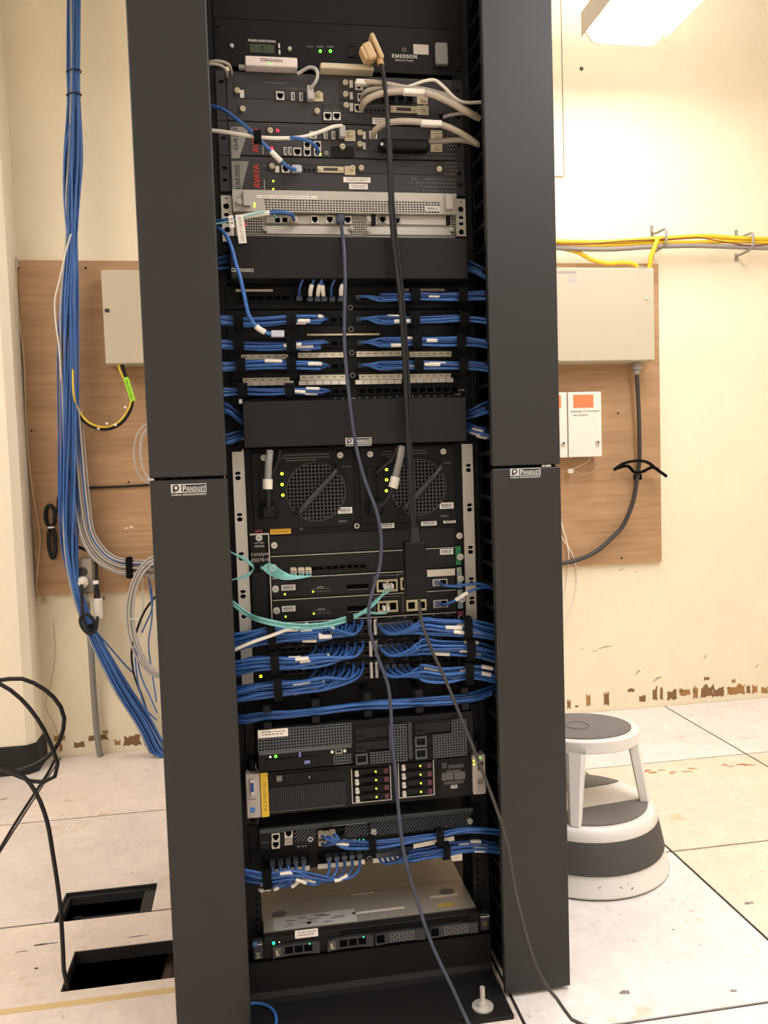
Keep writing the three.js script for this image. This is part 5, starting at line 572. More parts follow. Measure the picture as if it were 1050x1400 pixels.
  // rows of jacks on the three line cards
  for (const k of [4, 5, 6]) {
    const [a, b] = rows[k], fr = [], hs = [], x0 = xs0 + 0.012, x1 = xs1 - 0.004; for (const j of [0, 1]) for (let i = 0; i < 24; i++) { const x = x0 + (x1 - x0) * (i + 0.5) / 24, y = b + (a - b) * (j ? 0.72 : 0.3); fr.push(frameGeo(0.0122, 0.0108, 0.0098, 0.0078, 0.003).translate(x, y, 0.0136)); hs.push(bx(0.0102, 0.008, 0.0006, x, y, 0.0139)); }
    const p = part(cards[k], 'port_rows', merged(fr), M(0x2a2927, 0.5)); part(p, 'port_cavities', merged(hs), mVoid);
    const c = 0.023; for (const s of [-1, 1]) part(cards[k], 'uplink_block', rb(0.006, (a - b) * 0.8, 0.005, c + s * 0.0055, (a + b) / 2, 0.0158, 0.001), mPlateLight);
    { const g = []; for (let i = 0; i < 12; i++) g.push(bx(0.006, 0.0012, 0.0004, x0 + (x1 - x0) * (i + 0.5) / 12, a - 0.0035, 0.0138)); part(cards[k], 'printed_marks', merged(g), M(0x8a857b, 0.7)); }
  }
  led(t, [-0.2042,0.6585,0.0115], mYellowLed, true);
}
// ---------------------------------------------------------------- ring panel
{
  const y0 = 0.5695, y1 = 0.628, t = thing('ring_cable_manager', 'black panel with five cable rings below the chassis switch', 'cable manager', [0, y0, 0]); part(t, 'plate', rb(0.4826, y1 - y0, 0.004, 0, (y0 + y1) / 2, 0.002, 0.001), mBlack);
  for (const p of [[-0.1956,0.5934,0.06], [-0.1019,0.5974,0.06], [0.0008,0.6008,0.06], [0.1031,0.6,0.06], [0.1969,0.5986,0.06]]) { const y = p[1], x = p[0]; part(t, 'cable_ring', merged([rb(0.016, 0.006, 0.07, x, y + 0.021, 0.036, 0.002), rb(0.016, 0.006, 0.07, x, y - 0.021, 0.036, 0.002), rb(0.016, 0.014, 0.006, x, y + 0.015, 0.07, 0.002), rb(0.016, 0.012, 0.006, x, y - 0.016, 0.07, 0.002)]), mSatin); }
}
{ // upper server
  const z = 0.06, y0 = 0.482, y1 = 0.5685, hw = 0.2165, t = thing('rack_server', 'upper two unit server with grey drive blanks and a green power light', 'server', [0, y0, 0]);
  part(t, 'chassis', rb(2 * hw, y1 - y0, 0.07, 0, (y0 + y1) / 2, z - 0.0355, 0.002), M(0x121213, 0.5, 0, DULL)); part(t, 'rear_chassis', bx(0.443, y1 - y0 - 0.001, 0.55, 0, (y0 + y1) / 2, -0.286), mBlack); for (const s of [-1, 1]) part(t, 'mounting_ear', rb(0.022, y1 - y0, 0.01, s * 0.2303, (y0 + y1) / 2, 0.008, 0.002), mSatin); for (const s of [-1, 1]) part(t, 'release_lever', cyl(0.0075, 0.026, 'y', s * 0.229, y0 + 0.004, 0.024, 12), mSatin);
  const gr = [-0.2143, 0.5243, -0.0336, 0.565, 0.0635]; part(t, 'grille_back', slab([gr[0], gr[1], gr[2], gr[3], 0.0612], 0.0006), mVoid); part(t, 'intake_grille', grille(gr, 32, 7, 0.0021, 0.0018), mMesh);
  part(t, 'trim_strip', bx(gr[2] - gr[0], 0.006, 0.003, (gr[0] + gr[2]) / 2, gr[1] - 0.0045, 0.0618), mStripGrey); sticker(t, [-0.2143,0.5508,-0.1566,0.5666,0.0638], mLines, undefined, 'paper_label');
  led(t, [-0.1925,0.5108,0.0605], mWhiteLed); led(t, [-0.1821,0.5113,0.0605], mGreenLed, true); for (const [r, m] of [[[-0.1663,0.5076,-0.1581,0.5156,0.0602], mRail], [[-0.1507,0.5076,-0.1425,0.5157,0.0602], mRail], [[-0.1372,0.5054,-0.1333,0.516,0.0605], M(0x7278b4, 0.5)], [[-0.1274,0.4925,-0.1162,0.4987,0.0635], M(0x7278b4, 0.5)]]) part(t, 'front_button', proud(r, 0.001), m);
  const d = part(t, 'optical_drive', proud([-0.2034,0.4831,-0.099,0.5058,0.06], 0.003, 0.001), mSatin); part(d, 'drive_tray_edge', bx(0.1, 0.0008, 0.0005, ...[-0.1502,0.4963,0.0632]), mRail);
  const v = part(t, 'video_port', proud([-0.0661,0.506,-0.052,0.5151,0.06], 0.004, 0.001), mSilverDark); part(v, 'socket', slab([-0.0644,0.5092,-0.0545,0.5145,0.0644], 0.0006), mDark); for (const p of [[-0.0723,0.5113,0.062], [-0.0472,0.5114,0.062]]) part(t, 'port_stud', cyl(0.0032, 0.006, 'z', ...p, 8), mZinc);
  const sg = [-0.0683,0.4857,-0.0364,0.5034,0.063]; part(t, 'grille_back', slab([sg[0], sg[1], sg[2], sg[3], 0.0608], 0.0004), mVoid); part(t, 'vent_grille', grille(sg, 6, 3, 0.002, 0.0018), mMesh);
  const bay = (r, hr, framed) => { const b = part(t, 'drive_blank', proud(r, 0.002, 0.001), mSatin, 'drive bay cover'), q = [r[0] + (r[2] - r[0]) * hr, r[1] + 0.0015, r[2] - 0.002, r[3] - 0.0015, r[4] + 0.008]; part(b, 'blank_back', slab([q[0], q[1], q[2], q[3], r[4] + 0.0042], 0.003), mVoid); part(b, 'blank_mesh', grille(q, Math.max(4, Math.round((q[2] - q[0]) / 0.0058)), 4, 0.0019, 0.0016), mMesh); part(b, 'pull_handle', framed ? merged([frameGeo(0.023, r[3] - r[1] - 0.003, 0.018, r[3] - r[1] - 0.009, 0.008).translate(r[0] + 0.013, (r[1] + r[3]) / 2, r[4] + 0.001)]) : merged([rb(0.02, 0.006, 0.01, r[0] + 0.012, r[1] + 0.005, r[4] + 0.006, 0.001), rb((r[2] - r[0]) * hr - 0.004, r[3] - r[1] - 0.008, 0.004, r[0] + (r[2] - r[0]) * hr / 2, (r[1] + r[3]) / 2, r[4] + 0.003, 0.001)]), framed ? mStripGrey : mRail); };
  const bt = [[0.557, 0.5303], [0.5296, 0.5058], [0.5051, 0.4812]];
  for (const [a, b] of bt) { bay([-0.0278, b, 0.0777, a, 0.06], b === bt[2][1] ? 0.3 : 0.66, b === bt[2][1]); bay([0.0918, b, 0.1994, a, 0.06], a === bt[0][0] ? 0.72 : 0.36, a !== bt[0][0]); }
  part(t, 'center_post', bx(0.008, 0.075, 0.003, 0.0843, 0.5199, 0.0615), M(0x2c2d2e, 0.5));
}
{ // lower server with ears and yellow name label
  const z = 0.043, y0 = 0.387, y1 = 0.4745, hw = 0.2145, t = thing('rack_server', 'lower two unit server with eight small drives and a yellow name label', 'server', [0, y0, 0]);
  part(t, 'chassis', rb(2 * hw, y1 - y0, 0.055, 0, (y0 + y1) / 2, z - 0.028, 0.002), M(0x121111, 0.5, 0, DULL)); part(t, 'rear_chassis', bx(0.443, y1 - y0, 0.59, 0, (y0 + y1) / 2, -0.308), mBlack);
  const le = [-0.2403,0.387,-0.2159,0.4709,0.047], re = [0.2139,0.3909,0.241,0.4745,0.047], mEar = M(0xb8afa4, 0.5), L = part(t, 'mounting_ear', rb(0.0285, y1 - y0 + 0.002, 0.03, -0.2285, (y0 + y1) / 2, 0.032, 0.003), mEar, 'beige left ear with blue video port'), Rr = part(t, 'mounting_ear', rb(0.0275, y1 - y0 - 0.004, 0.03, 0.229, (y0 + y1) / 2, 0.032, 0.003), mEar, 'beige right ear with logo');
  const v = part(L, 'video_port', rb(0.0095, 0.031, 0.006, -0.2296, 0.4494, 0.0495, 0.002), mZinc); part(v, 'socket', rb(0.0062, 0.018, 0.004, -0.2296, 0.4506, 0.0518, 0.001), mVgaBlue); part(L, 'blue_sticker', bx(0.0095, 0.0105, 0.0005, ...[-0.2309,0.4034,0.0473]), M(0x4a7fc0, 0.6)); part(L, 'seam', bx(0.018, 0.0012, 0.0006, ...[-0.2321,0.4255,0.0472]), M(0x4c463f, 0.7));
  const yl = canvasTex(64, 320, (k, w, h) => { k.fillStyle = '#e6bf35'; k.fillRect(0, 0, w, h); k.translate(w / 2, h / 2); k.rotate(-Math.PI / 2); k.fillStyle = '#3c3416'; k.font = '36px sans-serif'; k.textAlign = 'center'; k.fillText('A-CS-0031-02', -10, 13); });
  part(t, 'name_label', bx(0.0145, y1 - y0 + 0.001, 0.0008, -0.2062, (y0 + y1) / 2 + 0.001, 0.0478), printMat(yl), 'yellow name label'); part(t, 'label_backing', bx(0.013, y1 - y0 - 0.006, 0.004, -0.2062, (y0 + y1) / 2, 0.0452), mSatin);
  const dv = part(t, 'optical_drive', rb(0.125, 0.0165, 0.002, -0.1217, 0.4607, 0.0436, 0.001), mSatin); for (const [r, m] of [[[-0.182,0.4547,-0.171,0.466,0.0448], mPrintDim], [[-0.1648,0.454,-0.148,0.4659,0.0448], mRail]]) part(dv, 'drive_mark', slab(r, 0.0004), m); led(dv, [-0.1176,0.4577,0.0446], mWhiteLed).scale.setScalar(0.5);
  const gr = [-0.1965, 0.3973, -0.0477, 0.4424, 0.0462]; part(t, 'grille_back', slab([gr[0], gr[1], gr[2], gr[3], 0.0438], 0.0004), mVoid); part(t, 'intake_grille', grille(gr, 34, 12, 0.0016, 0.0014), M(0x232323, 0.5)); part(t, 'edge_line', bx(gr[2] - gr[0], 0.0008, 0.0006, (gr[0] + gr[2]) / 2, gr[1] - 0.004, 0.0434), mPrintDim);
  const cage = (rw, led0, dots) => { const x0 = rw[0], x1 = rw[1], ya = rw[2], yb = rw[3], h = (ya - yb) / 4; part(t, 'drive_cage', merged([bx(0.0012, ya - yb, 0.002, x0, (ya + yb) / 2, 0.0445), bx(0.0012, ya - yb, 0.002, x1, (ya + yb) / 2, 0.0445), bx(x1 - x0, 0.0012, 0.002, (x0 + x1) / 2, yb, 0.0445)]), mZinc);
    for (let i = 0; i < 4; i++) { const y = ya - h * (i + 0.5), d = part(t, 'disk_drive', rb(x1 - x0 - 0.004, h - 0.0022, 0.004, (x0 + x1) / 2, y, 0.0445, 0.001), mSatin); part(d, 'release_latch', merged([cyl(0.0038, 0.002, 'z', x0 + 0.01, y + 0.0025, 0.0472, 10), cyl(0.0042, 0.002, 'z', x0 + 0.0105, y - 0.003, 0.0472, 10)]), mZinc); part(d, 'drive_button', rb(0.0088, h * 0.6, 0.002, x1 - 0.0088, y, 0.0472, 0.001), mBurgundy); led(d, [x1 - (x1 - x0) * 0.38, y, 0.0466], mYellowLed); part(d, 'vent_line', bx((x1 - x0) * 0.36, 0.003, 0.0006, (x0 + x1) / 2 - 0.004, y - h * 0.28, 0.0467), mVoid); } };
  cage([-0.0335, 0.0449, 0.466, 0.3963]); cage([0.0615, 0.1338, 0.4695, 0.3977]);
  const ip = [0.1428,0.3892,0.2048,0.4729,0.0437], pn = part(t, 'status_panel', rb(ip[2] - ip[0], ip[3] - ip[1] - 0.004, 0.003, (ip[0] + ip[2]) / 2, (ip[1] + ip[3]) / 2, 0.0442, 0.001), mSatin); part(pn, 'memory_diagram', merged([slab([0.1504,0.4253,0.1744,0.4412,0.0461], 0.0004), slab([0.1763,0.4245,0.1989,0.4403,0.0461], 0.0004)]), M(0x5f5c59, 0.7)); part(pn, 'icon_row', merged([slab([0.151,0.4508,0.1614,0.4624,0.0461], 0.0004), slab([0.1646,0.4491,0.1965,0.4566,0.0461], 0.0004), slab([0.1545,0.4164,0.1956,0.4226,0.0461], 0.0004), slab([0.1597,0.4405,0.1901,0.4457,0.0461], 0.0004)]), M(0x4a4846, 0.7)); const u = usb(pn, [0.1748,0.4114,0.0458], mZinc, true); u.scale.set(0.9, 0.9, 1);
  led(Rr, [0.2177,0.4612,0.047], mYellowLed); led(Rr, [0.2179,0.4536,0.047], mYellowLed); led(Rr, [0.2314,0.4661,0.047], mGreenLed); part(Rr, 'logo_badge', merged([new THREE.TorusGeometry(0.0048, 0.0008, 6, 18).translate(...[0.2307,0.4158,0.0475])]), M(0x3f3a35, 0.6)); lettering(Rr, 'hp', [0.2308,0.4157,0.0472], 0.0042, 0.005, M(0x3f3a35, 0.6)); for (const r of [[0.2248,0.4489,0.2377,0.4577,0.0475], [0.2253,0.4398,0.236,0.447,0.0475]]) part(Rr, 'side_button', slab(r, 0.0008), M(0x3b3732, 0.6));
  part(Rr, 'badge_frame', slab([0.2233,0.3932,0.241,0.4271,0.0472], 0.0004), M(0xa89f94, 0.6));
}
{ // wireless controller
  const z = 0.017, y0 = 0.307, y1 = 0.352, hw = 0.2218, t = thing('network_controller', 'one unit network controller with diagonal grille and stacked ports', 'controller', [0, y0, 0]);
  part(t, 'chassis', rb(2 * hw, y1 - y0, 0.5, 0, (y0 + y1) / 2, z - 0.251, 0.002), M(0x191b1a, 0.5, 0, DULL)); part(t, 'top_strip', rb(2 * hw - 0.002, 0.011, 0.006, 0, y1 - 0.0058, z + 0.0015, 0.002), M(0x2b3332, 0.4)); for (const s of [-1, 1]) part(t, 'mounting_ear', bx(0.02, y1 - y0, 0.003, s * 0.2313, (y0 + y1) / 2, 0.003), mSatin);
  const diag = (r) => { part(t, 'grille_back', slab([r[0], r[1], r[2], r[3], 0.0178], 0.0004), mVoid); const g = [], h = r[3] - r[1]; for (let x = r[0] - h; x < r[2]; x += 0.0074) { const a = Math.max(x, r[0]), b = Math.min(x + h, r[2]); if (b - a < 0.002) continue; const l = (b - a) * 1.414; g.push(bx(l, 0.0026, 0.0014).rotateZ(Math.PI / 4).translate((a + b) / 2, r[1] + ((a + b) / 2 - x), 0.0186)); } part(t, 'diagonal_grille', merged(g), mMesh); };
  const ga = y0 + 0.006, gb = y1 - 0.0115; diag([-0.15, ga + 0.004, -0.1073, gb, 0.0185]); diag([-0.0478, ga + 0.002, -0.0012, gb, 0.0185]); diag([0.0034, ga, 0.216, gb, 0.0185]);
  for (const p of [[-0.188,0.3315,0.0175], [-0.1886,0.3164,0.0175], [-0.1622,0.3363,0.0175]]) jack(t, p, mZinc, 1.05); usb(t, [-0.1626,0.325,0.0175], mZinc, true); usb(t, [-0.163,0.3167,0.0175], mZinc, true); jack(t, [-0.0559,0.3265,0.0175], mRail, 1);
  screw(t, [0.0103,0.3221,0.0175], mZinc, 1.1); screw(t, [0.2132,0.3239,0.0175], mZinc, 1.1); part(t, 'lock_slot', new THREE.TorusGeometry(0.0042, 0.0013, 6, 14).translate(...[-0.1189,0.3193,0.019]), mZinc); lettering(t, 'cisco', [-0.2102,0.3225,0.0174], 0.0032, 0.014, mPrintDim, 0, 'reg'); for (const p of [[-0.0364,0.3069,0.0176], [-0.0274,0.3067,0.0176], [-0.0191,0.3066,0.0176], [-0.0108,0.3064,0.0176]]) led(t, p, mTealLed).scale.setScalar(0.7);
  part(t, 'printed_marks', merged([bx(0.006, 0.0022, 0.0004, ...[-0.1435,0.3062,0.0174]), bx(0.004, 0.003, 0.0004, ...[-0.1347,0.306,0.0174]), bx(0.003, 0.003, 0.0004, ...[-0.1288,0.3061,0.0174]), bx(0.07, 0.0016, 0.0004, ...[-0.0386,0.3433,0.0216])]), mPrintDim);
}
{ // lower patch panel
  const y = 0.2689, t = thing('patch_bay', 'single black patch panel below the network controller', 'patch panel', [0, y - 0.016, 0]); part(t, 'plate', rb(0.4826, 0.3055 - y + 0.017, 0.003, 0, (0.3055 + y - 0.017) / 2, 0.0012, 0.001), mSatin);
  const hole = bx(0.0122, 0.009, 0.0008, 0, 0, 0.0002), fr = frameGeo(0.0148, 0.0125, 0.012, 0.0085, 0.0025);
  for (const [a, b] of [[-0.2084, -0.1303], [-0.0975, -0.017], [0.0159, 0.0976], [0.1225, 0.2074]]) { part(t, 'port_block', rb(b - a + 0.016, 0.016, 0.004, (a + b) / 2, y + 0.006, 0.0045, 0.001), mBlack); for (let i = 0; i < 6; i++) { const p = piece(t, 'port', fr, mSatin, [a + (b - a) * i / 5, y + 0.006, 0.0062]); sub(p, 'port_cavity', hole, mVoid); } part(t, 'label_strip', bx(b - a + 0.016, 0.009, 0.003, (a + b) / 2, y - 0.0115, 0.012), mPaper); }
  part(t, 'center_screw', new THREE.TorusGeometry(0.0045, 0.0012, 5, 12).translate(0.0023, y - 0.01, 0.004), mPrintDim);
  const f = [0.109,0.3008,0.05]; part(t, 'loose_label', bx(0.085, 0.009, 0.0008).rotateZ(0.09).translate(f[0] + 0.02, f[1], f[2]), mPaper, 'white label strip hanging over the cables');
}
{ // bottom server, pulled low so its top shows
  const z = 0.047, yt = 0.141, y0 = yt - 0.0425, hw = 0.2205, t = thing('rack_server', 'one unit server at the bottom of the rack with bare grey metal top', 'server', [0, y0, 0]);
  const mTop = M(0xaaa59a, 0.45, 0.35); part(t, 'chassis', rb(2 * hw, yt - y0 - 0.001, 0.66, 0, (yt + y0) / 2 - 0.0005, 0.028 - 0.33, 0.0015), M(0x5a5853, 0.5, 0.4)); part(t, 'front_cover', bx(2 * hw - 0.002, 0.001, 0.11, 0, yt - 0.0001, -0.029), mTop, 'front strip of the grey metal lid'); const lid = part(t, 'top_cover', bx(2 * hw - 0.002, 0.0014, 0.53, 0, yt, -0.351), mTop, 'grey metal lid');
  part(t, 'bezel', rb(2 * hw + 0.004, yt - y0, 0.02, 0, (yt + y0) / 2, 0.038, 0.003), M(0x161616, 0.5, 0, DULL));
  for (const p of [[-0.187,0.165,-0.0347], [0.1748,0.165,-0.0466]]) { const g = cyl(0.014, 0.0008, 'y', 0, 0, 0, 24).scale(1.15, 1, 0.8).translate(p[0], yt + 0.0009, p[2]); part(lid, 'finger_dimple', g, M(0x5c5863, 0.5)); }
  for (const [x, zz, w, d, m, lab] of [[-0.115, 0.002, 0.17, 0.048, 0, 'silver service label'], [0.16, 0.005, 0.034, 0.012, 1, 'yellow warning label'], [0.018, -0.004, 0.11, 0.0075, 2, 'white strip label'], [0.165, -0.03, 0.06, 0.009, 2, 'white strip label'], [-0.005, -0.078, 0.05, 0.006, 2, 'white strip label']]) part(t, 'lid_label', bx(w, 0.0005, d, x, yt + (zz < -0.08 ? 0.001 : 0.0007), zz), m === 0 ? M(0xc4c2bc, 0.6) : m === 1 ? M(0xc9a93a, 0.6) : mPaper, lab);
  { const g = []; for (let i = 0; i < 16; i++) g.push(bx(rr(0.006, 0.03), 0.0004, rr(0.001, 0.003), rr(-0.18, -0.05), yt + 0.0011, rr(-0.014, 0.018))); part(t, 'label_print', merged(g), M(0x6a6762, 0.8)); part(t, 'label_mark', cyl(0.005, 0.0004, 'y', -0.128, yt + 0.0012, 0.012, 10), mDark); }
  sticker(t, [-0.1587,0.1335,-0.1126,0.1499,0.0484], mLines, undefined, 'paper_label'); led(t, [-0.2014,0.1299,0.0485], mTealLed, true); led(t, [-0.1899,0.1306,0.0485], mWhiteLed).scale.setScalar(0.6); part(t, 'vent_band', slab([-0.07, yt - 0.011, 0.2, yt - 0.003, 0.0486], 0.0006), mVoid); part(t, 'vent_grille', grille([-0.07, yt - 0.011, 0.2, yt - 0.003, 0.0498], 70, 2, 0.0014, 0.001), mSatin);
  const bx4 = [[-0.2035, -0.1107, 0], [-0.095, -0.0024, 0], [0.0023, 0.1051, 1], [0.1145, 0.2148, 1]], yb = y0 + 0.0145;
  for (const [a, b, k] of bx4) {
    const pr = []; const n = 10; for (let i = 0; i <= n; i++) pr.push([a + (b - a) * i / n, yb - 0.011 + 0.003 * Math.sin(Math.PI * i / n)]); for (let i = n; i >= 0; i--) pr.push([a + (b - a) * i / n, yb + 0.011 + 0.003 * Math.sin(Math.PI * i / n)]);
    const d = part(t, k ? 'drive_blank' : 'disk_drive', plate(pr, 0.008, 0.0475), M(0x303133, 0.45));
    if (!k) { for (let i = 0; i < 3; i++) part(d, 'vent_window', slab([a + 0.024 + i * 0.019, yb - 0.004, a + 0.04 + i * 0.019, yb + 0.01, 0.0559], 0.0005), mVoid); part(d, 'size_sticker', bx(0.0125, 0.017, 0.0005, a + 0.01, yb + 0.001, 0.0558), M(0x5f564c, 0.7)); part(d, 'sticker_mark', merged([bx(0.003, 0.01, 0.0004, a + 0.008, yb, 0.0562), bx(0.006, 0.003, 0.0004, a + 0.0095, yb - 0.004, 0.0562)]), mPrint); led(d, [b - 0.02, yb + 0.011, 0.056], k || a > -0.06 ? mWhiteLed : mTealLed).scale.setScalar(a > -0.06 ? 0.5 : 0.8); }
    else { const h = part(d, 'dark_window', slab([a + 0.002, yb - 0.006, a + 0.018, yb + 0.01, 0.0559], 0.0005), mVoid); const g = []; for (let i = 0; i < 9; i++) for (let j = 0; j < 4; j++) g.push(bx(0.0045, 0.0013, 0.0006).rotateZ((i + j) & 1 ? 0.7 : -0.7).translate(a + 0.031 + i * 0.0058, yb - 0.0055 + j * 0.005, 0.0559)); part(d, 'cross_vent', merged(g), mPrintDim); }
  }
  for (const s of [-1, 1]) { const e = part(t, 'mounting_ear', rb(0.021, yt - y0 - 0.006, 0.016, s * 0.2325, (yt + y0) / 2 - 0.002, 0.04, 0.003), M(0x2a2a2b, 0.45)); part(e, 'ear_edge', bx(0.019, 0.0014, 0.001, s * 0.2325, yt - 0.0105, 0.0485), mPrint); if (s > 0) part(e, 'ear_screw', new THREE.TorusGeometry(0.0035, 0.0012, 6, 12).translate(0.2325, (yt + y0) / 2 - 0.004, 0.0485), M(0x9a7a4a, 0.4, 0.6)); else part(e, 'ear_emblem', merged([bx(0.009, 0.004, 0.0005, -0.2325, y0 + 0.014, 0.0484), bx(0.005, 0.007, 0.0005, -0.2325, y0 + 0.009, 0.0484), bx(0.011, 0.003, 0.0005, -0.2325, y0 + 0.005, 0.0484)]), mPrintDim); }
  part(t, 'blue_sticker', bx(0.0095, 0.009, 0.0005, ...[-0.2372,0.1324,0.049]), M(0x3f6ea3, 0.6));
}

// ---------------------------------------------------------------- cables in the rack
const gPlugBody = rb(0.0112, 0.0095, 0.018, 0, 0, 0.009, 0.001);
// n cables along guide points [x, y, z], spread ry by rz; ends(i) gives a start point at a port; sleeves are white label wraps
function bundle(n, label, group, guide, ry, rz, o = {}) {
  for (let i = 0; i < n; i++) {
    const a = i * 2.39996 + (o.phase || 0), rad = Math.sqrt((i + 0.5) / n), tw = rr(-0.25, 0.25), pts = [], wob = rr(0, 6);
    if (o.ends) pts.push(...o.ends(i, n));
    guide.forEach((p, k) => { const th = a + tw * k, f = 1 + 0.12 * Math.sin(wob + 2 * k); pts.push([p[0], p[1] + Math.sin(th) * rad * ry * f, p[2] + Math.cos(th) * rad * rz * f]); });
    if (o.tail) pts.push(...o.tail(i, n));
    const m = (o.mats || mBlueA)[i % (o.mats || mBlueA).length], c = cable(o.name || 'patch_cable', label, 'cable', pts, o.r || 0.0028, m, group, 6, 5);
    if (o.ends && o.plug !== false) { const q = pts[0]; piece(c, 'plug', gPlugBody, o.plugMat || mClearDark, [q[0], q[1], q[2] - 0.012]); }
    if (rnd() < (o.sleeve ?? 0.5)) { const cv = new THREE.CatmullRomCurve3(pts.map(p => V(p).sub(V(pts[0]))), false, 'centripetal'), L = cv.getLength(), t0 = rr(...(o.sleeveAt || [0.35, 0.6])), g = spanGeo(cv, t0, Math.min(0.97, t0 + rr(0.02, 0.034) / L), (o.r || 0.0028) * 1.35, 7, 3); sub(c, 'label_sleeve', g, mPaper); }
  }
}
const mClearDark = M(0x3b4048, 0.35);
function strap(label, c, w, h, d, ang = 0) { const s = roundRect(d, h, Math.min(d, h) * 0.42), q = roundRect(d - 0.004, h - 0.004, Math.min(d, h) * 0.38, THREE.Path); s.holes.push(q); const g = new THREE.ExtrudeGeometry(s, { depth: w, bevelEnabled: false, curveSegments: 5 }).translate(0, 0, -w / 2).rotateY(Math.PI / 2).rotateZ(ang).translate(c[0], c[1], c[2]); return solo('cable_strap', label, 'strap', g, mVelcro, c, 'black straps on the rack cables'); }
const ord = ['top', 'second', 'third', 'fourth', 'lowest'];
{ // patch field: [row, left guide?, right guide?]
  const z = 0.048, yL = [null, [[-0.2531,1.3502,0.05], [-0.237,1.3495,0.045], [-0.2179,1.3481,0.045], [-0.1713,1.3478,0.045], [-0.1185,1.3516,0.045], [-0.0592,1.3535,0.04]], [[-0.255,1.3052,0.05], [-0.2389,1.3058,0.045], [-0.2198,1.3042,0.045], [-0.1732,1.3023,0.045], [-0.1204,1.3032,0.045], [-0.0609,1.306,0.04]], [[-0.2555,1.2629,0.05], [-0.2393,1.2646,0.045], [-0.2201,1.2657,0.045], [-0.1719,1.2664,0.045], [-0.1219,1.2657,0.045], [-0.0625,1.264,0.04]], [[-0.2548,1.2176,0.05], [-0.2385,1.2191,0.045], [-0.218,1.2187,0.045], [-0.1712,1.2165,0.045], [-0.1238,1.2169,0.045], [-0.0643,1.2148,0.04]]];
  const yR = [[[0.0566,1.3951,0.04], [0.0919,1.3955,0.045], [0.1254,1.3969,0.045], [0.1722,1.3968,0.045], [0.2196,1.3982,0.045], [0.248,1.3986,0.05], [0.2763,1.3962,0.055]], [[0.0551,1.3515,0.04], [0.0905,1.3504,0.045], [0.1239,1.3503,0.045], [0.1709,1.3514,0.045], [0.2183,1.3526,0.045], [0.2467,1.3487,0.05], [0.275,1.3435,0.055]], [[0.0537,1.3077,0.04], [0.0891,1.3067,0.045], [0.1226,1.3077,0.045], [0.1697,1.3073,0.045], [0.2171,1.3083,0.045], [0.2456,1.3058,0.05], [0.2739,1.3005,0.055]], [[0.0522,1.2624,0.04], [0.0877,1.2627,0.045], [0.1212,1.2622,0.045], [0.1683,1.2616,0.045], [0.2158,1.2609,0.045], [0.2444,1.2599,0.05], [0.2728,1.2546,0.055]], null];
  const pL = [0, [-0.1066,1.356,0.01], [-0.1084,1.3107,0.01], [-0.11,1.2681,0.01], [-0.1119,1.2197,0.01]], py = k => [1.3996, 1.3568, 1.3111, 1.2666, 1.2176][k], xL = i => -0.0967 + i * 0.0146, xR = i => 0.0189 + i * 0.0152;
  for (let k = 0; k < 5; k++) {
    if (yL[k]) { const nn = k === 4 ? 5 : 7; bundle(nn, 'blue patch cable in the ' + ord[k] + ' left bundle of the patch panels', 'left patch bundle ' + ord[k], yL[k], 0.0085, 0.008, { tail: i => [[xL((i * 3) % 6) + 0.002, py(k), 0.032], [xL((i * 3) % 6) + 0.006, py(k), 0.016]], sleeve: 0.55, sleeveAt: [0.3, 0.75] }); }
    if (yR[k]) bundle(k ? 7 : 6, 'blue patch cable in the ' + ord[k] + ' right bundle of the patch panels', 'right patch bundle ' + ord[k], yR[k], 0.0085, 0.008, { ends: i => [[xR((i * 3) % 6) - 0.004, py(k), 0.02], [xR((i * 3) % 6) + 0.008, py(k), 0.032]], sleeve: 0.55, sleeveAt: [0.2, 0.7] });
  }
  const st = [[1, [[-0.2179,1.3481,0.045], [-0.1185,1.3509,0.045]], 'left'], [2, [[-0.2184,1.3042,0.045], [-0.1204,1.3032,0.045]], 'left'], [3, [[-0.2174,1.2657,0.045], [-0.1219,1.2657,0.045]], 'left'], [4, [[-0.2152,1.2187,0.045], [-0.1266,1.217,0.045]], 'left'], [0, [[0.1239,1.3962,0.045], [0.2181,1.3982,0.045]], 'right'], [1, [[0.121,1.3503,0.045], [0.2198,1.3519,0.045]], 'right'], [2, [[0.1241,1.3077,0.045], [0.2127,1.3083,0.045]], 'right'], [3, [[0.1256,1.2622,0.045], [0.2158,1.2609,0.045]], 'right']];
  for (const [k, cs, sd] of st) cs.forEach((c, i) => strap('black strap on the ' + ord[k] + ' ' + sd + ' patch bundle, the ' + ((sd === 'left') === (i === 0) ? 'outer' : 'inner') + ' one', c, 0.018, 0.032, 0.028));
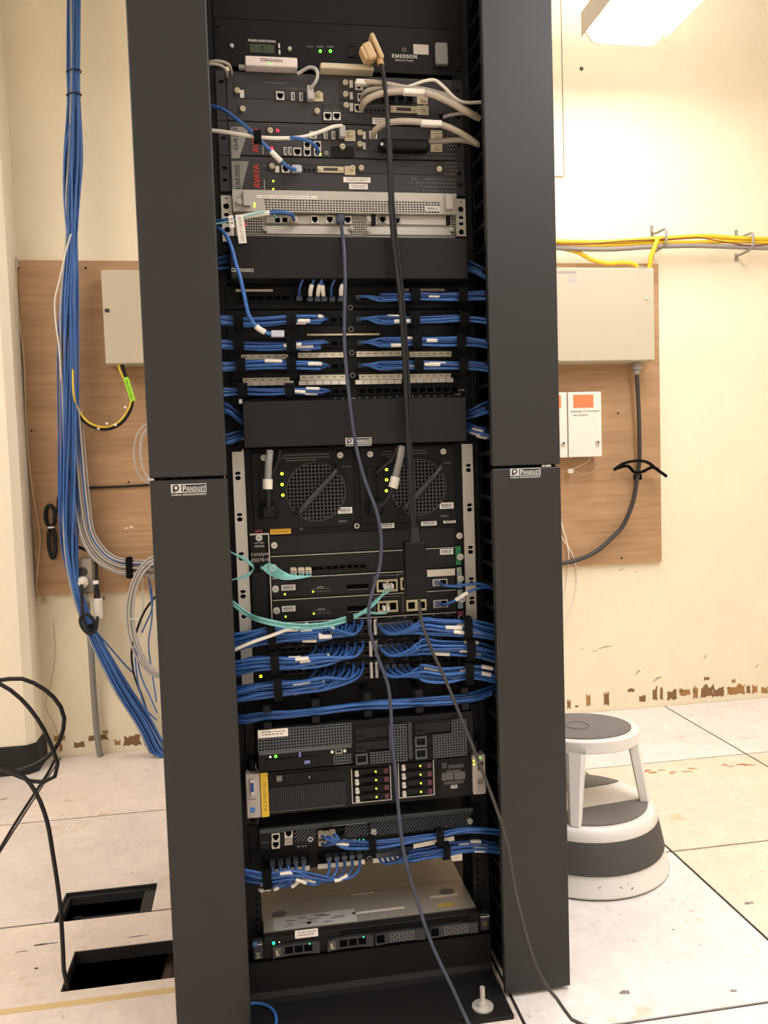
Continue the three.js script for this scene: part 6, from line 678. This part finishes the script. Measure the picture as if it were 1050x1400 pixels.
  // vertical posts behind the straps
  // short jumpers dropping from the duct cover
  [[411, 382, 1], [424, 382, 0], [437, 382, 0], [441, 382, 0], [456, 382, 1], [470, 381, 0]].forEach(([x], i) => { const a = [[-0.0906,1.4332,0.05], [-0.0696,1.4333,0.05], [-0.0556,1.4333,0.05], [-0.057,1.4333,0.05], [-0.029,1.4334,0.05], [-0.0092,1.4335,0.05]][i], b = [[-0.0994,1.4137,0.045], [-0.0784,1.4123,0.045], [-0.063,1.4123,0.045], [-0.056,1.4123,0.045], [-0.039,1.4137,0.045], [-0.0192,1.4137,0.045]][i], c = [[-0.1001,1.397,0.024], [-0.079,1.3956,0.024], [-0.0647,1.3956,0.024], [-0.0519,1.3956,0.024], [-0.0362,1.3955,0.024], [-0.019,1.3955,0.024]][i]; const k = cable('jumper_cable', ['first', 'second', 'third', 'fourth', 'fifth', 'sixth'][i] + ' from the left of the short blue jumpers under the upper duct cover', 'cable', [a, b, c], 0.0026, mBlueA[i % 4], 'short jumpers', 6, 6); if (i !== 0 && i !== 4) part(k, 'label_sleeve', spanGeo(curve([a, b, c]), 0.32, 0.78, 0.0042, 7, 4), mPaper); piece(k, 'plug', gPlugBody, mClearDark, [c[0], c[1], c[2] - 0.014]); });
  // bundles turning into the side managers beside the two duct covers
  for (const [g, l, n] of [[[[-0.2664,1.1889,0.03], [-0.2444,1.1853,0.035], [-0.2204,1.1658,0.025], [-0.1926,1.1578,0]], 'upper left of the lower duct cover', 7], [[[-0.2691,1.1276,0.03], [-0.2468,1.1296,0.035], [-0.2216,1.1377,0.025], [-0.1932,1.1435,0]], 'lower left of the lower duct cover', 6], [[[0.2157,1.1653,0], [0.2323,1.1662,0.03], [0.2509,1.1739,0.04], [0.2815,1.1834,0.04]], 'upper right of the lower duct cover', 6], [[[0.2152,1.1445,0], [0.2315,1.1369,0.03], [0.2498,1.1301,0.04], [0.28,1.1235,0.04]], 'lower right of the lower duct cover', 8], [[[-0.2625,1.459,0.03], [-0.2461,1.4618,0.03], [-0.2241,1.4684,0.02], [-0.2002,1.4802,0]], 'left of the upper duct cover', 4], [[[0.2241,1.4683,0], [0.2401,1.4571,0.03], [0.258,1.4463,0.04], [0.2847,1.4336,0.04]], 'right of the upper duct cover', 6]]) bundle(n, 'blue cable passing at the ' + l, 'side cables ' + l, g, 0.012, 0.012, { sleeve: 0.12 });
}
{ // chassis switch bundles
  const x0 = -0.1504, dx = 0.0151, yr = [0.7567, 0.7122, 0.6692], yq = [0.7492, 0.7056, 0.6633], xr = 0.041;
  const GL = [[[-0.2732,0.7372,0.05], [-0.2494,0.7391,0.06], [-0.2173,0.7453,0.066], [-0.181,0.7504,0.068], [-0.1405,0.7506,0.068], [-0.0837,0.7489,0.064]], [[-0.2714,0.6842,0.05], [-0.2474,0.6892,0.06], [-0.2152,0.6969,0.066], [-0.1776,0.6975,0.068], [-0.137,0.6946,0.068], [-0.0857,0.6972,0.064]], [[-0.2707,0.6368,0.05], [-0.2453,0.6405,0.06], [-0.2145,0.6469,0.066], [-0.174,0.6486,0.068], [-0.1304,0.6482,0.068], [-0.0802,0.652,0.064]]];
  const GR = [[[0.112,0.7477,0.064], [0.1555,0.7442,0.068], [0.2017,0.7412,0.068], [0.2307,0.7345,0.066], [0.2716,0.7192,0.055], [0.3068,0.7017,0.04]], [[0.1108,0.7068,0.064], [0.1543,0.7032,0.068], [0.2081,0.698,0.068], [0.2341,0.6913,0.066], [0.2736,0.6756,0.055], [0.3088,0.6575,0.04]], [[0.1092,0.6554,0.064], [0.1527,0.6487,0.068], [0.2053,0.6508,0.068], [0.23,0.6485,0.066], [0.2756,0.6348,0.055], [0.3111,0.6192,0.04]]];
  const nm = ['top', 'middle', 'lowest'];
  for (let k = 0; k < 3; k++) {
    const nl = [13, 13, 11][k], nr = [13, 11, 10][k];
    bundle(nl, 'thick blue cable in the ' + nm[k] + ' left bundle of the chassis switch', 'left switch bundle ' + nm[k], GL[k], 0.0168, 0.0135, { r: 0.0031, tail: (i, n) => { const x = x0 + dx * (3.6 + 6.8 * (i / n)); return [[x - 0.018 + 0.004 * (i % 3), yr[k] - 0.016, 0.058], [x, yr[k] - 0.002 - 0.006 * (i & 1), 0.036], [x + 0.002, yr[k] + 0.002 - 0.008 * (i & 1), 0.018]]; }, mats: [mBlueA[1], mBlueA[2], mBlueA[0], mBlueA[2]], sleeve: 0.5, sleeveAt: [0.42, 0.75] });
    bundle(nr, 'thick blue cable in the ' + nm[k] + ' right bundle of the chassis switch', 'right switch bundle ' + nm[k], GR[k], 0.0158, 0.0135, { r: 0.0031, phase: 1, ends: (i, n) => { const x = xr - 0.006 + dx * (4.6 * (i / n)); return [[x, yq[k] - 0.008 * (i & 1), 0.024], [x + 0.004, yq[k] - 0.006 - 0.008 * (i & 1), 0.045], [x + 0.022, yq[k] - 0.013, 0.06]]; }, mats: [mBlueA[1], mBlueA[2], mBlueA[0], mBlueA[2]], sleeve: 0.6, sleeveAt: [0.3, 0.72] });
    strap('black strap on the ' + nm[k] + ' left switch bundle', [[-0.181,0.7504,0.068], [-0.1769,0.6975,0.068], [-0.1733,0.6486,0.068]][k], 0.016, 0.048, 0.044, 0.03); strap('black strap on the ' + nm[k] + ' right switch bundle', [[0.2032,0.7412,0.068], [0.2081,0.698,0.068], [0.2037,0.6494,0.068]][k], 0.017, 0.046, 0.044, -0.03);
  }
  // empty plugs in the remaining jacks: small clear latches in a row
  cable('white_cable', 'single white cable lying on the top left switch bundle', 'cable', [[-0.2722,0.7161,0.07], [-0.2521,0.7307,0.085], [-0.2174,0.7448,0.09], [-0.1814,0.7553,0.0915], [-0.1549,0.7627,0.088], [-0.1288,0.7645,0.07], [-0.1093,0.7612,0.03]], 0.0034, mWhiteCable);
  // bundle in the ring panel
  bundle(9, 'blue cable lying through the row of cable rings', 'ring panel cables', [[-0.268,0.5815,0.03], [-0.2381,0.5836,0.045], [-0.1956,0.5889,0.05], [-0.1459,0.5892,0.05], [-0.1015,0.592,0.052], [-0.045,0.5948,0.052], [0.0018,0.5969,0.052], [0.0577,0.5954,0.052], [0.1039,0.5947,0.052], [0.1549,0.5937,0.052], [0.1994,0.5941,0.05], [0.233,0.5961,0.045], [0.2842,0.6063,0.03]], 0.009, 0.01, { sleeve: 0.1, r: 0.0029 });
  // aqua fibre
  const aq = (l, pts, g) => cable('fibre_patch_cable', l, 'fibre cable', pts, 0.0013, mAqua, g, 6, 6);
  for (let i = 0; i < 6; i++) { const e = [[-0.1357,0.8651,0.034], [-0.13,0.8648,0.034], [-0.1214,0.8643,0.034], [-0.1157,0.864,0.034], [-0.1071,0.8636,0.034], [-0.1014,0.8633,0.034]][i], d = i * 0.0022; const up = i < 3; aq('aqua fibre cable fanning out to the uplink card plugs', [up ? [-0.2641,0.921,0.04] : [-0.267,0.8531,0.04], up ? [-0.2477,0.9113,0.05] : [-0.2471,0.8605,0.05], up ? [...[-0.2234,0.8952,0.055]].map((v, j) => j === 1 ? v + d : v) : [...[-0.2217,0.8697,0.055]].map((v, j) => j === 1 ? v - d + 0.006 : v), [...[-0.2018,0.8814,0.056]].map((v, j) => j === 1 ? v + (i - 2.5) * 0.0016 : v), [...[-0.1798,0.878,0.06]].map((v, j) => j === 1 ? v + (2.5 - i) * 0.004 : v), [...[-0.1526,0.8643,0.064]].map((v, j) => j === 1 ? v + (2.5 - i) * 0.0028 : v), [e[0], e[1] - 0.003, 0.056], e], 'aqua fibre to the uplink card'); }
  strap('black strap gathering the aqua fibres at the model name', [-0.2019,0.8807,0.056], 0.012, 0.018, 0.016);
  for (let i = 0; i < 5; i++) { const d = (i - 2) * 0.0024, up = i < 3, o = p => [p[0], p[1] + d, p[2] + Math.sin(i * 2) * 0.002]; aq(up ? 'aqua fibre cable rising to the upper supervisor card' : 'aqua fibre cable ending at the lower supervisor card', [o([-0.2678,0.8291,0.05]), o([-0.2489,0.8144,0.062]), o([-0.2222,0.7923,0.066]), o([-0.1927,0.7856,0.1]), o([-0.1413,0.7725,0.1]), o([-0.0857,0.7694,0.095]), o([-0.0357,0.778,0.09]), ...(up ? [o([0.0029,0.7906,0.07]), o([0.0304,0.8081,0.055]), [[0.0433,0.8211,0.05], [0.0492,0.8208,0.05], [0.0565,0.8218,0.05]][i % 3], [[0.0467,0.8253,0.03], [0.0526,0.8249,0.03], [0.0601,0.826,0.03]][i % 3]] : [o([0.0026,0.7805,0.07]), o([0.0278,0.7748,0.055]), [0.0477,0.777,0.05], [0.0481,0.7793,0.03]])], up ? 'aqua fibre to the upper supervisor' : 'aqua fibre to the lower supervisor'); }
  strap('black strap gathering the aqua fibres below the lower supervisor', [-0.0313,0.7789,0.089], 0.013, 0.018, 0.016);
  for (const [p, l] of [[[0.0484,0.8274,0.02], 'left'], [[0.0551,0.827,0.02], 'middle'], [[0.0626,0.8273,0.02], 'right']]) solo('fibre_connector', l + ' of three pale fibre connectors in the upper supervisor card', 'connector', rb(0.0055, 0.009, 0.02, p[0], p[1], 0.03, 0.001), mWhite, p, 'upper supervisor fibre connectors'); for (const [p, l] of [[[0.0454,0.7837,0.02], 'left'], [[0.0529,0.7832,0.02], 'right']]) solo('fibre_connector', l + ' of two pale fibre connectors in the lower supervisor card', 'connector', rb(0.0055, 0.009, 0.02, p[0], p[1], 0.03, 0.001), mWhite, p, 'lower supervisor fibre connectors');
  cable('management_cable', 'blue cable from the upper management port into the right manager', 'cable', [[0.1645,0.8261,0.02], [0.1647,0.8252,0.045], [0.1845,0.8226,0.05], [0.2134,0.8254,0.055], [0.2361,0.8256,0.055], [0.2692,0.8118,0.045]], 0.003, mBlueA[1]); { const c = cable('management_cable', 'blue cable with white sleeve from the lower management port into the right manager', 'cable', [[0.1648,0.7825,0.02], [0.1651,0.7852,0.045], [0.1832,0.7927,0.052], [0.2122,0.8097,0.058], [0.2351,0.8172,0.058], [0.2708,0.8147,0.045]], 0.003, mBlueA[1]); part(c, 'label_sleeve', spanGeo(curve([[0.1648,0.7825,0.02], [0.1651,0.7852,0.045], [0.1832,0.7927,0.052], [0.2122,0.8097,0.058], [0.2351,0.8172,0.058], [0.2708,0.8147,0.045]]), 0.36, 0.56, 0.0042), mPaper); }
}
{ // power cords on the supplies
  const cord = (l, pts, tape) => { const c = cable('power_cable', l, 'cord', pts, 0.0048, mCord, undefined, 8); part(c, 'plug', rb(0.026, 0.026, 0.03, pts[pts.length - 1][0], pts[pts.length - 1][1], 0.032, 0.005), mSatin); part(c, 'clear_sleeve', tubeGeo([pts[0], pts[1], pts[2]], 0.0072, 8), M(0x8b8984, 0.25)); part(c, 'white_tape', spanGeo(curve(pts.slice(2)), 0, 0.28, 0.0095, 9), mIvory); };
  cord('black power cord with white tape at the left power supply', [[-0.1689,1.1046,0.05], [-0.1719,1.0851,0.055], [-0.1754,1.0503,0.055], [-0.1762,1.0322,0.055], [-0.1759,1.0011,0.05], [-0.1762,0.9878,0.04]]); cord('black power cord with white tape at the right power supply', [[0.0876,1.1055,0.05], [0.0822,1.0798,0.055], [0.0724,1.0458,0.055], [0.0667,1.0259,0.055], [0.0505,0.9947,0.05], [0.0342,0.9862,0.04]]);
  cable('power_cable', 'black power cord slipping behind the left supply cord', 'cord', [[-0.149,1.1056,0.04], [-0.1554,1.0818,0.035], [-0.1659,1.0637,0.03], [-0.1732,1.054,0.025]], 0.0048, mCord); cable('power_cable', 'black power cord crossing to the right supply switches', 'cord', [[0.0812,1.1058,0.045], [0.0722,1.0831,0.042], [0.0538,1.0664,0.035], [0.0418,1.0551,0.025]], 0.0055, mCord);
}
{ // lower bundles
  bundle(6, 'blue cable from the controller ports to the right manager', 'controller cables', [[-0.058,0.3212,0.055], [-0.0001,0.3157,0.06], [0.0476,0.3127,0.058], [0.093,0.3144,0.056], [0.1384,0.3157,0.056], [0.1845,0.3195,0.055], [0.2306,0.3161,0.055], [0.2956,0.297,0.045]], 0.0105, 0.01, { ends: i => [[[-0.098,0.3315,0.032], [-0.0862,0.3302,0.032], [-0.0744,0.332,0.032], [-0.0985,0.3164,0.032], [-0.0867,0.3167,0.032], [-0.0748,0.3184,0.032]][i], [[-0.0923,0.3339,0.052], [-0.0807,0.3327,0.052], [-0.0675,0.3343,0.052], [-0.0914,0.3189,0.052], [-0.0812,0.3193,0.052], [-0.0694,0.321,0.052]][i]], plugMat: M(0xa8997f, 0.4), sleeve: 0.6, sleeveAt: [0.1, 0.4], r: 0.0031 });
  strap('black strap on the controller cables, the left one', [0.0006,0.3156,0.06], 0.014, 0.032, 0.032); strap('black strap on the controller cables, the right one', [0.1384,0.3149,0.056], 0.015, 0.034, 0.032);
  const yp = 0.2749; bundle(10, 'blue cable from the lower patch panel to the left manager', 'lower left patch cables', [[-0.1587,0.2652,0.052], [-0.2075,0.2668,0.056], [-0.2371,0.2722,0.054], [-0.275,0.2824,0.045]], 0.0115, 0.01, { ends: i => { const x = i < 5 ? -0.1966 + i * 0.0155 : -0.083 + (i - 5) * 0.0155; return [[x, yp + 0.002, 0.022], [x - 0.004, yp - 0.018, 0.042], [x - 0.03, yp - 0.034 + (i > 5 ? 0.004 : 0), 0.05]]; }, sleeve: 0.8, sleeveAt: [0.14, 0.5], r: 0.003 });
  strap('black strap on the lower left patch cables', [-0.2083,0.2654,0.056], 0.017, 0.036, 0.032); bundle(8, 'blue cable from the lower patch panel to the right manager', 'lower right patch cables', [[0.0786,0.2732,0.046], [0.1159,0.2787,0.05], [0.1521,0.2833,0.052], [0.1921,0.2851,0.052], [0.2312,0.2814,0.05], [0.2964,0.2603,0.04]], 0.0115, 0.01, { ends: i => { const x = 0.018 + i * 0.0105; return [[x, yp - 0.001, 0.022], [x + 0.006, yp - 0.013, 0.036]]; }, mats: [mBlueA[0], mBlueA[3], mBlueA[1]], sleeve: 0.6, sleeveAt: [0.5, 0.75], r: 0.003 });
  strap('black strap on the lower right patch cables', [0.1521,0.2833,0.052], 0.014, 0.036, 0.032);
  cable('blue_cable_end', 'short loop of blue cable lying on the base plate at lower left', 'cable', [[-0.27, 0.02, 0.11], [...[-0.2552,0.012,0.0499]], [...[-0.2265,0.012,0.0559]], [...[-0.2071,0.012,0.0801]], [...[-0.2025,0.012,0.1114]], [...[-0.2103,0.012,0.143]]], 0.0032, mBlueA[2]);
}
{ // upper cables: white ones on the gateways
  const w = (l, pts, m = mWhiteCable, r = 0.0036) => cable('white_cable', l, 'cable', pts, r, m, undefined, 8);
  w('white cable running from the left manager to a plug in the middle gateway', [[-0.2563,1.6998,0.05], [-0.2309,1.696,0.055], [-0.1977,1.6898,0.06], [-0.1684,1.6853,0.062], [-0.1238,1.6853,0.06], [-0.0824,1.6906,0.056], [-0.05,1.7025,0.052], [-0.0238,1.7154,0.045], [-0.0065,1.7232,0.03]]);
  { const p = [-0.0042,1.7161,0.02]; solo('white_plug', 'white angled plug at the end of the white cable on the middle gateway', 'plug', rb(0.0115, 0.022, 0.016, p[0], p[1], 0.018, 0.002), mGreyCable, p); const q = [-0.0638,1.7855,0.02]; solo('white_plug', 'grey angled plug below the modem on the upper gateway', 'plug', rb(0.012, 0.026, 0.016, q[0], q[1], 0.02, 0.002), mGreyCable, q); }
  w('short grey cable arching from the white modem to the upper gateway', [[-0.0862,1.8214,0.02], [-0.0752,1.8263,0.025], [-0.0629,1.83,0.03], [-0.0523,1.8245,0.034], [-0.0502,1.8102,0.036], [-0.056,1.7987,0.034], [-0.0627,1.793,0.028]], mGreyCable, 0.0034);
  const bigs = [['grey cable arching lowest over the right of the upper gateway', [[0.0345,1.7615,0.02], [0.0389,1.7629,0.05], [0.0588,1.7702,0.06], [0.1002,1.7759,0.066], [0.1569,1.7739,0.066], [0.1994,1.7591,0.066], [0.2322,1.7425,0.066], [0.2613,1.7374,0.05]], M(0xb5a892, 0.55), 0.0062], ['grey cable arching in the middle over the right of the upper gateway', [[0.0366,1.7809,0.02], [0.0403,1.7813,0.045], [0.0563,1.7843,0.052], [0.0952,1.7841,0.056], [0.1442,1.7841,0.06], [0.1869,1.7748,0.06], [0.2253,1.7529,0.06], [0.257,1.7428,0.05]], M(0x9c9484, 0.55), 0.005], ['pale cable along the top right of the upper gateway', [[0.0275,1.8081,0.02], [0.036,1.8023,0.04], [0.0686,1.7974,0.048], [0.1135,1.79,0.05], [0.1463,1.7858,0.05], [0.1822,1.7816,0.05], [0.2095,1.7792,0.045]], M(0xb9aa98, 0.55), 0.0056], ['thin white cable rising in a hump at the upper right gateway', [[0.082,1.7834,0.05], [0.124,1.791,0.055], [0.1518,1.7994,0.06], [0.1714,1.8013,0.062], [0.1878,1.7895,0.064], [0.2103,1.7685,0.064], [0.2256,1.7632,0.06], [0.2694,1.7682,0.05]], mWhiteCable, 0.0032], ['grey cable arching above the black adapter on the middle gateway', [[0.0557,1.7096,0.02], [0.0563,1.711,0.045], [0.0706,1.7185,0.055], [0.0996,1.7229,0.06], [0.1419,1.722,0.062], [0.1848,1.7179,0.062], [0.2211,1.7047,0.06], [0.2556,1.69,0.05]], M(0xb5a892, 0.55), 0.0058], ['grey cable leaving the right end of the black adapter', [[0.1654,1.6984,0.03], [0.1894,1.6961,0.04], [0.2161,1.6952,0.05], [0.2381,1.6937,0.05], [0.2614,1.6892,0.045]], M(0x8a8172, 0.55), 0.0056], ['thin pale cable at the far right of the upper gateway', [[0.1986,1.7502,0.02], [0.2067,1.7479,0.035], [0.2291,1.7481,0.045], [0.2512,1.744,0.05]], mGreyCable, 0.0034]];
  for (const [l, pts, m, r] of bigs) w(l, pts, m, r);
  for (const [p, l] of [[[0.0368,1.8006,0.044], 'first'], [[0.1287,1.7744,0.072], 'second'], [[0.1624,1.7197,0.066], 'third']]) solo('cable_flag', 'printed paper flag on the ' + l + ' grey gateway cable', 'label', rb(l === 'first' ? 0.03 : 0.042, 0.011, 0.0145, p[0], p[1], p[2] - 0.004, 0.003), mPaper, p, 'paper flags on the gateway cables');
  const r = [0.066,1.6787,0.164,1.7009,0.04], a = solo('black_adapter', 'black rounded adapter plugged across the right of the middle gateway', 'adapter', slab(r, 0.03, 0.007), mSatin, [(r[0] + r[2]) / 2, r[1], 0.025]); part(a, 'adapter_screw', cyl(0.003, 0.002, 'z', ...[0.069,1.6871,0.0405], 10), mPrint);
  { const pts = [[-0.2545,1.7489,0.04], [-0.2293,1.7377,0.05], [-0.2033,1.7168,0.058], [-0.1775,1.6928,0.064], [-0.1686,1.6831,0.066], [-0.1504,1.6665,0.062], [-0.1253,1.6443,0.055], [-0.1087,1.636,0.045], [-0.0984,1.6373,0.034]], c = cable('blue_patch_cable', 'blue cable slanting across the gateways to a clear plug', 'cable', pts, 0.0034, mBlueA[1], undefined, 8); part(c, 'label_sleeve', spanGeo(curve(pts), 0.7, 0.82, 0.0052), mPaper); part(c, 'plug', rb(0.02, 0.0125, 0.012, ...[-0.096,1.6394,0.03], 0.002), mClearPlug); const s = strap('small black strap where the blue and white cables cross', [-0.1685,1.6845,0.064], 0.014, 0.024, 0.02); }
  cable('blue_patch_cable', 'short blue cable curving down into a middle gateway port', 'cable', [[-0.1088,1.687,0.06], [-0.087,1.685,0.06], [-0.0706,1.6808,0.058], [-0.0591,1.676,0.05], [-0.0539,1.6721,0.035], [-0.0527,1.6756,0.014]], 0.0034, mBlueA[1], undefined, 8);
  for (const [d, l] of [[0, 'upper'], [0.008, 'lower']]) w(l + ' pale cable loop at the far left above the gateways', [[-0.259,1.8203,0.045], [-0.2454,1.8238,0.05], [-0.2294,1.8245,0.05], [-0.2164,1.8221,0.045], [-0.2115,1.8185,0.03], [-0.2119,1.8226,0]].map(p => [p[0] - d, p[1] - d * 0.7, p[2]]), M(0xa79f8e, 0.5), 0.0028);
  // router cables
  { const pts = [[-0.253,1.5337,0.05], [-0.238,1.533,0.06], [-0.2177,1.5361,0.062], [-0.1906,1.5418,0.062], [-0.1606,1.5475,0.06], [-0.1291,1.5505,0.058], [-0.111,1.5491,0.05], [-0.1046,1.544,0.03]], c = cable('blue_patch_cable', 'blue cable with white sleeves ending in the silver router transceiver', 'cable', pts, 0.0036, mBlueA[1], undefined, 8); part(c, 'label_sleeve', spanGeo(curve(pts), 0.32, 0.62, 0.0052), mPaper); part(c, 'plug', rb(0.012, 0.012, 0.016, ...[-0.104,1.5454,0.02], 0.002), mBeige); cable('fibre_patch_cable', 'thin aqua cable lying along the blue router cable', 'fibre cable', [[-0.2529,1.5269,0.06], [-0.2367,1.528,0.066], [-0.211,1.5339,0.07], [-0.1839,1.5422,0.07], [-0.1606,1.549,0.064], [-0.1466,1.5513,0.05], [-0.1377,1.5491,0.025]], 0.0016, mAqua); }
  { const tx = canvasTex(64, 224, (k, w, h) => { k.fillStyle = '#e6e0d2'; k.fillRect(0, 0, w, h); k.translate(w / 2, h / 2); k.rotate(Math.PI / 2); k.fillStyle = '#3a3733'; k.font = '30px sans-serif'; k.textAlign = 'center'; k.fillText('A55/0.L.27287', 0, 10); }); const c = [-0.2058,1.5145,0.073]; solo('cable_flag', 'long white paper flag hanging from the router cable', 'label', bx(0.0145, 0.052, 0.001).rotateZ(0.09).translate(...c), printMat(tx), c); const d = [-0.2225,1.5279,0.072]; solo('cable_flag', 'short white paper flag beside the left router ear', 'label', bx(0.009, 0.022, 0.001).rotateZ(0.15).translate(...d), mLines, d); }
  { const pts = [[-0.259,1.5243,0.045], [-0.2453,1.5176,0.06], [-0.2337,1.5031,0.07], [-0.224,1.4772,0.078], [-0.2184,1.4498,0.082], [-0.2115,1.4253,0.085], [-0.205,1.3894,0.085], [-0.1984,1.3566,0.082], [-0.1858,1.3357,0.078], [-0.17,1.3254,0.074], [-0.1579,1.3216,0.072]], c = cable('blue_patch_cable', 'loose bright blue cable hanging in front of the upper duct cover to a clear plug', 'cable', pts, 0.0038, mBlueA[2], undefined, 8); part(c, 'label_sleeve', spanGeo(curve(pts), 0.87, 0.95, 0.0055), mPaper); const p = [-0.1463,1.3221,0.072]; part(c, 'plug', rb(0.025, 0.0125, 0.011, ...p, 0.002), mClearPlug); }
}
{ // the two long hanging leads
  const pts = [[-0.0143,1.5438,0.03], [-0.0158,1.5244,0.05], [-0.0152,1.4877,0.07], [-0.0156,1.4246,0.078], [-0.0196,1.3561,0.08], [-0.0216,1.3014,0.08], [-0.0169,1.2049,0.082], [-0.0088,1.1215,0.084], [-0.003,1.0866,0.084], [0.0091,1.0373,0.086], [0.0282,0.9805,0.088], [0.0347,0.9311,0.09], [0.0297,0.8751,0.092], [0.0137,0.8295,0.094], [0.0047,0.7911,0.098], [0.0071,0.746,0.1], [0.0224,0.6923,0.1], [0.0367,0.6483,0.1], [0.041,0.6049,0.1], [0.0414,0.5405,0.102], [0.046,0.4684,0.104], [0.0487,0.397,0.108], [0.0565,0.3113,0.114], [0.0763,0.2267,0.125], [0.0996,0.1443,0.14], [0.1319,0.0678,0.165], [0.1555,0.0115,0.19], [0.163, 0.012, 0.24], [0.175, 0.005, 0.33], [0.26, 0.005, 0.8], [0.6, 0.005, 1.5]];
  const c = cable('console_cable', 'long slate blue cable hanging down the whole front of the rack', 'cable', pts, 0.0036, mLilac, undefined, 9); part(c, 'boot_plug', rb(0.0155, 0.0165, 0.02, ...[-0.0145,1.547,0.026], 0.003), M(0x3e4658, 0.5), 'slate blue plug boot');
  const cord = [[0.0701,1.8321,0.055], [0.0732,1.812,0.058], [0.0751,1.738,0.074], [0.0755,1.6828,0.078], [0.0756,1.6019,0.078], [0.0772,1.5205,0.078], [0.0811,1.4659,0.078], [0.087,1.3969,0.08], [0.0921,1.2864,0.08], [0.0939,1.1747,0.082], [0.0944,1.0764,0.086], [0.0957,0.9918,0.088], [0.0976,0.9606,0.088]];
  const pc = cable('power_cable', 'flat black power cord hanging from the beige plug to the power brick', 'cord', cord, 0.0044, mCord, undefined, 8); cable('power_cable', 'second conductor of the hanging black power cord', 'cord', cord.slice(3).map((p, i) => [p[0] + 0.0045 + (i > 1 && i < 7 ? 0.002 : 0), p[1], p[2] - 0.002]), 0.0032, mCord, undefined, 8);
  const p0 = [0.0541,1.8563,0.045], plug = thing('beige_plug', 'worn beige plug hanging in front of the power panel', 'plug', p0), a = 0.42;
  part(plug, 'plug_face', rb(0.009, 0.05, 0.034, 0, 0, 0, 0.004).rotateZ(a).translate(...[0.0628,1.8621,0.045]), M(0xd0b388, 0.6)); part(plug, 'plug_body', merged([rb(0.02, 0.034, 0.03, 0, 0, 0, 0.006).rotateZ(a).translate(...[0.0481,1.8524,0.047]), rb(0.008, 0.026, 0.026, 0, 0, 0, 0.003).rotateZ(a).translate(...[0.0381,1.848,0.047])]), M(0xc8aa7c, 0.6)); part(plug, 'plug_neck', tubeGeo([[0.0636,1.8495,0.046], [0.0683,1.8398,0.05], [0.0699,1.8267,0.055]], 0.0065, 8), M(0xbe9c69, 0.6));
  const r = [0.0797,0.8103,0.1151,0.9214,0.1], t = thing('power_brick', 'black power brick hanging in front of the chassis switch', 'power adapter', [(r[0] + r[2]) / 2, r[1], 0.085]); part(t, 'case', rb(r[2] - r[0] + 0.006, r[3] - r[1], 0.03, (r[0] + r[2]) / 2 + 0.002, (r[1] + r[3]) / 2, 0.085, 0.004), M(0x141313, 0.45, 0, DULL)); part(t, 'inlet_plug', merged([cyl(0.014, 0.03, 'y', 0.1016, 0.9333, 0.086, 10, 0.009), cyl(0.006, 0.02, 'y', 0.0992, 0.9547, 0.086, 8)]), mCord);
  const out = [[0.106,0.8089,0.088], [0.1063,0.7848,0.09], [0.1078,0.7622,0.1], [0.1234,0.7113,0.108], [0.146,0.657,0.11], [0.1768,0.5757,0.112], [0.2054,0.4952,0.118], [0.2311,0.4143,0.134], [0.2481,0.351,0.15], [0.2573,0.2883,0.158], [0.2643,0.2323,0.164], [0.2743,0.1804,0.17], [0.2879,0.1186,0.182], [0.3053,0.0737,0.2], [0.3255,0.0492,0.222], [0.345, 0.02, 0.235], [0.405, 0.006, 0.26], [0.5, 0.005, 0.34], [0.9, 0.005, 0.75], [1.7, 0.005, 1.1]];
  cable('power_lead', 'thin black lead running from the power brick across the right door to the floor', 'cord', out, 0.0034, M(0x3a3836, 0.35), undefined, 8);
}
renderer.render(scene, camera);
